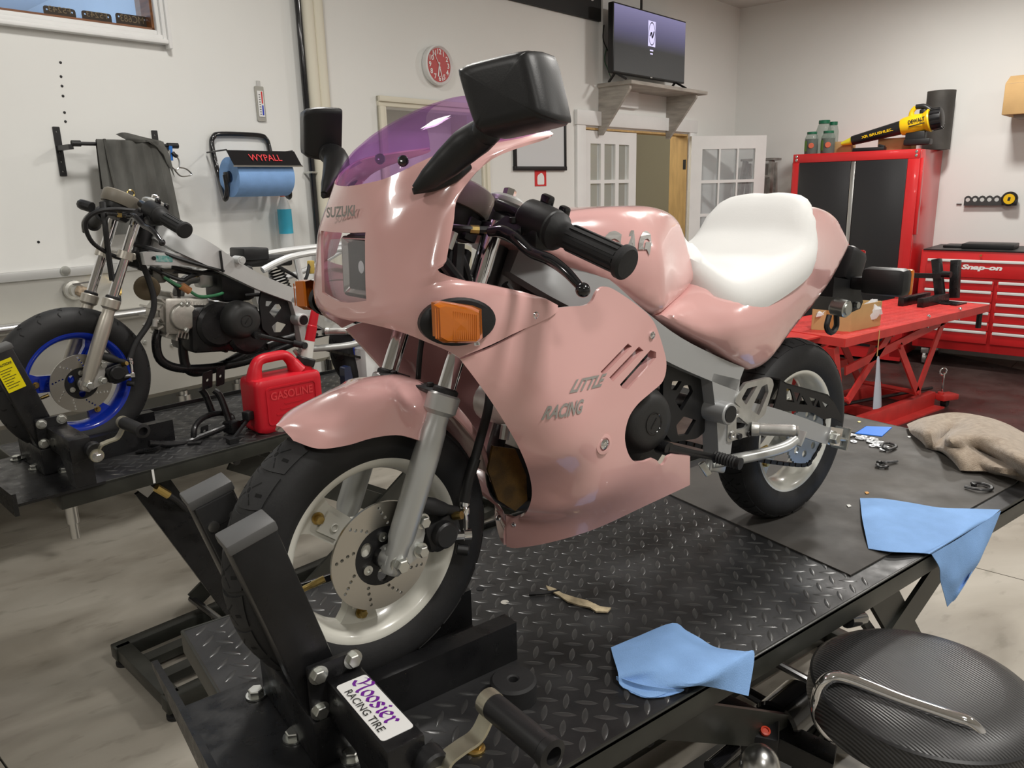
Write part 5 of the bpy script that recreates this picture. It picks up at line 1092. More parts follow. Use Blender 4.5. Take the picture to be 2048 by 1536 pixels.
AC = [(1404, 562, -.100), (1330, 633, -.140), (1440, 698, -.152), (1512, 740, -.135), (1590, 662, -.125), (1672, 556, -.082), (1706, 490, -.050), (1670, 425, -.060), (1600, 414, -.088), (1617, 480, -.130), (1500, 578, -.146), (1440, 592, -.138), (1470, 650, -.170), (1560, 600, -.158), (1640, 500, -.112), (1540, 690, -.150)]
AO = [(1404, 562, 1), (1380, 588), (1352, 612), (1329, 634, 1), (1380, 664), (1440, 699), (1492, 735), (1514, 742), (1545, 722), (1590, 662), (1640, 602), (1672, 556), (1706, 490, 1), (1690, 456), (1672, 427), (1640, 413), (1598, 412, 1), (1608, 432), (1618, 480), (1611, 514), (1560, 548), (1500, 579), (1446, 592), (1428, 580)]
P, F = sheet(BF, AO, AC, step=.013, rnd=.020); slab(MB(BF), P, F).obj('tail_cowl', m_pink, bike, ang=45)
prof = [(.640, .668, .030, .664), (.640, .640, .062, .632), (.648, .602, .098, .592), (.676, .578, .130, .563), (.730, .581, .141, .566), (.810, .600, .142, .590), (.880, .628, .137, .618), (.912, .656, .126, .644), (.928, .694, .110, .686), (.938, .714, .094, .705), (.950, .722, .084, .711), (.966, .722, .076, .710)]
rows = []
for x_, zc2, hw, ze in prof:
    h_ = [(-hw + .004, ze - .030), (-hw, ze - .010), (-hw * .93, ze + (zc2 - ze) * .35), (-hw * .70, zc2 - (zc2 - ze) * .25), (-hw * .35, zc2)]
    L_ = [(x_, a, b) for a, b in h_] + [(x_, 0, zc2 - .002)] + [(x_, -a, b) for a, b in h_[::-1]]; rows.append(L_)
recalc(MB(BF).grid(rows, .024, 3, 3).obj('seat', m_ivory, bike, ang=60))
# tail lamp, rear mudguard, rear signals
m_rlamp = M('red_lens', (.35, .01, .01), .15, coat=.5)
rm = MB(BF).box((1.250, 0, .585), (.075, .11, .085), roty(.35), bev=.016).box((1.285, 0, .545), (.05, .08, .05), roty(.2), bev=.010).obj('tail_lamp_housing', m_black, bike)
MB(BF).box((1.289, 0, .594), (.012, .085, .055), roty(.35), bev=.004).obj('tail_lamp_lens', m_rlamp, rm)
MB(BF).plate([(1.15, .565), (1.255, .550), (1.285, .500), (1.275, .485), (1.235, .478), (1.205, .495), (1.15, .52)], (0, .055, 0), (1, 0, 0), (0, 0, 1), .11).obj('rear_mudguard', m_black, bike)
MB(BF).cyl((1.25, -.056, .495), (1.25, -.064, .495), .008, n=12).obj('mudguard_bolt', m_zinc, bike)
MB(BF).tube([(1.135, -.06, .480), (1.125, -.062, .455), (1.145, -.062, .440), (1.168, -.06, .452), (1.165, -.06, .478)], .0065, n=8).obj('helmet_hook', m_black, bike)
MB(BF).cyl((1.165, -.05, .498), (1.165, -.085, .494), .020, n=18, bev=.002).cyl((1.165, -.084, .494), (1.165, -.088, .494), .014, n=18).obj('helmet_lock', m_zinc, bike)
for s in (-1, 1):
    MB(BF).cyl((1.245, s * .03, .545), (1.245, s * .10, .545), .013, n=12).box((1.235, s * .075, .548), (.035, .04, .03), bev=.006).obj('signal_stalk', m_black, bike)
    sg = MB(BF).box((1.225, s * .135, .556), (.046, .10, .062), rotz(s * -.05), bev=.014).obj('rear_signal', m_black, bike)
    MB(BF).box((1.250, s * .135, .556), (.014, .096, .058), bev=.006).obj('amber_lens', m_amber, sg)
def chain(fr, t, loop, y, mat):
    P = catmull(np.array([(a, y, b) for a, b in loop]), 12, True); d = np.r_[0, np.cumsum(np.linalg.norm(np.diff(np.r_[P, P[:1]], axis=0), axis=1))]; n = int(d[-1] / .0125)
    PP = np.r_[P, P[:1]]; Q = np.stack([np.interp(np.arange(n) * d[-1] / n, d, PP[:, i]) for i in range(3)], -1); mb = MB(fr)
    for i in range(n):
        a, b = Q[i], Q[(i + 1) % n]; w = .0105 if i % 2 else .0075; mb.bar(a + (a - b) * .12, b + (b - a) * .12, w, .0085, up=(0, 0, 1))
    return mb.obj('drive_chain', mat, t, kind='stuff', flat=True)
def running_gear(FB, FS, tg, mF, m_head):
    # frame, engine and running gear
    fp = [(.255, .030, .640, .060), (.300, .078, .608, .070), (.360, .108, .572, .068), (.440, .118, .522, .054), (.530, .120, .473, .048), (.640, .120, .427, .046), (.715, .120, .399, .046)]
    for s in (-1, 1):
        rows = []
        for x_, y_, z_, h_ in fp:
            n_ = np.array([.46, 0, .888]); c = np.array([x_, s * y_, z_])
            a, b = n_ * h_ / 2, np.array([0, .018, 0]); rows.append([c - a - b, c + a - b, c + a + b, c - a + b, c - a - b])
        R2 = np.array([[r[j] for r in rows] for j in range(5)]); sp = MB(FB).grid(R2, 0, 4, 1)
        P0, P1 = rows[-1][:4], rows[0][:4]; sp.add(P0, [(0, 1, 2, 3)]).add(P1, [(3, 2, 1, 0)]); recalc(sp.obj('frame_spar', mF, tg, ang=30))
        MB(FB).plate([(.628, .422), (.715, .398), (.700, .256), (.664, .258), (.652, .330)], (0, s * .12 + .018, 0), (1, 0, 0), (0, 0, 1), .036).obj('frame_pillar', mF, tg)
        MB(FB).cyl((.659, s * .100, .345), (.659, s * .162, .345), .021, n=24, bev=.002).cyl((.659, s * .158, .345), (.659, s * .1625, .345), .0155, n=20).obj('pivot_boss', mF, tg)
        MB(FB).cyl((.659, s * .158, .345), (.659, s * .164, .345), .0158, n=20).obj('pivot_cap', m_black, tg)
    q = lambda lst, y, k=3.84, ox=1200, oy=680: [BF.p(a / k + ox, b / k + oy, y=y)[[0, 2]] for a, b in lst]
    HG = q([(975, 785), (985, 500), (1008, 486), (1048, 500), (1080, 522), (1035, 478), (1040, 445), (1118, 330), (1298, 285), (1322, 302), (1332, 345), (1262, 575), (1205, 620), (1190, 660), (1205, 700), (1180, 728)], -.140)
    HH = [q([(1085, 450), (1128, 372), (1208, 350), (1118, 500)], -.140), q([(1155, 535), (1240, 358), (1282, 336), (1292, 400), (1218, 578)], -.140), q([(1045, 592), (1068, 592), (1138, 652), (1120, 676), (1045, 694)], -.140)]
    hang = MB(FB).plate(roundpoly(HG, .004), (0, -.134, 0), (1, 0, 0), (0, 0, 1), .007, [roundpoly(h, .003) for h in HH]).obj('footrest_hanger', m_alu, tg)
    for (a, b) in ((1040, 560), (1012, 730)): MB(FB).lathe(BF.p(a / 3.84 + 1200, b / 3.84 + 680, y=-.1415), (0, -1, 0), [(0, 0), (.009, 0), (.008, .004), (.004, .0045), (.004, .002), (0, .002)], 14).obj('hanger_bolt', m_steel, hang)
    for (a, b) in ((1066, 738), (1140, 718)): MB(FB).lathe(BF.p(a / 3.84 + 1200, b / 3.84 + 680, y=-.1415), (0, -1, 0), [(0, 0), (.006, 0), (.006, .004), (.003, .004), (0, .002)], 10).obj('hanger_bolt', m_black, hang)
    p0, p1 = BF.p(1508, 858, y=-.145), BF.p(1600, 862, y=-.215)
    pg = MB(FB); d_ = unit(p1 - p0); L_ = np.linalg.norm(p1 - p0); pf = [(0, -.004), (.014, -.004), (.0135, .006)]
    for k in range(11): pf += [(.0116, .010 + k * .0058), (.0122, .0129 + k * .0058)]
    pf += [(.010, .076), (.007, L_ - .014), (.010, L_ - .009), (.010, L_ - .003), (0, L_)]
    pg.lathe(p0, d_, pf, 14).obj('footrest', m_alu, hang)
    sa = [(.660, .345, .040), (.80, .314, .044), (.95, .266, .042), (1.06, .226, .040), (1.135, .203, .038)]
    for s in (-1, 1):
        rows = [[np.array([x_, s * .104 + b, z_ + a * h_ / 2]) for a, b in ((-1, -.014), (1, -.014), (1, .014), (-1, .014), (-1, -.014))] for x_, z_, h_ in sa]
        R2 = np.array([[r[j] for r in rows] for j in range(5)]); w_ = MB(FB).grid(R2, 0, 4, 1); w_.add(rows[-1][:4], [(0, 1, 2, 3)]); recalc(w_.obj('swingarm', mF, tg, ang=30))
        MB(FB).box((1.100, s * .1195, .216), (.055, .004, .040), roty(.25)).obj('adjuster_plate', m_chrome, tg)
        hexbolt(MB(FB), (1.085, s * .121, .216), (0, s, 0), .012, .016).obj('rear_axle_nut', m_zinc, tg)
        MB(FB).cyl((1.10, s * .1235, .212), (1.150, s * .1235, .200), .0045, n=8).box((1.142, s * .112, .203), (.006, .036, .05), roty(.25)).obj('chain_adjuster', m_zinc, tg)
    MB(FB).cyl((.66, -.118, .345), (.66, .118, .345), .018, n=16).obj('swingarm_pivot', mF, tg)
    CG = q([(1335, 545), (1375, 410), (1395, 305), (1440, 335), (1755, 420), (1800, 470), (1862, 590), (1870, 640), (1800, 600), (1720, 610), (1640, 560), (1420, 545), (1360, 560)], -.075)
    CHh = [q(h, -.075) for h in ([(1440, 375), (1470, 380), (1500, 480), (1440, 470)], [(1495, 400), (1545, 412), (1520, 480)], [(1560, 430), (1600, 500), (1535, 495)], [(1615, 440), (1665, 455), (1645, 510)], [(1685, 460), (1700, 520), (1660, 515)], [(1710, 470), (1760, 500), (1740, 525)])]
    MB(FB).plate(roundpoly(CG, .005), (0, -.070, 0), (1, 0, 0), (0, 0, 1), .003, CHh).obj('chain_guard', m_black, tg)
    g2 = q([(1395, 300), (1440, 332), (1755, 418), (1800, 468)], -.075); MB(FB).grid([[(a, -.073, b) for a, b in g2], [(a, -.045, b) for a, b in g2]], .003).obj('chain_guard_lip', m_black, tg)
    spz = [circle2((.047 * math.cos(R_(b)), .047 * math.sin(R_(b))), .009, 12) for b in range(0, 360, 45)]
    teeth = []
    for k in range(80): a = 2 * math.pi * k / 80; teeth.append(((.074 if k % 2 else .070) * math.cos(a), (.074 if k % 2 else .070) * math.sin(a)))
    MB(FB).plate(teeth, (1.08, -.056, .212), (1, 0, 0), (0, 0, 1), .005, spz).obj('rear_sprocket', M('sprocket_steel', (.45, .52, .60), .35, metal=.8), tg)
    lp = [(1.08 + .074 * math.cos(R_(a)), .212 + .074 * math.sin(R_(a))) for a in (95, 60, 20, -20, -60, -95)] + [(.85, .200), (.60, .285)] + [(.49 + .026 * math.cos(R_(a)), .315 + .026 * math.sin(R_(a))) for a in (-110, 180, 80)] + [(.75, .335)]
    chain(FB, tg, lp, -.058, M('chain_steel', (.035, .032, .028), .45, metal=.6))
    MB(FB).tube([BF.p(1425, 926, y=-.125), BF.p(1480, 917, y=-.135), BF.p(1540, 904, y=-.142), BF.p(1572, 893, y=-.145), BF.p(1590, 880, y=-.145)], [.0105, .0115, .0115, .0115, .0105], n=14).obj('side_stand', m_silver, tg)
    e = BF.p(1594, 878, y=-.147); MB(FB).box(e + np.array([.004, 0, .002]), (.034, .028, .006), roty(-.95), bev=.002).box(BF.p(1432, 928, y=-.118), (.05, .016, .03), roty(.3), bev=.004).obj('stand_foot', m_silver, tg)
    MB(FB).bar(BF.p(1402, 925, y=-.11), BF.p(1418, 950, y=-.12), .012, .014, bev=.003).obj('stand_tab', m_zinc, tg)
    # engine
    eng = MB(FB).box((.43, 0, .33), (.23, .17, .15), roty(.06), bev=.02).cyl((.50, -.10, .315), (.50, .10, .315), .075, n=28, bev=.01).cyl((.40, -.10, .345), (.40, .10, .345), .07, n=28, bev=.01).obj('crankcase', m_blackm, tg)
    cc_ = BF.p(1301, 845, y=-.150); ex = .5 * (BF.p(1345, 845, y=-.15)[0] - BF.p(1254, 845, y=-.15)[0])
    MB(FB).lathe((cc_[0], -.095, cc_[2]), (0, -1, 0), [(0, 0), (ex * 1.08, 0), (ex * 1.08, .028), (ex * 1.03, .040), (ex * .93, .052), (ex * .80, .060), (ex * .55, .0625), (0, .063)], 48).obj('clutch_cover', M('cover_black', (.022, .022, .022), .5, bump=.1, bs=400), tg, ang=50)
    MB(FB).lathe((cc_[0], -.158, cc_[2]), (0, -1, 0), [(.0185, 0), (.0195, .001), (.0175, .001), (.0165, 0)], 28, closed=True).bar((cc_[0] - .006, -.1585, cc_[2] - .008), (cc_[0] + .006, -.1585, cc_[2] + .008), .003, .001, up=(0, 1, 0)).obj('cover_emblem', m_gloss, tg)
    q5 = lambda l: [BF.p(a / 3.84 + 1000, b / 3.84 + 600, y=-.108)[[0, 2]] for a, b in l]
    CV = q5([(1240, 640), (1290, 430), (1480, 560), (1560, 640), (1560, 1010), (1500, 1060), (1310, 1090), (1240, 1000)])
    CVh = [roundpoly(q5(h), .003) for h in ([(1310, 620), (1385, 620), (1340, 690), (1300, 690)], [(1400, 655), (1450, 650), (1470, 700), (1380, 850), (1330, 770)], [(1340, 960), (1400, 890), (1495, 920), (1430, 1030), (1355, 1040)])]
    MB(FB).plate(roundpoly(CV, .006), (0, -.104, 0), (1, 0, 0), (0, 0, 1), .008, CVh).obj('sprocket_cover', m_black, tg)
    MB(FB).cyl((.50, -.09, .35), (.50, -.098, .35), .022, n=16).obj('front_sprocket_nut', m_gold, tg)
    s0_, s1_, s2_ = BF.p(1335, 898, y=-.165), BF.p(1430, 914, y=-.165), BF.p(1472, 925, y=-.205)
    MB(FB).tube([s0_, (s0_ + s1_) / 2, s1_], [.010, .0065, .006], n=12, flat=((0, 1, 0), .5)).cyl(s0_ + np.array([0, -.004, 0]), s0_ + np.array([0, .02, 0]), .012, n=14).obj('shift_lever', m_blackm, tg)
    pf = [(0, 0), (.009, 0)]
    for k in range(8): pf += [(.0115, .003 + k * .0055), (.0095, .0055 + k * .0055)]
    MB(FB).lathe(BF.p(1428, 913, y=-.160), BF.p(1474, 926, y=-.205) - BF.p(1428, 913, y=-.160), pf + [(.011, .050), (.011, .053), (0, .054)], 16).obj('shift_peg', m_rubber, tg)
    cyl_ = MB(FB)
    for k in range(8): cyl_.box((.298 + .010 * k, 0, .372 - .003 * k), (.005, .13, .12), roty(.3), bev=.002)
    cyl_.box((.335, 0, .365), (.085, .09, .09), roty(.3)).obj('cylinder_fins', m_head, tg, kind='stuff')
    MB(FB).cyl((.268, -.05, .388), (.268, .05, .388), .035, n=20, bev=.004).obj('cylinder_head', m_head, tg)
    MB(FB).cyl(BF.p(1012, 850, y=-.075), BF.p(1008, 878, y=-.075), .008, n=10).cyl(BF.p(1006, 858, y=-.07), BF.p(1022, 856, y=-.075), .006, n=8).obj('oil_union', m_alu, tg)
    MB(FB).tube([(.262, 0, .36), (.235, -.01, .30), (.25, -.01, .235), (.34, 0, .20), (.55, .05, .19), (.78, .12, .22)], .014, n=12).obj('exhaust_pipe', m_blackm, tg)
    # bars, controls, instruments
    ga, gb = SF.p(1112, 462, y=-.195), SF.p(1254, 527, y=-.315)
    gd = unit(gb - ga); hb = MB(FS).tube([SF.p(1000, 412, y=-.070), SF.p(1030, 424, y=-.105), ga + gd * .02], .0112, n=14, k=4).cyl(ga, gb, .010, n=12).obj('handlebar', m_gloss, tg)
    gl_ = np.linalg.norm(gb - ga)
    pf = [(.019, -.004), (.026, -.002), (.026, .004), (.0185, .012), (.0170, .020), (.0172, gl_ - .010), (.0225, gl_ - .008), (.0225, gl_ - .001), (.0190, gl_ + .002), (0, gl_ + .003)]
    gr = MB(FS).lathe(ga, gd, pf, 28).obj('grip', m_rubber, tg)
    ug, wg, _ = basis(gd); rb = MB(FS)
    for k in range(12):
        a = 2 * math.pi * k / 12; o_ = (ug * math.cos(a) + wg * math.sin(a)) * .0172; rb.bar(ga + gd * .030 + o_, ga + gd * (gl_ - .012) + o_, .005, .003, up=o_)
    rb.obj('grip_rib', m_rubber, gr, kind='stuff')
    sw0 = ga - gd * .060
    sw = MB(FS).lathe(sw0, gd, [(0, 0), (.022, 0), (.0275, .006), (.0285, .030), (.0275, .056), (.024, .060), (0, .060)], 24).box(sw0 + gd * .03 + np.array([-.002, 0, -.018]), (.045, .054, .035), rotz(-.2), bev=.010).obj('switch_housing', m_black, tg)
    for px, py, yy, sz in ((1093, 408, -.165, (.012, .020, .026)), (1128, 425, -.185, (.012, .016, .018))):
        c = SF.p(px, py, y=yy); MB(FS).box(c, sz, rotx(.3), bev=.004).obj('switch_toggle', m_gloss, sw)
    for k in range(3): MB(FS).box(SF.p(1103 + k * 9, 425 + k * 3.4, y=-.1745), (.003, .007, .0015), rotx(.3)).obj('switch_mark', m_grey, sw)
    lv = MB(FS).tube([SF.p(978, 464, y=-.125), SF.p(1005, 463, y=-.145), SF.p(1030, 476, y=-.170), SF.p(1062, 504, y=-.200), SF.p(1100, 520, y=-.235), SF.p(1132, 543, y=-.265), SF.p(1160, 573, y=-.290)], [.0065, .0085, .0085, .0075, .0078, .0068, .0055], n=14, k=6).obj('clutch_lever', m_gloss, tg)
    MB(FS).sphere(SF.p(1166, 580, y=-.296), .0095, 18, 12).obj('lever_ball', m_gloss, lv)
    pc = [SF.p(a, b, y=yy) for a, b, yy in ((984, 452, -.128), (1012, 431, -.125), (1052, 440, -.155), (1042, 455, -.160), (1020, 468, -.150))]
    pq = MB(FS); pq.add(pc + [q_ - np.array([0, 0, .012]) for q_ in pc], [(4, 3, 2, 1, 0), (5, 6, 7, 8, 9)] + [(i, (i + 1) % 5, 5 + (i + 1) % 5, 5 + i) for i in range(5)]).obj('lever_perch', m_gloss, tg); 
    MB(FS).cyl(SF.p(1027, 447, y=-.142), SF.p(1027, 434, y=-.142), .0062, n=12, bev=.001).obj('perch_bolt', m_black, tg)
    MB(FS).tube([SF.p(985, 460, y=-.125), SF.p(955, 459, y=-.115), SF.p(915, 456, y=-.10), SF.p(880, 452, y=-.05)], .005, n=8).obj('clutch_cable', m_black, tg)
    MB(FS).cyl(SF.p(958, 460, y=-.116), SF.p(940, 459, y=-.110), .0062, n=8).cyl(SF.p(975, 461, y=-.122), SF.p(962, 460, y=-.117), .0045, n=8).obj('cable_adjuster', m_gold, tg)
    gd2 = unit((.42, 0, .90)); gc = SF.p(937, 418, y=-.022) + np.array([-.022, 0, .002])
    gg = MB(FS).lathe(gc, gd2, [(0, -.004), (.047, -.004), (.0495, .002), (.0505, .024), (.049, .030), (.045, .033), (.042, .030), (0, .030)], 40).obj('gauge_bezel', m_gaugeg, tg)
    MB(FS).lathe(gc - gd2 * .042, gd2, [(0, 0), (.034, 0), (.040, .010), (.041, .038), (0, .038)], 28).box(gc - gd2 * .03 + np.array([.01, -.035, -.004]), (.022, .02, .035), roty(.4), bev=.003).obj('gauge_body', m_black, tg)
    MB(FS).lathe(gc + gd2 * .0305, gd2, [(0, 0), (.041, 0), (.041, .001), (0, .001)], 32).obj('gauge_face', m_gloss, gg)
    sc0 = SF.p(1012, 410, y=-.010)
    MB(FS).lathe(sc0, ST_AX, [(0, -.004), (.030, -.004), (.0325, .0), (.0325, .006), (.026, .011), (0, .012)], 32).obj('top_yoke_cap', m_silver, tg)
    hexbolt(MB(FS), sc0 + ST_AX * .010, ST_AX, .0105, .016).obj('stem_nut', m_chrome, tg)
    pt_ = lambda z: np.array([.004, 0, .215]) + unit((.177, 0, .456)) * ((z - .215) / unit((.177, 0, .456))[2])
    MB(FS).bar(pt_(.682) + np.array([.012, -.085, 0]), pt_(.682) + np.array([.012, .085, 0]), .05, .022, up=(0, 0, 1), bev=.005).cyl(sc0 - ST_AX * .2, sc0, .024, n=20).obj('top_yoke', m_black, tg)
    MB(FB).cyl((.245, 0, .53), (.285, 0, .655), .028, n=20).obj('head_tube', mF, tg)
    # right-hand bar, mirrored controls in short
    gaR, gbR = ga * (1, -1, 1), gb * (1, -1, 1)
    MB(FS).tube([SF.p(1000, 412, y=-.070) * (1, -1, 1), SF.p(1030, 424, y=-.105) * (1, -1, 1), gaR], .0112, n=12, k=3).cyl(gaR, gbR, .010, n=12).obj('handlebar', m_gloss, tg)
    MB(FS).lathe(gaR, unit(gbR - gaR), pf, 24).obj('grip', m_rubber, tg)
    MB(FS).tube([(.17, .13, .69), (.150, .17, .68), (.150, .23, .655), (.17, .29, .625)], .007, n=10).obj('brake_lever', m_gloss, tg)

running_gear(BF, SF, bike, m_frame, m_alu)
oc = [BF.p(a, b, y=-.085) for a, b in ((985, 892), (1030, 898), (1052, 950), (1054, 1000), (1030, 1022), (996, 1000), (975, 940))]
m_gauze = M('bronze_gauze', (.085, .045, .008), .45, metal=.4, var=.4, vs_=40, bump=.3, bs=500)
MB(BF).plate([(q_[0], q_[2]) for q_ in oc], (0, -.082, 0), (1, 0, 0), (0, 0, 1), .004).obj('oil_cooler_mesh', m_gauze, bike)
MB(BF).plate([(.29, .23), (.44, .25), (.44, .52), (.30, .52)], (0, .06, 0), (1, 0, 0), (0, 0, 1), .14).obj('inner_shade_block', m_dark, bike)  # near-black block added so vents and gaps in the fairing read as shade
# cockpit wiring and stays seen through the cowl opening
wr = [[(.10, -.06, .70), (.13, -.08, .64), (.15, -.09, .58), (.20, -.10, .54)], [(.09, -.04, .60), (.13, -.06, .585), (.19, -.07, .57)], [(.08, .02, .71), (.11, .0, .62), (.14, -.02, .53)], [(.12, -.09, .66), (.115, -.095, .60), (.14, -.10, .55), (.19, -.115, .53)], [(.20, -.09, .60), (.23, -.095, .565), (.28, -.10, .535), (.35, -.105, .50)]]
for k, w_ in enumerate(wr): MB(BF).tube(w_, .0065 + .002 * (k % 2), n=8).obj('wiring_loom', m_black, bike)
MB(BF).tube([(.035, -.09, .70), (.09, -.105, .63), (.16, -.10, .56), (.235, -.03, .57)], .009, n=10).obj('fairing_stay', m_blackm, bike)
MB(BF).tube([(.035, .09, .70), (.09, .105, .63), (.16, .10, .56), (.235, .03, .57)], .009, n=10).obj('fairing_stay', m_blackm, bike)
MB(BF).box((.10, -.035, .655), (.05, .06, .06), roty(.2), bev=.006).box((.14, -.03, .62), (.04, .05, .07), roty(.3), bev=.006).obj('wiring_box', m_black, bike)
MB(SF).cyl(SF.p(909, 465, y=-.095), SF.p(897, 498, y=-.095), .0055, n=10).obj('cable_end', m_steel, bike)
for s in (-1, 1): MB(BF).tube([(.25, s * .085, .512), (.33, s * .115, .478), (.42, s * .12, .44)], .012, n=8).obj('frame_downtube', m_black, bike)
bt = MB(BF).bar((.30, -.112, .548), (.50, -.128, .455), .012, .014).obj('fairing_bracket', m_black, bike)
MB(BF).box((.55, 0, .50), (.30, .16, .07), roty(.45), bev=.01).box((.85, 0, .52), (.30, .14, .08), roty(.1), bev=.01).obj('undertray', m_dark, bike)
fin(bike)
# ------------------------------------------------------------------ the far lift and the bare motorcycle on it
Y2 = 0.17262205
DF = Frame(rotz(Y2), (-.19144, 1.48025, HT + .04))
t = thing('motorcycle_lift', 'black diamond-plate lift table under the bare motorcycle with blue wheels', 'lift table')
lift(DF, t, -.147, 1.95, -.285, .31, lambda x, y: (x < .0 and y < .12) or (abs(y) < .10 and -.12 < x < .24) or x > 1.3, -HT - .04, 1.3)
c = [(70, 955), (70, 1020)]
MB(DF).cyl((-.10, -.17, -.05), (-.10, -.17, -.13), .016, n=14).cyl((-.10, -.17, -.13), (-.10, -.17, -.175), .012, n=14).obj('drop_leg', m_steel, t)
p0, p1 = DF.p(300, 966, y=-.20), DF.p(435, 1150, y=-.20)
MB(DF).bar(p0, p1 + (p1 - p0) * .6, .012, .10, up=(0, 0, 1)).obj('support_leg', m_blackm, t)
MB(DF).bar(DF.p(275, 966, y=-.24), DF.p(300, 985, y=-.24), .02, .03).obj('latch_bracket', m_steel, t)
MB(DF).cyl(DF.p(312, 975, y=-.25), DF.p(337, 990, y=-.25), .012, n=10).obj('hose_coupling', m_brass, t)
MB(DF).tube([DF.p(337, 990, y=-.25), DF.p(352, 1000, y=-.24), DF.p(372, 1020, y=-.2), DF.p(400, 1060, y=-.1)], .008, n=8).obj('hose', m_rubber, t)
MB(DF).box((DF.p(306, 946, y=-.289)[0], -.2885, -.02), (.006, .002, .04)).obj('edge_mark', m_whp, t)
fin(t)
B2 = Frame(rotz(Y2) @ roty(.0545 / 1.08), (-.19144, 1.48025, HT + .0545))
_a = R_(2.08); RS2 = np.eye(3) + math.sin(_a) * _K + (1 - math.cos(_a)) * (_K @ _K)
S2 = B2.sub(RS2, ST_P - RS2 @ ST_P)
m_bare = M('bare_frame', (.66, .67, .67), .38, metal=.45, var=.04, vs_=10)
m_bluer = M('blue_rim_paint', (.008, .035, .42), .20, coat=.8)
m_headw = M('engine_head', (.50, .48, .44), .42, metal=.8, var=.18, vs_=30, bump=.15, bs=200)
b2 = thing('bare_motorcycle', 'stripped silver-framed motorcycle with blue wheels on the far lift', 'motorcycle')
wheel(S2, b2, 0, m_bluer, spokes=(178, 58, -62), tread='zig'); wheel(B2, b2, 1.08, m_bluer, spokes=(100, -20, -140), disc=0, tread='zig')
fork(S2, b2, M('fork_gold_alloy', (.54, .51, .45), .38, metal=.7), m_chrome)
caliper(S2, b2, m_alu)
MB(S2).tube([(.128, -.080, .272), (.150, -.075, .315), (.195, -.07, .37), (.215, -.07, .43), (.205, -.066, .50), (.180, -.06, .58)], .0085, n=12).obj('brake_hose', m_rubber, b2)
running_gear(B2, S2, b2, m_bare, m_headw)
for s in (-1, 1):
    MB(B2).plate([(.185, .576), (.20, .578), (.32, .568), (.415, .540), (.415, .512), (.32, .533), (.19, .540)], (0, s * .085 + .012, 0), (1, 0, 0), (0, 0, 1), .024).obj('frame_brace', m_bare, b2)
    MB(B2).tube([(.560, s * .09, .510), (.62, s * .09, .535), (.68, s * .09, .552), (.80, s * .088, .566), (1.05, s * .08, .585)], .011, n=10).tube([(.685, s * .092, .540), (.70, s * .10, .44)], .010, n=10, k=1).tube([(.66, s * .1, .44), (.86, s * .09, .50), (1.02, s * .08, .575)], .010, n=10).obj('subframe_rail', m_bare, b2)
MB(B2).plate([(.215, .577), (.262, .578), (.262, .586), (.215, .585)], (0, 0, 0), (1, 0, 0), (0, 0, 1), .001) 
lb = MB(B2).box((.245, -.0985, .5565), (.048, .001, .018), roty(.06)).obj('frame_label', M('green_label', (.03, .30, .27), .5, col2=(.35, .5, .48), vs_=120), b2)
MB(B2).cyl((.215, -.0975, .559), (.215, -.0995, .559), .006, n=12).obj('brace_bolt', m_black, b2)
MB(B2).cyl((.455, -.118, .548), (.455, -.160, .548), .013, n=16).cyl((.455, -.160, .548), (.455, -.162, .548), .008, n=12).obj('tank_mount_boss', m_bare, b2)
MB(B2).bar((.398, -.1385, .578), (.402, -.1385, .512), .003, .010, up=(0, 1, 0)).obj('cable_tie', m_black, b2)
hd = MB(B2).box((.318, 0, .378), (.14, .125, .115), roty(.06), bev=.012).box((.405, 0, .365), (.08, .11, .09), bev=.008).obj('cylinder_block', m_headw, b2)
MB(B2).lathe((.302, -.062, .378), (0, -1, 0), [(0, 0), (.043, 0), (.043, .010), (.040, .015), (.036, .017), (0, .017)], 36).obj('head_cover', m_headw, b2)
for a in (75, 100, -90): hexbolt(MB(B2), (.302 + .040 * math.cos(R_(a)), -.078, .378 + .040 * math.sin(R_(a))), (0, -1, 0), .006, .008).obj('cover_bolt', m_zinc, b2)
for k in range(7):
    a = R_(110 + k * 24); c0 = np.array([.30 + .066 * math.cos(a), 0, .38 + .06 * math.sin(a)])
    MB(B2).bar(c0, c0 + np.array([.018 * math.cos(a), 0, .018 * math.sin(a)]), .12, .006, up=(-math.sin(a), 0, math.cos(a))).obj('cooling_fin', m_headw, b2)
MB(B2).tube([(.318, 0, .435), (.322, -.01, .46), (.345, -.015, .485), (.375, -.01, .492)], [.018, .018, .017, .020], n=14).obj('inlet_pipe', M('dull_alloy', (.22, .22, .22), .4, metal=.7), b2)
MB(B2).box((.40, -.005, .488), (.045, .05, .06), bev=.008).cyl((.40, -.005, .46), (.40, -.005, .535), .018, n=14).obj('carburettor', m_alu, b2)
MB(B2).box((.49, 0, .47), (.12, .13, .12), bev=.02).box((.60, 0, .535), (.20, .09, .035), bev=.008).box((.56, -.01, .56), (.09, .10, .04), bev=.006).obj('airbox', m_black, b2)
MB(B2).lathe((.205, -.055, .470), (-.3, -.9, 0), [(0, -.012), (.028, -.010), (.037, 0), (.036, .004), (.022, .008), (.008, .004), (0, .005)], 24).cyl((.215, -.03, .470), (.24, -.0, .50), .008, n=8).obj('horn', M('horn_bronze', (.12, .095, .06), .4, metal=.6), b2)
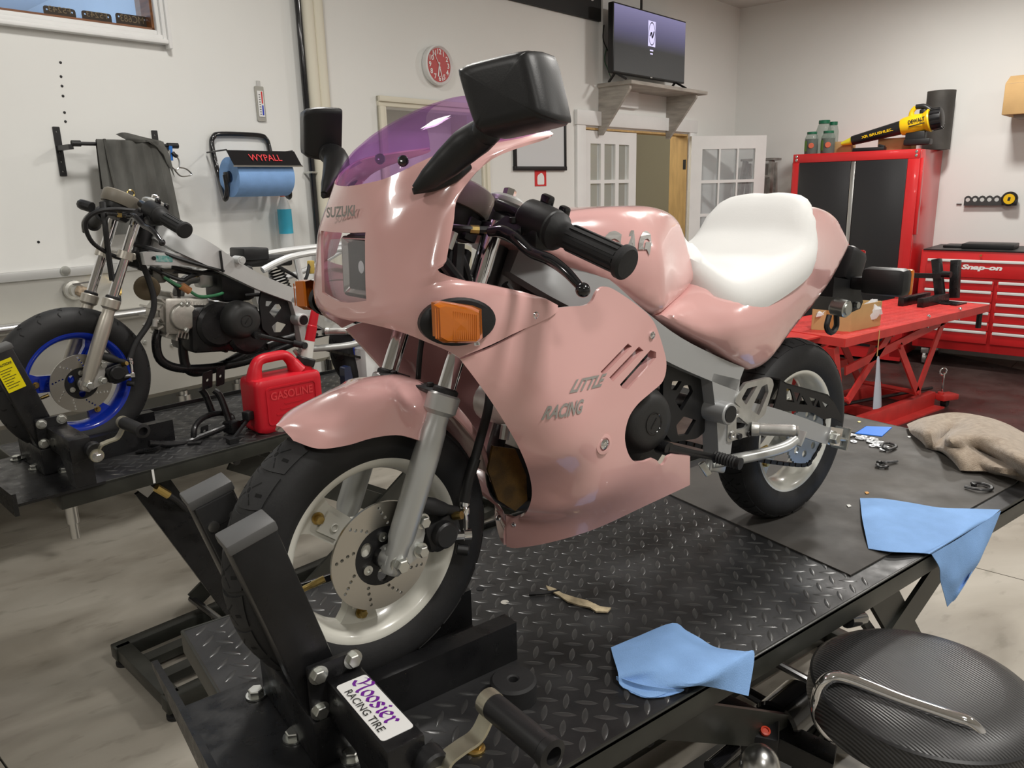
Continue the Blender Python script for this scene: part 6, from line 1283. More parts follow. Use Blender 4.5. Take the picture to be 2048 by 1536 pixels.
for k, w_ in enumerate(([(.19, -.04, .53), (.25, -.05, .505), (.30, -.06, .515), (.36, -.06, .50)], [(.22, -.05, .53), (.30, -.07, .49), (.33, -.075, .50), (.42, -.07, .52)], [(.25, -.03, .51), (.29, -.06, .47), (.30, -.05, .44)], [(.28, -.06, .53), (.36, -.08, .51), (.44, -.10, .50)], [(.60, -.09, .53), (.68, -.07, .49), (.72, -.08, .47), (.76, -.05, .52)], [(.50, -.08, .43), (.56, -.10, .43), (.62, -.10, .40)])): MB(B2).tube(w_, .006, n=8).obj('wiring_loom', m_black, b2)
MB(B2).box((.275, -.045, .510), (.05, .035, .03), bev=.006).box((.245, -.035, .505), (.04, .04, .045), bev=.006).obj('wiring_box', M('dull_box', (.10, .095, .08), .5), b2)
MB(B2).tube([(.255, -.06, .50), (.285, -.068, .478), (.300, -.07, .470)], .005, n=8).tube([(.325, -.07, .455), (.36, -.065, .435), (.42, -.06, .437), (.46, -.05, .45)], .005, n=8).obj('fuel_line', M('green_tube', (.05, .22, .10), .3), b2)
MB(B2).cyl((.300, -.07, .473), (.325, -.07, .455), .012, n=12).obj('fuel_filter', M('filter_amber', (.45, .20, .08), .3), b2)
m_con = M('connector_yellow', (.60, .42, .10), .5)
MB(B2).box((.352, -.055, .505), (.022, .02, .02), bev=.004).obj('connector', m_con, b2)
MB(B2).box((.765, -.05, .51), (.02, .02, .045), bev=.004).obj('connector', m_con, b2)
for k in range(7): MB(B2).lathe((.66 + .004 * k, .0, .50 - .010 * k), (.35, 0, -1), [(.024, 0), (.028, .003), (.024, .006), (.020, .003)], 18, closed=True).obj('shock_coil', m_black, b2)
MB(B2).tube([(.322, 0, .315), (.320, .0, .25), (.328, .0, .205), (.365, .01, .185), (.47, .04, .190), (.60, .09, .215), (.74, .12, .24), (.95, .14, .26)], [.015, .015, .015, .0155, .017, .022, .026, .03], n=14).obj('exhaust_pipe', m_blackm, b2)
MB(B2).cyl((.322, 0, .335), (.322, 0, .300), .024, n=16).obj('exhaust_flange', m_blackm, b2)
MB(B2).plate([(.40, .33), (.58, .26), (.58, .25), (.46, .25), (.40, .29)], (0, .06, 0), (1, 0, 0), (0, 0, 1), .12).obj('sump', m_blackm, b2)
for k in range(6): MB(B2).box((.43 + .03 * k, -.055, .262 - .002 * k), (.01, .03, .022), bev=.002).obj('sump_bolt_boss', m_blackm, b2)
MB(S2).tube([(.165, -.11, .695), (.11, -.12, .698), (.06, -.115, .69), (.035, -.10, .66), (.05, -.09, .61), (.10, -.07, .575), (.16, -.05, .55)], .006, n=8).obj('clutch_cable', m_black, b2)
MB(S2).tube([(.10, -.06, .70), (.095, -.075, .66), (.095, -.078, .58), (.10, -.075, .50)], .008, n=8).cyl((.103, -.05, .715), (.097, -.07, .67), .009, n=8).obj('speedometer_cable', m_black, b2)
MB(B2).tube([(.17, -.05, .60), (.22, -.08, .585), (.29, -.105, .555), (.36, -.125, .53), (.41, -.13, .515)], .006, n=8).obj('throttle_cable', m_black, b2)
MB(S2).tube([(.155, .17, .70), (.14, .20, .708), (.155, .23, .706)], .016, n=10).obj('key_grip', m_black, b2)
MB(S2).lathe((.192, -.03, .742), (0, 1, .0), [(.010, 0), (.012, .002), (.010, .004), (.008, .002)], 16, closed=True).bar((.192, -.028, .730), (.197, -.028, .705), .006, .003).obj('key', m_brass, b2)
fin(b2)
# caution label on the far clamp
lab = thing('caution_label', 'yellow caution label on the clamp post of the far lift', 'label')
pa_ = [DF.p(a, b, y=-.1135 - .0015) for a, b in ((0, 712), (8, 708), (40, 749), (0, 774))]
a_, b_, d_ = np.array([-.2555, -.1145, .415]), None, unit(np.array([-.099, 0, .35]))
jt, jb = np.array([-.184, -.1145, .365]), np.array([-.085, -.1145, .015]); dd = unit(jt - jb); xx = unit(np.cross(dd, (0, 1, 0))) * -1; xx = -xx if xx[0] < 0 else xx
o_ = jt - dd * .115 - xx * .029
MB(DF).plate(roundpoly([(0, 0), (.044, 0), (.044, .085), (0, .085)], .002), o_, xx, dd, .001).obj('sheet', M('caution_yellow', (.85, .72, .0), .5), lab)
tm = MB(DF); text_mesh(tm, 'CAUTION!', o_ + xx * .004 + dd * .070 + np.array([0, -.0013, 0]), xx, dd, .008, bold=.0002, fit=(.036, .007)); tm.obj('lettering', m_ink, lab, flat=True)
ln = MB(DF)
for k in range(8): ln.bar(o_ + xx * .004 + dd * (.060 - .007 * k) + np.array([0, -.0014, 0]), o_ + xx * (.036 - .006 * (k % 3)) + dd * (.060 - .007 * k) + np.array([0, -.0014, 0]), .0015, .0004, up=dd if 0 else (0, 1, 0))
ln.obj('small_print', m_ink, lab, kind='stuff', flat=True)
fin(lab)
# fuel can
GF = DF.sub(rotz(-.06), (.555, -.190, 0))
m_can = M('can_red', (.60, .012, .025), .38, bump=.08, bs=200)
t = thing('gas_can', 'red plastic fuel can with loop handle on the far lift deck', 'fuel can')
W2, D2, H2 = .115, .065, .165
rings = []
for z_, sx, sy in ((.0, .93, .90), (.006, .985, .97), (.02, 1, 1), (.150, 1, 1), (.163, .985, .97), (.170, .94, .92), (.172, .5, .5), (.172, 0, 0)):
    rp_ = roundpoly([(-W2, -D2), (W2, -D2), (W2, D2), (-W2, D2)], .022, 5); rings.append([(a * sx, b * sy, z_ + .0005) for a, b in rp_] + [(rp_[0][0] * sx, rp_[0][1] * sy, z_ + .0005)])
rings = [[(0, 0, .0005)] * len(rings[0])] + rings
recalc(MB(GF).grid(rings, 0).obj('body', m_can, t, ang=40))
MB(GF).tube([(-.090, 0, .160), (-.080, 0, .205), (-.062, 0, .226), (-.02, 0, .230), (.02, 0, .228), (.042, 0, .205), (.060, 0, .175)], [.026, .019, .016, .016, .016, .018, .030], n=16, flat=((0, 1, 0), 1.25)).obj('handle', m_can, t)
MB(GF).cyl((.080, 0, .166), (.094, 0, .196), .026, n=24).obj('neck', m_can, t)
MB(GF).lathe((.088, 0, .184), (.4, 0, 1), [(0, 0), (.030, 0), (.0315, .004), (.0315, .022), (.028, .026), (0, .026)], 20).obj('cap', m_black, t)
n0 = np.array([.098, 0, .208]); sd = unit(np.array([.036, 0, .115])); n1_ = n0 + sd * .055
MB(GF).lathe(n0, sd, [(0, 0), (.020, 0), (.016, .058), (0, .058)], 18).obj('spout_base', M('spout_white', (.75, .74, .70), .4), t)
MB(GF).lathe(n0 + sd * .056, sd, [(0, 0), (.0165, 0), (.0165, .05), (.0145, .052), (.0135, .105), (0, .105)], 18).obj('spout', m_can, t)
pn = roundpoly([(-.085, .025), (.090, .025), (.090, .148), (-.085, .148)], .014)
MB(GF).plate(pn, (0, -D2 - .0005, 0), (1, 0, 0), (0, 0, 1), .0025, [roundpoly([(-.079, .031), (.084, .031), (.084, .142), (-.079, .142)], .012)]).obj('panel_border', m_can, t)
text_mesh(MB(GF), 'GASOLINE', (-.070, -D2 - .002, .105), (1, 0, 0), (0, 0, 1), .03, 0, bold=.0006, fit=(.145, .027)).obj('lettering', M('can_relief', (.75, .05, .06), .5), t, flat=True)
for k, w_ in enumerate((.06, .09, .12, .08)): MB(GF).box((.005, -D2 - .0005, .088 - .016 * k), (w_, .002, .005)).obj('moulded_line', m_can, t)
fin(t)
tag(MB(GF).box((-.130, -.02, .062), (.026, .03, .028), rotz(.3), bev=.004).bar((-.13, -.02, .05), (-.20, -.06, .012), .008, .008).box((-.205, -.062, .008), (.03, .03, .015)).obj('black_bracket', m_black), 'small black bracket leaning on the left side of the red fuel can', 'bracket')
# centre stand lying on the deck
t = thing('centre_stand', 'loose black tubular centre stand lying on the far lift deck', 'motorcycle stand')
cp = lambda a, b, y: DF.p(a, b, y=y)
cs = [([(298, 887, -.13), (340, 888, -.13), (376, 884, -.13), (400, 874, -.13), (440, 858, -.13), (472, 843, -.13)], .010), ([(388, 884, -.13), (388, 862, -.125), (394, 846, -.115), (412, 833, -.10), (440, 826, -.09), (462, 832, -.09), (468, 850, -.11)], .009), ([(466, 872, -.14), (456, 835, -.12), (440, 792, -.10), (428, 780, -.09)], .0105), ([(425, 826, -.07), (412, 792, -.06), (402, 778, -.06)], .0105)]
for P, r in cs: MB(DF).tube([cp(*q) for q in P], r, n=10, k=4).obj('tube', m_blackm, t)
for (a, b, y, w, h) in ((414, 760, -.07, .035, .055), (440, 752, -.07, .030, .06), (408, 862, -.12, .025, .035), (395, 890, -.135, .022, .035)):
    c = cp(a, b, y); MB(DF).plate(roundpoly([(-w / 2, -h / 2), (w / 2, -h / 2), (w / 2, h / 2), (-w / 2, h / 2)], .005), c, unit((.9, .1, .1)), unit((.15, 0, 1)), .004, [circle2((0, 0), .005, 10)]).obj('lug_plate', m_blackm, t)
c = cp(466, 872, -.14); c[2] = .02; MB(DF).box(c, (.04, .045, .038), rotz(.3), bev=.006).obj('pivot_block', m_blackm, t)
c = cp(296, 896, -.13); MB(DF).plate(roundpoly([(-.035, -.012), (.035, -.012), (.035, .012), (-.035, .012)], .008), (c[0], c[1], .008), unit((.8, -.6, .15)), unit((.6, .8, 0)), .005).obj('foot_plate', m_blackm, t)
MB(DF).plate(roundpoly([(-.02, -.012), (.02, -.012), (.02, .012), (-.02, .012)], .006), (*cp(393, 912, -.16)[:2], .001), unit((.8, -.6, 0)), unit((.6, .8, 0)), .006).obj('foot_plate', m_blackm, t)
MB(DF).cyl(cp(476, 848, -.13), cp(498, 838, -.13), .007, n=8).obj('spring_rod', m_blackm, t)
fin(t)
# things half hidden behind the front fork
c = DF.p(800, 800, z=.0)
t = thing('white_carton', 'white carton with red print half hidden behind the pink fender', 'box')
CF = DF.sub(rotz(.25), (1.02, -.02, 0)); MB(CF).box((0, 0, .085), (.14, .10, .168), bev=.003).obj('carton', m_whp, t)
tm = MB(CF); text_mesh(tm, 'CARE', (.03, -.0515, .03), (0, 0, 1), (-1, 0, 0), .03, fit=(.09, .026)); tm.obj('lettering', m_redp, t, flat=True); fin(t)
nv = [DF.p(a, b, y=-.16) for a, b in ((682, 735), (694, 730), (700, 758), (722, 772), (735, 790), (722, 806), (690, 800), (684, 770))]
o = MB(DF).plate(roundpoly([(q[0], q[2]) for q in nv], .006), (0, -.15, 0), (1, 0, 0), (0, 0, 1), .03).obj('navy_panel', M('navy_plastic', (.012, .02, .06), .2, coat=.4)); tag(o, 'curved navy plastic panel standing behind the red fuel can', 'panel')
# ------------------------------------------------------------------ red lift table
m_redd = M('red_deck', (.60, .045, .04), .45, var=.15, vs_=9, bump=.1, bs=80)
ZR = .695
RD = Frame(np.eye(3), (0, 0, 0))
t = thing('red_lift_table', 'red scissor lift table in front of the red tool chest', 'lift table')
rx0, rx1, ry0, ry1 = 3.63, 5.45, 1.335, 1.93
MB().box(((rx0 + rx1) / 2, (ry0 + ry1) / 2, ZR - .004), (rx1 - rx0, ry1 - ry0, .008)).obj('deck', m_redd, t)
for y in (ry0, ry1): MB().box(((rx0 + rx1) / 2, y, ZR - .024), (rx1 - rx0, .008, .05)).obj('side_skirt', m_redl, t)
for x in (rx0, rx1): MB().box((x, (ry0 + ry1) / 2, ZR - .024), (.008, ry1 - ry0, .05)).obj('end_skirt', m_redl, t)
MB().box((rx0 - .10, (ry0 + ry1) / 2 + .1, ZR - .008), (.2, ry1 - ry0 - .1, .01)).obj('end_flap', m_redl, t)
lugs(WF, rx0, rx1, ry0, ry1, ZR, .045, m_redd, t, h=.002)
for y, s in ((1.42, 1), (1.83, -1)):
    e = lambda a, b: np.array([*WF.p(a, b, y=1.42)[[0]], y, WF.p(a, b, y=1.42)[2]])
    for (p, q_) in (((1782, 664), (1694, 803)), ((1889, 640), (1690, 742)), ((1798, 690), (1834, 785)), ((1887, 641), (1834, 785))):
        MB().bar(e(*p), e(*q_), .012, .055, up=(0, 0, 1)).obj('scissor_arm', m_redl, t)
for (a, b) in ((1782, 668), (1834, 785), (1798, 693), (1694, 800), (1887, 643)):
    c = WF.p(a, b, y=1.42); MB().cyl((c[0], 1.40, c[2]), (c[0], 1.86, c[2]), .016, n=12).obj('cross_shaft', m_redl, t)
b0, b1 = 3.80, 5.05
for y in (1.47, 1.86): MB().box(((b0 + b1) / 2, y, .055), (b1 - b0, .05, .11), bev=.004).obj('base_rail', m_redl, t)
MB().box(((b0 + b1) / 2, 1.435, .008), (b1 - b0, .12, .012)).obj('base_flange', m_redl, t)
for x in (b0 + .05, (b0 + b1) / 2, b1 - .05): MB().box((x, 1.66, .05), (.06, .36, .06)).obj('base_cross', m_redl, t)
MB().cyl((b0 + .2, 1.62, .16), (b1 + .05, 1.5, .12), .012, n=10).obj('jack_handle_rod', m_black, t)
cb = WF.p(1865, 800, z=.05)
MB().box((b1 + .06, 1.40, .075), (.14, .09, .04), rotz(-.3), bev=.006).cyl((b1 + .02, 1.42, .11), (b1 + .02, 1.42, .05), .02, n=14).obj('caster_bracket', m_redl, t)
MB().cyl((b1 + .06, 1.385, .028), (b1 + .06, 1.425, .028), .026, n=16).obj('caster', m_rubber, t)
MB().cyl((b1 + .06, 1.43, .09), (b1 + .06, 1.43, .24), .006, n=8).lathe((b1 + .05, 1.43, .25), (.6, 1, 0), [(.024, 0), (.030, .004), (.024, .008), (.018, .004)], 18, closed=True).obj('pull_ring', m_chrome, t)
for (a, b) in ((1832, 634), (1900, 620)): 
    c = WF.p(a, b, z=ZR); MB().sphere((c[0], ry0 + .012, ZR + .014), .012, 12, 8).cyl((c[0], ry0 + .012, ZR - .06), (c[0], ry0 + .012, ZR + .01), .007, n=8).obj('stop_pin', m_chrome, t)
c = WF.p(1958, 640, y=ry0 + .05); MB().cyl((c[0], ry0 + .05, ZR - .03), (c[0], ry0 + .05, ZR - .17), .018, n=12).obj('drop_leg', m_black, t)
MB().bar((rx0 + .02, 1.42, ZR - .06), (rx0 + .12, 1.42, ZR - .42), .05, .05).box((3.95, 1.66, .42), (.5, .05, .05)).obj('lower_frame', m_redl, t)
MB().cyl((3.92, 1.60, .12), (3.92, 1.60, .40), .02, n=12).cyl((3.92, 1.60, .08), (3.92, 1.60, .16), .04, n=12).obj('jack_ram', m_black, t)
fin(t)
t = thing('wheel_chock', 'black wheel clamp with two upright posts bolted on the red lift table', 'wheel clamp')
for (a, b, tx, ty) in ((1868, 606, 1873, 518), (1896, 604, 1912, 520)):
    p = WF.p(a, b, z=ZR); q_ = p + np.array([.05, 0, 0]); u_ = WF.p(tx, ty, x=p[0] + .12)
    MB().bar(p + np.array([.09, 0, .02]), u_, .05, .06, up=(0, 1, 0), bev=.005).obj('post', m_blackm, t)
for y_, x_ in ((1.60, 5.20), (1.72, 5.17)): MB().box((x_, y_, ZR + .0325), (.38, .045, .062), bev=.004).obj('rail', m_blackm, t)
MB().box((5.32, 1.66, ZR + .005), (.16, .40, .009)).obj('base_plate', m_blackm, t)
p = WF.p(1905, 548, x=5.33); MB().bar((5.33, 1.62, p[2] - .02), (5.33, 2.05, p[2] - .04), .035, .035).cyl((5.33, 1.56, p[2] - .005), (5.33, 1.62, p[2] - .005), .022, n=12).obj('screw_arm', m_blackm, t)
MB().bar((5.33, 2.03, p[2] - .04), (5.33, 2.03, ZR + .005), .06, .05).obj('arm_leg', m_blackm, t)
fin(t)
t = thing('hanging_bag', 'slim clear plastic sleeve hanging by a cord from the red lift deck', 'bag')
c0 = WF.p(1759, 660, y=ry0 - .006); c1 = WF.p(1754, 712, y=ry0 - .006); c2 = WF.p(1752, 815, y=ry0 - .006)
MB().tube([c0 + (0, .006, 0) if 0 else c0, (c0 + c1) / 2 + np.array([.002, 0, 0]), c1], .003, n=6).obj('cord', m_pine, t)
rows = [[(c1[0] + (c2[0] - c1[0]) * v - w + 2 * w * j / 6, ry0 - .012 - .012 * math.sin(math.pi * j / 6) * v, c1[2] + (c2[2] - c1[2]) * v) for j in range(7)] for v, w in ((0, .006), (.1, .016), (.4, .026), (.7, .040), (1, .048))]
MB().grid(rows, .003, 2, 3).obj('sleeve', glassy('clear_film', (.75, .80, .90), .15, .6), t); fin(t)
# cardboard box of bags on the red deck
t = thing('parts_box', 'open cardboard box with brown tape on the red lift table', 'box')
a, b, c = WF.p(1622, 659, z=ZR), WF.p(1700, 664, z=ZR), WF.p(1760, 651, z=ZR)
ux, uy = (b - a), (c - b); hB = WF.p(1700, 614, y=b[1])[2] - ZR
q4 = [a, b, c, a + (c - b)]
bm_ = MB()
for i in range(4):
    p, q_ = q4[i], q4[(i + 1) % 4]; d = q_ - p; L = np.linalg.norm(d); n_ = np.array([-d[1], d[0], 0]) / L
    MB().add([p + (0, 0, .0006), q_ + (0, 0, .0006), q_ + (0, 0, hB), p + (0, 0, hB), p + n_ * .005 + (0, 0, .0006), q_ + n_ * .005 + (0, 0, .0006), q_ + n_ * .005 + (0, 0, hB), p + n_ * .005 + (0, 0, hB)], [(0, 1, 2, 3), (5, 4, 7, 6), (3, 2, 6, 7), (1, 0, 4, 5), (0, 3, 7, 4), (2, 1, 5, 6)]).obj('box_side', m_card, t)
bt = (q4[0] + q4[2]) / 2; MB().add([q * np.array([1, 1, 1]) + (0, 0, .0012) for q in q4] + [q + (0, 0, .0045) for q in q4], [(3, 2, 1, 0), (4, 5, 6, 7)]).obj('box_floor', m_card, t)
p = a + (b - a) * .36; d = (b - a) * .20; MB().add([p + (0, 0, .001), p + d + (0, 0, .001), p + d + (0, 0, hB), p + (0, 0, hB)], [(0, 1, 2, 3)]).obj('tape', m_tape, t)
o = t.children[-1]; o.location = (0, -.0006, 0)
kids_loc = {}
fin(t); o.location = np.array(o.location) + np.array([0, -.0008, 0])
m_film = glassy('bag_film', (.90, .91, .93), .25, .72)
rr = random.Random(4); cen = (q4[0] + q4[2]) / 2
for k, (px, py, cl, lb) in enumerate(((1645, 612, m_film, 'crumpled clear plastic bag at the left end of the open cardboard box'), (1705, 606, M('bag_yellow', (.80, .72, .12), .4), 'yellow plastic bag in the middle of the open cardboard box'), (1740, 600, m_film, 'crumpled clear plastic bag at the right end of the open cardboard box'))):
    f_ = (px - 1622) / (1760 - 1622); base_ = a * (1 - f_) + c * f_ + (cen - (a + c) / 2) * .8
    P, F = [], []; n, m = 12, 7
    for i in range(m + 1):
        for j in range(n):
            th, ph = math.pi * i / m, 2 * math.pi * j / n; r = .055 * (1 + rr.uniform(-.32, .35)); P.append((base_[0] + r * 1.15 * math.sin(th) * math.cos(ph), base_[1] + r * .8 * math.sin(th) * math.sin(ph), ZR + hB * .62 + r * (.75 + .35 * (k == 2)) * math.cos(th)))
    F = [(i * n + j, (i + 1) * n + j, (i + 1) * n + (j + 1) % n, i * n + (j + 1) % n) for i in range(m) for j in range(n)]
    o = MB().add(P, F).obj('plastic_bag', cl, ang=20); tag(o, lb, 'bag', 'bags in the parts box')
# ------------------------------------------------------------------ tall cabinet
CX = 7.12
cl_, cr_ = RF.p(1587, 310, x=CX), RF.p(1842, 297, x=CX)
cy1, cy0, ch = cl_[1], cr_[1], (cl_[2] + cr_[2]) / 2; cd_ = XR - CX - .01; cm = (cy0 + cy1) / 2
m_door = M('door_black', (.022, .022, .024), .33, bump=.05, bs=420)
t = thing('tall_cabinet', 'tall red steel cabinet with two black doors by the right wall', 'cabinet')
MB(RF).box((CX + cd_ / 2 + .02, cm, ch / 2 + .03), (cd_ - .04, cy1 - cy0, ch - .06), bev=.004).obj('body', m_red, t)
for y, w in ((cy0 + .045, .09), (cy1 - .03, .06)): MB(RF).box((CX + .012, y, ch / 2 + .03), (.024, w, ch - .06), bev=.003).obj('front_stile', m_red, t)
MB(RF).box((CX + .011, cm, ch - .036), (.026, cy1 - cy0, .075), bev=.003).obj('front_rail', m_red, t)
MB(RF).box((CX + .012, cm, .08), (.024, cy1 - cy0, .10)).obj('front_rail', m_red, t)
gy = RF.p(1707, 330, x=CX)[1]
for ya, yb in ((cy0 + .09, gy - .022), (gy + .022, cy1 - .06)): MB(RF).box((CX + .004, (ya + yb) / 2, (ch - .075 + .13) / 2), (.02, yb - ya, ch - .075 - .13), bev=.004).obj('door', m_door, t)
MB(RF).box((CX + .004, gy, (ch - .075 + .13) / 2), (.016, .036, ch - .21), bev=.004).obj('door_pull', m_steel, t)
for y in (cy0 - .006, cy1 + .006):
    MB(RF).box((CX + .06, y, ch - .38), (.05, .026, .62), bev=.003).obj('side_channel', m_red, t)
    for k in range(4): MB(RF).box((CX + .045, y * 1.0 + (-.007 if y < cm else .007), ch - .14 - .16 * k), (.01, .004, .05)).obj('channel_clip', m_white, t)
for y in (cy0 + .03, cy1 - .03):
    for z in (ch - .02, ch - .05): MB(RF).lathe((CX - .002, y, z), (-1, 0, 0), [(0, 0), (.012, 0), (.009, .003), (0, .003)], 10).obj('corner_rivet', m_zinc, t)
for y in (cy0 + .1, cy1 - .1):
    for x in (CX + .1, XR - .12): MB(RF).cyl((x, y, .001), (x, y, .06), .03, n=12).obj('foot', m_black, t)
fin(t)
# things on the cabinet
def on_cab(px, py, x): return RF.p(px, py, x=x)
def jar(px, zt_px, x, z0, w, lb, lab=True):
    c = on_cab(px, 300, x); zt = on_cab(px, zt_px, x)[2]; h = zt - z0
    t = thing('storage_jar', lb, 'jar', 'jars on the tall cabinet')
    MB(RF).lathe((x, c[1], z0 + .001), (0, 0, 1), [(0, 0), (w * .95, 0), (w, .01), (w, h * .70), (w * .78, h * .86), (w * .66, h * .90), (w * .66, h * .93), (0, h * .93)], 24).obj('glass', glassy('jar_glass', (.55, .62, .58), .06, .16), t)
    MB(RF).lathe((x, c[1], z0 + h * .90), (0, 0, 1), [(0, 0), (w * .74, 0), (w * .74, h * .10), (0, h * .10)], 20).obj('lid', M('lid_green', (.01, .12, .06), .4), t)
    if lab:
        MB(RF).lathe((x, c[1], z0 + .004), (0, 0, 1), [(0, 0), (w * .93, 0), (w * .93, h * .66), (0, h * .66)], 20).obj('contents', M('jar_dark', (.05, .06, .05), .5, var=.4, vs_=40), t)
        MB(RF).lathe((x, c[1], z0 + h * .14), (0, 0, 1), [(w * 1.008, 0), (w * 1.008, h * .46)], 12, arc=(R_(100), R_(250))).obj('label', M('label_green', (.12, .30, .04), .5), t)
        u_ = unit((-1, -.35, 0)); MB(RF).lathe(np.array([x, c[1], z0 + h * .38]) + u_ * (w * 1.0), u_, [(0, 0), (w * .42, 0), (w * .38, .004), (0, .004)], 16).obj('label_disc', M('label_red', (.55, .12, .06), .5), t)
    return fin(t)
X1 = CX + .14
jar(1622, 264, X1, ch, .058, 'green-lidded jar with a green label, left front on the tall cabinet')
jar(1655, 262, X1 + .0, ch, .060, 'green-lidded jar with a green label, beside the blower nozzle')
jar(1645, 241, X1 + .17, ch, .066, 'tall clear green-lidded jar, larger and empty-topped, behind the two labelled ones', False)
jar(1663, 244, X1 + .26, ch, .05, 'narrow clear green-lidded jar, rearmost of the jars on the cabinet', False)
for (p0, p1, tp, x, dep, lb) in ((1666, 1702, 283, CX + .20, .12, 'small cardboard box behind the yellow blower nozzle'), (1755, 1822, 276, CX + .22, .16, 'long cardboard box behind the blower tube')):
    a, b = on_cab(p0, 295, x), on_cab(p1, 295, x); zt = on_cab((p0 + p1) / 2, tp, x)[2]
    o = MB(RF).box((x + dep / 2, (a[1] + b[1]) / 2, (ch + zt) / 2 + .001), (dep, abs(a[1] - b[1]), zt - ch), bev=.002).obj('small_box', m_card); tag(o, lb, 'box')
a, b = on_cab(1707, 295, CX + .08), on_cab(1770, 295, CX + .08)
o = MB(RF).box((CX + .09, (a[1] + b[1]) / 2, ch + .017), (.08, a[1] - b[1], .032), bev=.006).box((CX + .09, b[1] + .03, ch + .04), (.05, .05, .02), rotx(.3), bev=.004).obj('black_tool_case', m_black); tag(o, 'flat black tool case under the blower tube on the cabinet', 'case')
BX = CX + .16
Pn = on_cab(1682, 288, BX); Pt = on_cab(1706, 281, BX); Pu = on_cab(1806, 254, BX); Pe = on_cab(1862, 240, BX); Pv = on_cab(1884, 236, BX)
t = thing('leaf_blower', 'yellow and black cordless leaf blower lying on the tall cabinet', 'leaf blower')
da = unit(Pe - Pt)
MB(RF).lathe(Pn, Pt - Pn, [(0, 0), (.014, .004), (.036, np.linalg.norm(Pt - Pn)), (0, np.linalg.norm(Pt - Pn))], 20).obj('nozzle_tip', M('tip_yellow', (.78, .70, .04), .4), t)
L_ = np.linalg.norm(Pu - Pt); MB(RF).lathe(Pt - da * .005, Pu - Pt, [(0, 0), (.040, 0), (.058, L_), (0, L_)], 24).obj('tube', m_black, t)
L_ = np.linalg.norm(Pe - Pu); MB(RF).lathe(Pu - da * .01, Pe - Pu, [(0, 0), (.066, 0), (.074, .03), (.078, L_ * .5), (.070, L_ * .8), (.094, L_), (.09, L_ + .01), (0, L_ + .01)], 28).obj('housing', m_yel, t)
L2_ = np.linalg.norm(Pv - Pe); fb = MB(RF).lathe(Pe, Pv - Pe, [(0, 0), (.082, 0), (.086, L2_ * .5), (.08, L2_), (.06, L2_ + .008), (0, L2_ + .008)], 24)
fb.obj('air_intake', m_black, t)
uy_, wz_, _ = basis(da)
for k in range(12): a_ = 2 * math.pi * k / 12; o_ = (uy_ * math.cos(a_) + wz_ * math.sin(a_)); MB(RF).bar(Pe + da * .01 + o_ * .087, Pv + o_ * .083, .010, .008, up=o_).obj('intake_slat', m_gloss, t)
hp_ = [on_cab(1822, 240, BX), on_cab(1824, 224, BX), on_cab(1832, 214, BX), on_cab(1848, 213, BX), on_cab(1860, 220, BX), on_cab(1862, 232, BX)]
MB(RF).tube(hp_[:3], [.026, .020, .018], n=12).tube(hp_[4:], .022, n=10).obj('handle', m_yel, t)
MB(RF).tube(hp_[2:5], [.020, .022, .024], n=12).box(on_cab(1846, 226, BX), (.04, .05, .06), bev=.01).obj('handle_grip', m_black, t)
MB(RF).box(on_cab(1832, 275, BX), (.09, .15, .10), bev=.012).box(on_cab(1836, 284, BX), (.11, .20, .05), bev=.01).obj('battery', m_black, t)
vdir = unit(np.cross(da, (1, 0, 0))); vdir = vdir if vdir[2] > 0 else -vdir
tp = on_cab(1822, 250, BX) + np.array([-.080, 0, 0]); text_mesh(MB(RF), 'DEWALT', tp, da, vdir, .03, 0, bold=.001, fit=(.125, .032)).obj('lettering', m_ink, t, flat=True)
MB(RF).bar(tp - vdir * .018, tp - vdir * .018 + da * .12, .002, .008, up=vdir).obj('label_bar', m_ink, t)
tp = on_cab(1727, 278, BX) + np.array([-.054, 0, 0]); text_mesh(MB(RF), 'XR BRUSHLESS', tp, da, vdir, .02, 0, bold=.0006, fit=(.26, .022)).obj('tube_lettering', m_yel, t, flat=True)
fin(t)
a0, a1, tz_ = RF.p(1838, 300, x=XR - .2), RF.p(1902, 300, x=XR - .1), RF.p(1870, 183, x=XR - .15)[2]
ry_ = (a0[1] + a1[1]) / 2; rw = abs(a0[1] - a1[1]) / 2
sp_ = []
for k in range(40): a_ = R_(150 + k * 12.5); r_ = rw * (.78 + .22 * k / 39); sp_.append((XR - .03 - rw + r_ * math.cos(a_), ry_ + r_ * math.sin(a_)))
rows = [[(x, y, z) for x, y in sp_] for z in (ch + .002, (ch + tz_) / 2, tz_)]
o = MB(RF).grid(rows, .004).obj('rolled_mat', m_mat); recalc(o); tag(o, 'dark rubber sheet rolled upright behind the blower on the cabinet', 'roll')
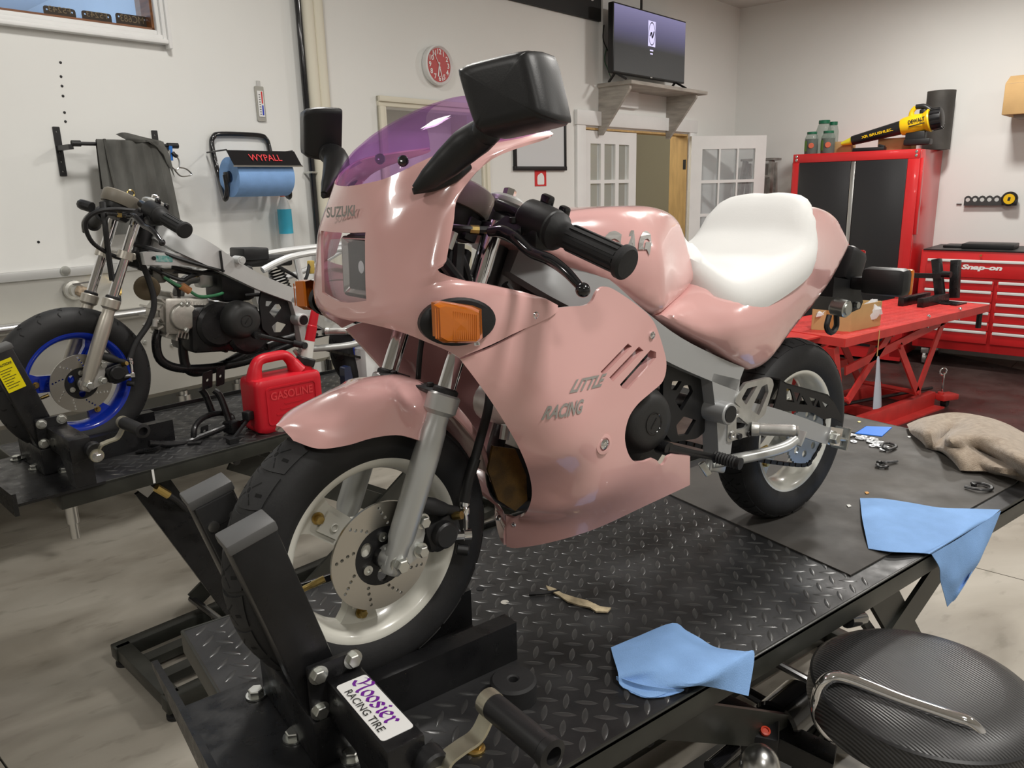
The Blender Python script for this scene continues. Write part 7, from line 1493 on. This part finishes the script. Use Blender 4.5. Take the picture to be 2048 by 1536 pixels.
# ------------------------------------------------------------------ tool chest
TX = 7.2
ty1 = cy0 - .06; th0, th1 = RF.p(1848, 500, x=TX)[2], RF.p(1832, 693, x=TX)[2]; TD = XR - TX - .03; ty0 = ty1 - 1.42; tcm = (ty0 + ty1) / 2
t = thing('tool_chest', 'wide red rolling tool chest with white drawer pulls by the right wall', 'tool chest')
MB(RF).box((TX + TD / 2 + .012, tcm, (th0 + th1) / 2), (TD - .02, ty1 - ty0, th0 - th1), bev=.005).obj('body', m_red, t)
MB(RF).box((TX + TD / 2, tcm, th0 + .004), (TD - .03, ty1 - ty0 - .03, .008)).obj('top_mat', m_black, t)
pz = lambda py: RF.p(1950, py, x=TX)[2]
rowsz = [pz(v) for v in (515, 541, 559, 580, 601, 622, 643, 665)]
ysp = RF.p(1985, 600, x=TX)[1]
w0 = ty1 - .045
def drawer(ya, yb, zt, zb):
    d = MB(RF).box((TX + .006, (ya + yb) / 2, (zt + zb) / 2), (.016, abs(yb - ya) - .012, zt - zb - .008), bev=.002).obj('drawer', m_red, t)
    MB(RF).box((TX - .006, (ya + yb) / 2, zt - .010), (.012, abs(yb - ya) - .03, .022), bev=.003).obj('pull', m_white, d)
zs = [RF.p(1840, v, x=TX)[2] for v in (516, 556, 575, 597, 615, 635, 652)] + [th1 + .075]
drawer(w0, ty0 + .03, zs[0], zs[1] + .022)
for k in range(1, 7):
    drawer(w0, ysp, zs[k], zs[k + 1]); drawer(ysp - .012, ty0 + .03, zs[k], zs[k + 1])
tm = MB(RF); a = RF.p(1922, 541, x=TX - .004); b = RF.p(2004, 542, x=TX - .004); text_mesh(tm, 'Snap-on', a, (0, -1, 0), (0, 0, 1), .06, 0, shear=.2, bold=.003, fit=(abs(b[1] - a[1]), .052)); tm.obj('lettering', m_whp, t, flat=True)
c = RF.p(1962, 509, x=TX); MB(RF).cyl((TX - .004, c[1], th0 - .03), (TX + .01, c[1], th0 - .03), .009, n=12).obj('lock', m_brass, t)
for y in (ty1 - .10, ty0 + .1):
    for x in (TX + .08, XR - .14):
        MB(RF).cyl((x - .0, y - .016, .058), (x, y + .016, .058), .057, n=22, bev=.006).cyl((x, y - .018, .058), (x, y + .018, .058), .035, n=18).box((x, y, .125), (.07, .06, max(.02, th1 - .112)), bev=.004).obj('caster', m_steel, t)
fin(t)
for (p0, p1, pt, x, dp, lb) in ((1885, 1928, 486, TX + .22, .22, 'thin dark tablet-like case at the left on the tool chest'), (1922, 2027, 487, TX + .16, .26, 'wide flat black case lying on the tool chest')):
    a, b = RF.p(p0, 497, x=x), RF.p(p1, 497, x=x); h_ = .02 if p0 == 1885 else .04
    ya, yb = (a[1], b[1] + (.0 if p0 != 1885 else .02))
    o = MB(RF).box((x + dp / 2, (ya + yb) / 2, th0 + .0085 + h_ / 2), (dp, abs(ya - yb), h_), bev=.006).obj('flat_case', m_black); tag(o, lb, 'case')
# tape holder, tape measure, shelf box
a, b = RF.p(1928, 402, x=XR - .05), RF.p(2030, 402, x=XR - .05); z0, z1 = RF.p(1975, 411, x=XR - .05)[2], RF.p(1975, 391, x=XR - .05)[2]
t = thing('tape_rack', 'dark grey scalloped wall rack with round holes on the right wall', 'rack')
Ln = abs(a[1] - b[1]); pol = [(0, 0)]
pol += [(Ln, 0), (Ln, (z1 - z0) * .8)]
for k in range(7)[::-1]:
    for a_ in (20, 55, 90, 125, 160): pol.append((Ln / 7 * (k + .5) + Ln / 15 * math.cos(R_(a_)), (z1 - z0) * .72 + (z1 - z0) * .28 * math.sin(R_(a_))))
pol.append((0, (z1 - z0) * .8))
hl_ = [circle2((Ln / 7 * (k + .5), (z1 - z0) * .58), .017, 14) for k in range(6)]
MB(RF).plate(pol, (XR - .042, a[1], z0), (0, -1, 0), (0, 0, 1), .003, hl_).obj('rack_face', M('rack_grey', (.045, .047, .047), .5), t)
MB(RF).box((XR - .022, a[1] - Ln / 2, z0 + .003), (.04, Ln, .005)).obj('rack_base', m_black, t); fin(t)
c = RF.p(2018, 398, x=XR - .10)
t = thing('tape_measure', 'yellow and black tape measure on the end of the wall rack', 'tape measure')
MB(RF).cyl((XR - .045, c[1], c[2]), (XR - .095, c[1], c[2]), .060, n=28, bev=.01).box((XR - .07, c[1] - .03, c[2] - .03), (.05, .06, .05), bev=.008).obj('case', m_black, t)
MB(RF).cyl((XR - .094, c[1], c[2]), (XR - .099, c[1], c[2]), .042, n=28).obj('face', m_yel, t); 
MB(RF).box((XR - .1, c[1], c[2]), (.002, .018, .03), rotx(.2)).obj('face_mark', m_ink, t); fin(t)
c = RF.p(1918, 408, x=XR - .01); o = MB(RF).bar((XR - .008, c[1] - .02, c[2]), (XR - .008, c[1] + .02, c[2]), .012, .006).obj('wall_hook', m_black); tag(o, 'short black hook on the wall left of the scalloped rack', 'hook')
SX = XR - .40
a, zt_, zb_ = RF.p(2003, 229, x=SX), RF.p(2006, 168, x=SX)[2], RF.p(2004, 230, x=SX)[2]
t = thing('shelf_carton', 'tan cardboard carton on the wall shelf at the top right', 'box')
MB(RF).box((SX + .17, a[1] - .30, (zt_ + zb_) / 2), (.34, .60, zt_ - zb_), bev=.004).obj('carton', m_card, t)
MB(RF).add([(SX, a[1], zt_), (SX, a[1] - .6, zt_), (SX + .06, a[1] - .58, zt_ + .06), (SX + .06, a[1] - .02, zt_ + .06)], [(0, 1, 2, 3), (3, 2, 1, 0)]).obj('flap', m_card, t); fin(t)
t = thing('carton_shelf', 'wall shelf under the tan cardboard carton at the top right', 'shelf')
MB(RF).box((SX + .235, a[1] - .42, zb_ - .012), (.31, .70, .022)).obj('board', m_gw, t); MB(RF).plate([(0, 0), (-.3, 0), (0, -.3)], (XR - .01, a[1] - .5, zb_ - .023), (1, 0, 0), (0, 0, 1), .02).obj('bracket', m_gw, t); fin(t)
# step ladder behind the open door
t = thing('step_ladder', 'worn grey wooden step ladder leaning behind the open glazed door', 'ladder')
lx0 = RF.p(1497, 330, x=XR - .22); zt = RF.p(1520, 322, x=XR - .15)[2]
m_lad = M('ladder_grey', (.25, .24, .22), .7, var=.35, vs_=14)
LF_ = RF.sub(np.eye(3), (XR - .10, RF.p(1520, 400, x=XR - .12)[1], 0))
for y in (-.17, .17): 
    MB(LF_).bar((-.40, y * 1.35, .002), (-.10, y * .8, zt), .03, .075, up=(1, 0, 0)).obj('rail', m_lad, t)
    MB(LF_).bar((.06, y * 1.3, .002), (-.02, y * .8, zt - .02), .025, .05, up=(1, 0, 0)).obj('rear_rail', m_lad, t)
for k in range(6):
    v = .14 + k * .155; MB(LF_).box((-.40 + .30 * v, 0, zt * v), (.10, .36 * (1.3 - .5 * v), .022)).obj('step', m_lad, t)
MB(LF_).box((-.05, 0, zt + .012), (.2, .34, .022)).obj('cap', m_lad, t); fin(t)
# dark floor paint under the red lift
a_, b_, c_, d_ = WF.p(1650, 870, z=0), WF.p(2048, 985, z=0), WF.p(2700, 760, z=0), None
fm = MB().plate([(3.0, .60), (6.4, .60), (6.9, 2.4), (5.9, 3.1), (3.0, 2.6)], (0, 0, .0005), (1, 0, 0), (0, 1, 0), .004).obj('floor_mat', M('maroon_mat', (.040, .022, .020), .38, col2=(.075, .050, .046), vs_=2.5, rvar=.15, bump=.06, bs=60)); tag(fm, 'large dark maroon floor mat under the red lift table and tool chest', 'mat')
# ------------------------------------------------------------------ loose things on the near deck
def cloth(name, label, pts, zf, mat=m_blue, th=.0012, group=None, ku=4, kv=4):
    """rows of (px, py) on the deck plane; zf(i, j) height above the deck"""
    G = [[TF.p(a, b, z=zf(i, j)) for j, (a, b) in enumerate(r)] for i, r in enumerate(pts)]
    o = MB(TF).grid(G, th, ku, kv).obj(name, mat, ang=50); recalc(o); return tag(o, label, 'paper towel', group)
Hh = [[.004, .004, .014, .006, .005], [.006, .020, .024, .016, .004], [.016, .026, .022, .028, .016], [.005, .010, .018, .020, .014], [.003, .003, .004, .004, -.030]]
cloth('paper_towel', 'crumpled blue paper towel on the near deck edge beside the stool', [[(1222, 1296), (1280, 1272), (1345, 1247), (1372, 1262), (1398, 1276)], [(1226, 1312), (1290, 1300), (1350, 1290), (1400, 1296), (1432, 1296)], [(1236, 1345), (1300, 1335), (1360, 1330), (1420, 1325), (1490, 1304)], [(1238, 1366), (1290, 1362), (1350, 1366), (1410, 1362), (1508, 1308)], [(1246, 1376), (1300, 1396), (1350, 1380), (1402, 1370), (1496, 1392)]], lambda i, j: Hh[i][j])
fo = MB(TF).grid([[TF.p(a, b, z=h) for a, b, h in r] for r in ([(1233, 1352, .012), (1280, 1368, .014), (1330, 1376, .012), (1368, 1378, .006)], [(1236, 1362, .004), (1275, 1380, .003), (1320, 1388, .003), (1366, 1382, .003)], [(1262, 1386, .002), (1290, 1396, .002), (1330, 1394, .002), (1362, 1385, .002)])], .0012, 4, 4).obj('folded_corner', m_blue)
tow = [o for o in bpy.data.objects if o.name == 'paper_towel'][0]; fo.parent = tow; fo.location = -np.array(tow.location) + np.array(fo.location)
rows = [[(1720, 997), (1765, 998), (1820, 1006), (1880, 1016), (1940, 1018), (2000, 1020)], [(1724, 1035), (1770, 1040), (1825, 1050), (1885, 1052), (1940, 1044), (1984, 1034)], [(1731, 1070), (1775, 1078), (1830, 1084), (1880, 1086), (1925, 1070), (1956, 1054)], [(1737, 1098), (1780, 1104), (1830, 1106), (1845, 1107), (1856, 1108), (1866, 1108)]]
hz2 = [[.006, .010, .006, .010, .012, .006], [.012, .014, .010, .013, .018, .010], [.010, .014, .010, .010, .014, .010], [.004, .010, .006, .006, .012, .008]]
G = [[TF.p(a, b, z=hz2[i][j]) for j, (a, b) in enumerate(r)] for i, r in enumerate(rows)]
for r in G:
    for q in r: q[1] = max(q[1], -.338) if q[2] > .0 else q[1]
drop = []
for (a, b) in ((1862, 1112), (1925, 1106), (1970, 1088), (1994, 1048)): drop.append((a, b))
o = MB(TF).grid(G, .0012, 4, 4).obj('paper_towel', m_blue, ang=50); recalc(o)
D = [[(1862, 1108), (1912, 1080), (1958, 1050), (2001, 1022)], [(1878, 1135), (1920, 1130), (1956, 1118), (1975, 1085)], [(1880, 1160), (1915, 1160), (1940, 1150), (1958, 1110)], [(1888, 1190), (1908, 1186), (1925, 1175), (1950, 1130)], [(1894, 1213), (1902, 1204), (1912, 1195), (1940, 1150)]]
yy = [[-.336, -.338, -.338, -.338], [-.345, -.350, -.362, -.350], [-.342, -.356, -.346, -.356], [-.346, -.352, -.360, -.352], [-.345, -.348, -.352, -.350]]
GD = [[TF.p(a, b, y=yy[i][j]) for j, (a, b) in enumerate(r)] for i, r in enumerate(D)]
ov = MB(TF).grid(GD, .0012, 4, 4).obj('hanging_corner', m_blue, ang=50); recalc(ov)
tag(o, 'blue paper towel on the rubber mat with one corner hanging over the deck edge', 'paper towel'); ov.parent = o; ov.location = -np.array(o.location) + np.array(ov.location)
# brown terry towel
m_terry = M('terry', (.27, .21, .155), .95, col2=(.37, .30, .23), vs_=60, bump=1.0, bs=260, sheen=.4)
tr = [[(1815, 852), (1850, 838), (1905, 828), (1965, 836), (2010, 850), (2060, 876), (2120, 900)],
      [(1822, 862), (1858, 862), (1900, 855), (1955, 850), (2010, 868), (2065, 890), (2120, 918)],
      [(1836, 874), (1862, 884), (1890, 872), (1930, 862), (1985, 876), (2050, 900), (2120, 935)],
      [(1850, 890), (1868, 896), (1892, 890), (1900, 880), (1960, 890), (2040, 915), (2120, 950)],
      [(1870, 896), (1885, 900), (1898, 900), (1930, 900), (1980, 912), (2045, 935), (2120, 965)],
      [(1893, 900), (1900, 912), (1920, 922), (1960, 928), (2005, 940), (2050, 950), (2120, 980)],
      [(1910, 918), (1922, 932), (1930, 942), (1975, 944), (2010, 948), (2050, 962), (2120, 995)]]
th = [[.010, .030, .050, .045, .035, .03, .02], [.016, .052, .030, .070, .060, .05, .03], [.012, .030, .012, .060, .085, .07, .04], [.010, .012, .030, .075, .060, .085, .05], [.008, .018, .045, .050, .030, .060, .05], [.006, .012, .030, .028, .040, .030, .04], [.005, .008, .010, .012, .012, .012, .01]]
G = [[TF.p(a, b, z=th[i][j]) for j, (a, b) in enumerate(r)] for i, r in enumerate(tr)]
o = MB(TF).grid(G, .006, 5, 5).obj('terry_towel', m_terry, ang=60); recalc(o); tag(o, 'brown terry towel heaped on the far right corner of the near deck', 'towel')
# squeegee, zip ties, washers
a, b, c, d = [TF.p(*q, z=.006) for q in ((1709, 866), (1731, 852), (1784, 854), (1764, 872))]
t = thing('squeegee', 'blue plastic squeegee card with a black felt edge on the rubber mat', 'squeegee')
z = np.array([0, 0, .006]); ab = (a - d)
pu = lambda P: MB(TF).add([p + z * 0 for p in P] + [p - z * .5 for p in P], [(0, 1, 2, 3), (7, 6, 5, 4)] + [(i, 4 + i, 4 + (i + 1) % 4, (i + 1) % 4) for i in range(4)])
recalc(pu([a, b, c, d]).obj('card', M('card_blue', (.0, .17, .75), .4), t))
e1, e2 = a + (a - d) * .18, b + (b - c) * .18
recalc(MB(TF).add([q + z * .2 for q in (a + (d - a) * .03, b + (c - b) * .03, e2, e1)] + [q - z * .5 for q in (a + (d - a) * .03, b + (c - b) * .03, e2, e1)], [(0, 1, 2, 3), (7, 6, 5, 4)] + [(i, 4 + i, 4 + (i + 1) % 4, (i + 1) % 4) for i in range(4)]).obj('felt_edge', m_black, t)); fin(t)
for nm, P, lb in (('loop', [(1762, 893), (1766, 887), (1778, 886), (1790, 890), (1790, 895), (1776, 899), (1768, 897)], 'black cable tie bent to a loop beside the pile of washers'), ('knot', [(1794, 922), (1775, 924), (1760, 926), (1755, 930), (1762, 934), (1774, 932), (1770, 926), (1758, 925)], 'black cable tie with a pointed tail in the middle of the rubber mat'), ('long', [(1930, 973), (1960, 979), (1980, 979), (1982, 973), (1965, 967), (1946, 966), (1948, 970)], 'black cable tie beside the brown towel')):
    q = [TF.p(x_, y_, z=.009 + .003 * (k % 2)) for k, (x_, y_) in enumerate(P)]
    o = MB(TF).tube(q, .0055, n=6, k=5, flat=((0, 0, 1), .6)).box(q[-1], (.012, .010, .010), bev=.001).obj('cable_tie', m_black); tag(o, lb, 'cable tie', 'cable ties on the mat')
m_wash = M('washer_nylon', (.72, .74, .76), .35, metal=.2); rr = random.Random(11); n_ = 0
W0 = MB(TF).lathe((0, 0, 0), (0, 0, 1), [(.0045, 0), (.0095, 0), (.0095, .0016), (.0045, .0016)], 14, closed=True)
for k in range(38):
    f_ = rr.random(); px, py = 1693 + 74 * f_ + rr.gauss(0, 4), 867 + 24 * f_ + rr.gauss(0, 4.2); p = TF.p(px, py, z=.0045 + .0018 * (k % 3))
    if k == 0:
        w_ = MB(TF).lathe(p, (0, 0, 1), [(.0045, 0), (.0095, 0), (.0095, .0016), (.0045, .0016)], 14, closed=True).obj('washer', m_wash); recalc(w_)
        tag(w_, 'small pale washer in the loose pile beside the blue squeegee', 'washer', 'washers on the mat')
    else:
        o = w_.copy(); COL.objects.link(o); q = TF.w(p); o.location = (q[0], q[1], q[2]); o.rotation_euler = (rr.uniform(-.12, .12), rr.uniform(-.12, .12), 0)
t = thing('rubber_puck', 'round black rubber pad with a centre hole on the near deck', 'pad')
c = TF.p(1034, 1392, z=.0); c = np.array([.172, -.163, .0005]); PR = .0365
MB(TF).lathe(c, (0, 0, 1), [(.006, .0), (PR, 0), (PR, .030), (PR - .004, .034), (.010, .034), (.0075, .032), (.006, .020)], 40, closed=True).obj('pad', m_rubber, t); recalc(t.children[0]); MB(TF).cyl(c + np.array([0, 0, .018]), c + np.array([0, 0, .0185]), .006, n=12).obj('hole_floor', m_dark, t); fin(t)
t = thing('flange_nut', 'yellow zinc flange nut lying on the deck under the crank', 'nut')
c = np.array([.060, -.222, .0005]); MB(TF).lathe(c, (0, 0, 1), [(0, 0), (.015, 0), (.0145, .003), (.010, .005), (0, .005)], 20).lathe(c + np.array([0, 0, .004]), (0, 0, 1), [(.006, 0), (.0105, 0), (.0105, .010), (.006, .010)], 6, closed=True).obj('nut', m_gold, t); fin(t)
sc = [TF.p(a, b, z=.0012) for a, b in ((1092, 1174), (1110, 1180), (1125, 1190), (1150, 1198), (1175, 1204), (1200, 1216), (1222, 1219), (1215, 1227), (1192, 1226), (1180, 1218), (1160, 1214), (1135, 1206), (1118, 1194), (1096, 1182))]
o = MB(TF).plate([(q[0], q[1]) for q in sc], (0, 0, .0022), (1, 0, 0), (0, 1, 0), .003).obj('torn_scrap', M('scrap_tan', (.45, .37, .24), .9, var=.2, vs_=60, bump=.8, bs=200)); recalc(o); tag(o, 'torn tan scrap of card on the near deck below the pink fairing', 'scrap')
o = MB(TF).tube([TF.p(1058, 1187, z=.005), TF.p(1090, 1186, z=.005), TF.p(1118, 1180, z=.006)], [.004, .003, .002], n=6).obj('dark_strip', m_black); tag(o, 'thin dark strip lying beside the torn tan scrap', 'strip')
for (a, b, cl, lb) in ((1733, 986, (.60, .30, .08), 'tiny orange flake on the rubber mat near the blue towel'), (1718, 844, (.70, .62, .30), 'pale yellow torn flake on the mat by the rear wheel'), (1818, 874, (.75, .75, .75), 'single white scrap on the mat left of the brown towel'), (1697, 1012, (.75, .75, .72), 'tiny white flake on the mat beside the blue towel')):
    p = TF.p(a, b, z=.0045); o = MB(TF).plate(roundpoly([(-.008, -.004), (.003, -.006), (.009, .002), (.001, .006)], .002), p, (1, 0, 0), (0, 1, 0), .0012).obj('flake', M('flake', cl, .7)); tag(o, lb, 'scrap')
# foot pump under the deck edge
PF = TF
t = thing('lift_pump', 'black air-hydraulic lift pump with two red buttons under the deck edge', 'pump')
g = lambda a, b, z: TF.p(a, b, z=z)
MB(PF).cyl(g(1548, 1452, -.30), g(1605, 1402, -.30), .050, n=24, bev=.006).obj('motor', m_gloss, t)
MB(PF).bar(g(1380, 1392, -.27), g(1665, 1530, -.33), .06, .05, bev=.004).obj('pump_arm', m_blackm, t)
MB(PF).box(g(1520, 1468, -.28), (.085, .07, .05), rotz(.6), bev=.006).obj('control_box', m_black, t)
for a, b in ((1517, 1456), (1530, 1464)): c = g(a, b, -.252); MB(PF).lathe(c, (-.2, -.4, 1), [(0, 0), (.0095, 0), (.0095, .006), (.006, .007), (.006, .004), (0, .004)], 14).obj('button', M('button_red', (.55, .05, .02), .4), t)
MB(PF).cyl(g(1600, 1405, -.30), g(1650, 1362, -.30), .014, n=14).obj('ram_rod', m_chrome, t)
MB(PF).cyl(g(1393, 1400, -.255), g(1432, 1418, -.26), .022, n=16).obj('end_cylinder', m_gloss, t)
MB(PF).cyl(g(1470, 1495, -.28), g(1420, 1536, -.28), .014, n=12).obj('link_rod', m_gloss, t)
MB(PF).sphere(g(1520, 1540, -.27), .038, 20, 12, sc=(1, 1, 1.3)).obj('oil_reservoir', m_steel, t)
MB(PF).bar(g(1640, 1520, -.33), np.array([g(1640, 1520, -.33)[0], g(1640, 1520, -.33)[1], -HT + .002]), .05, .05).obj('pump_foot', m_blackm, t)
fin(t)
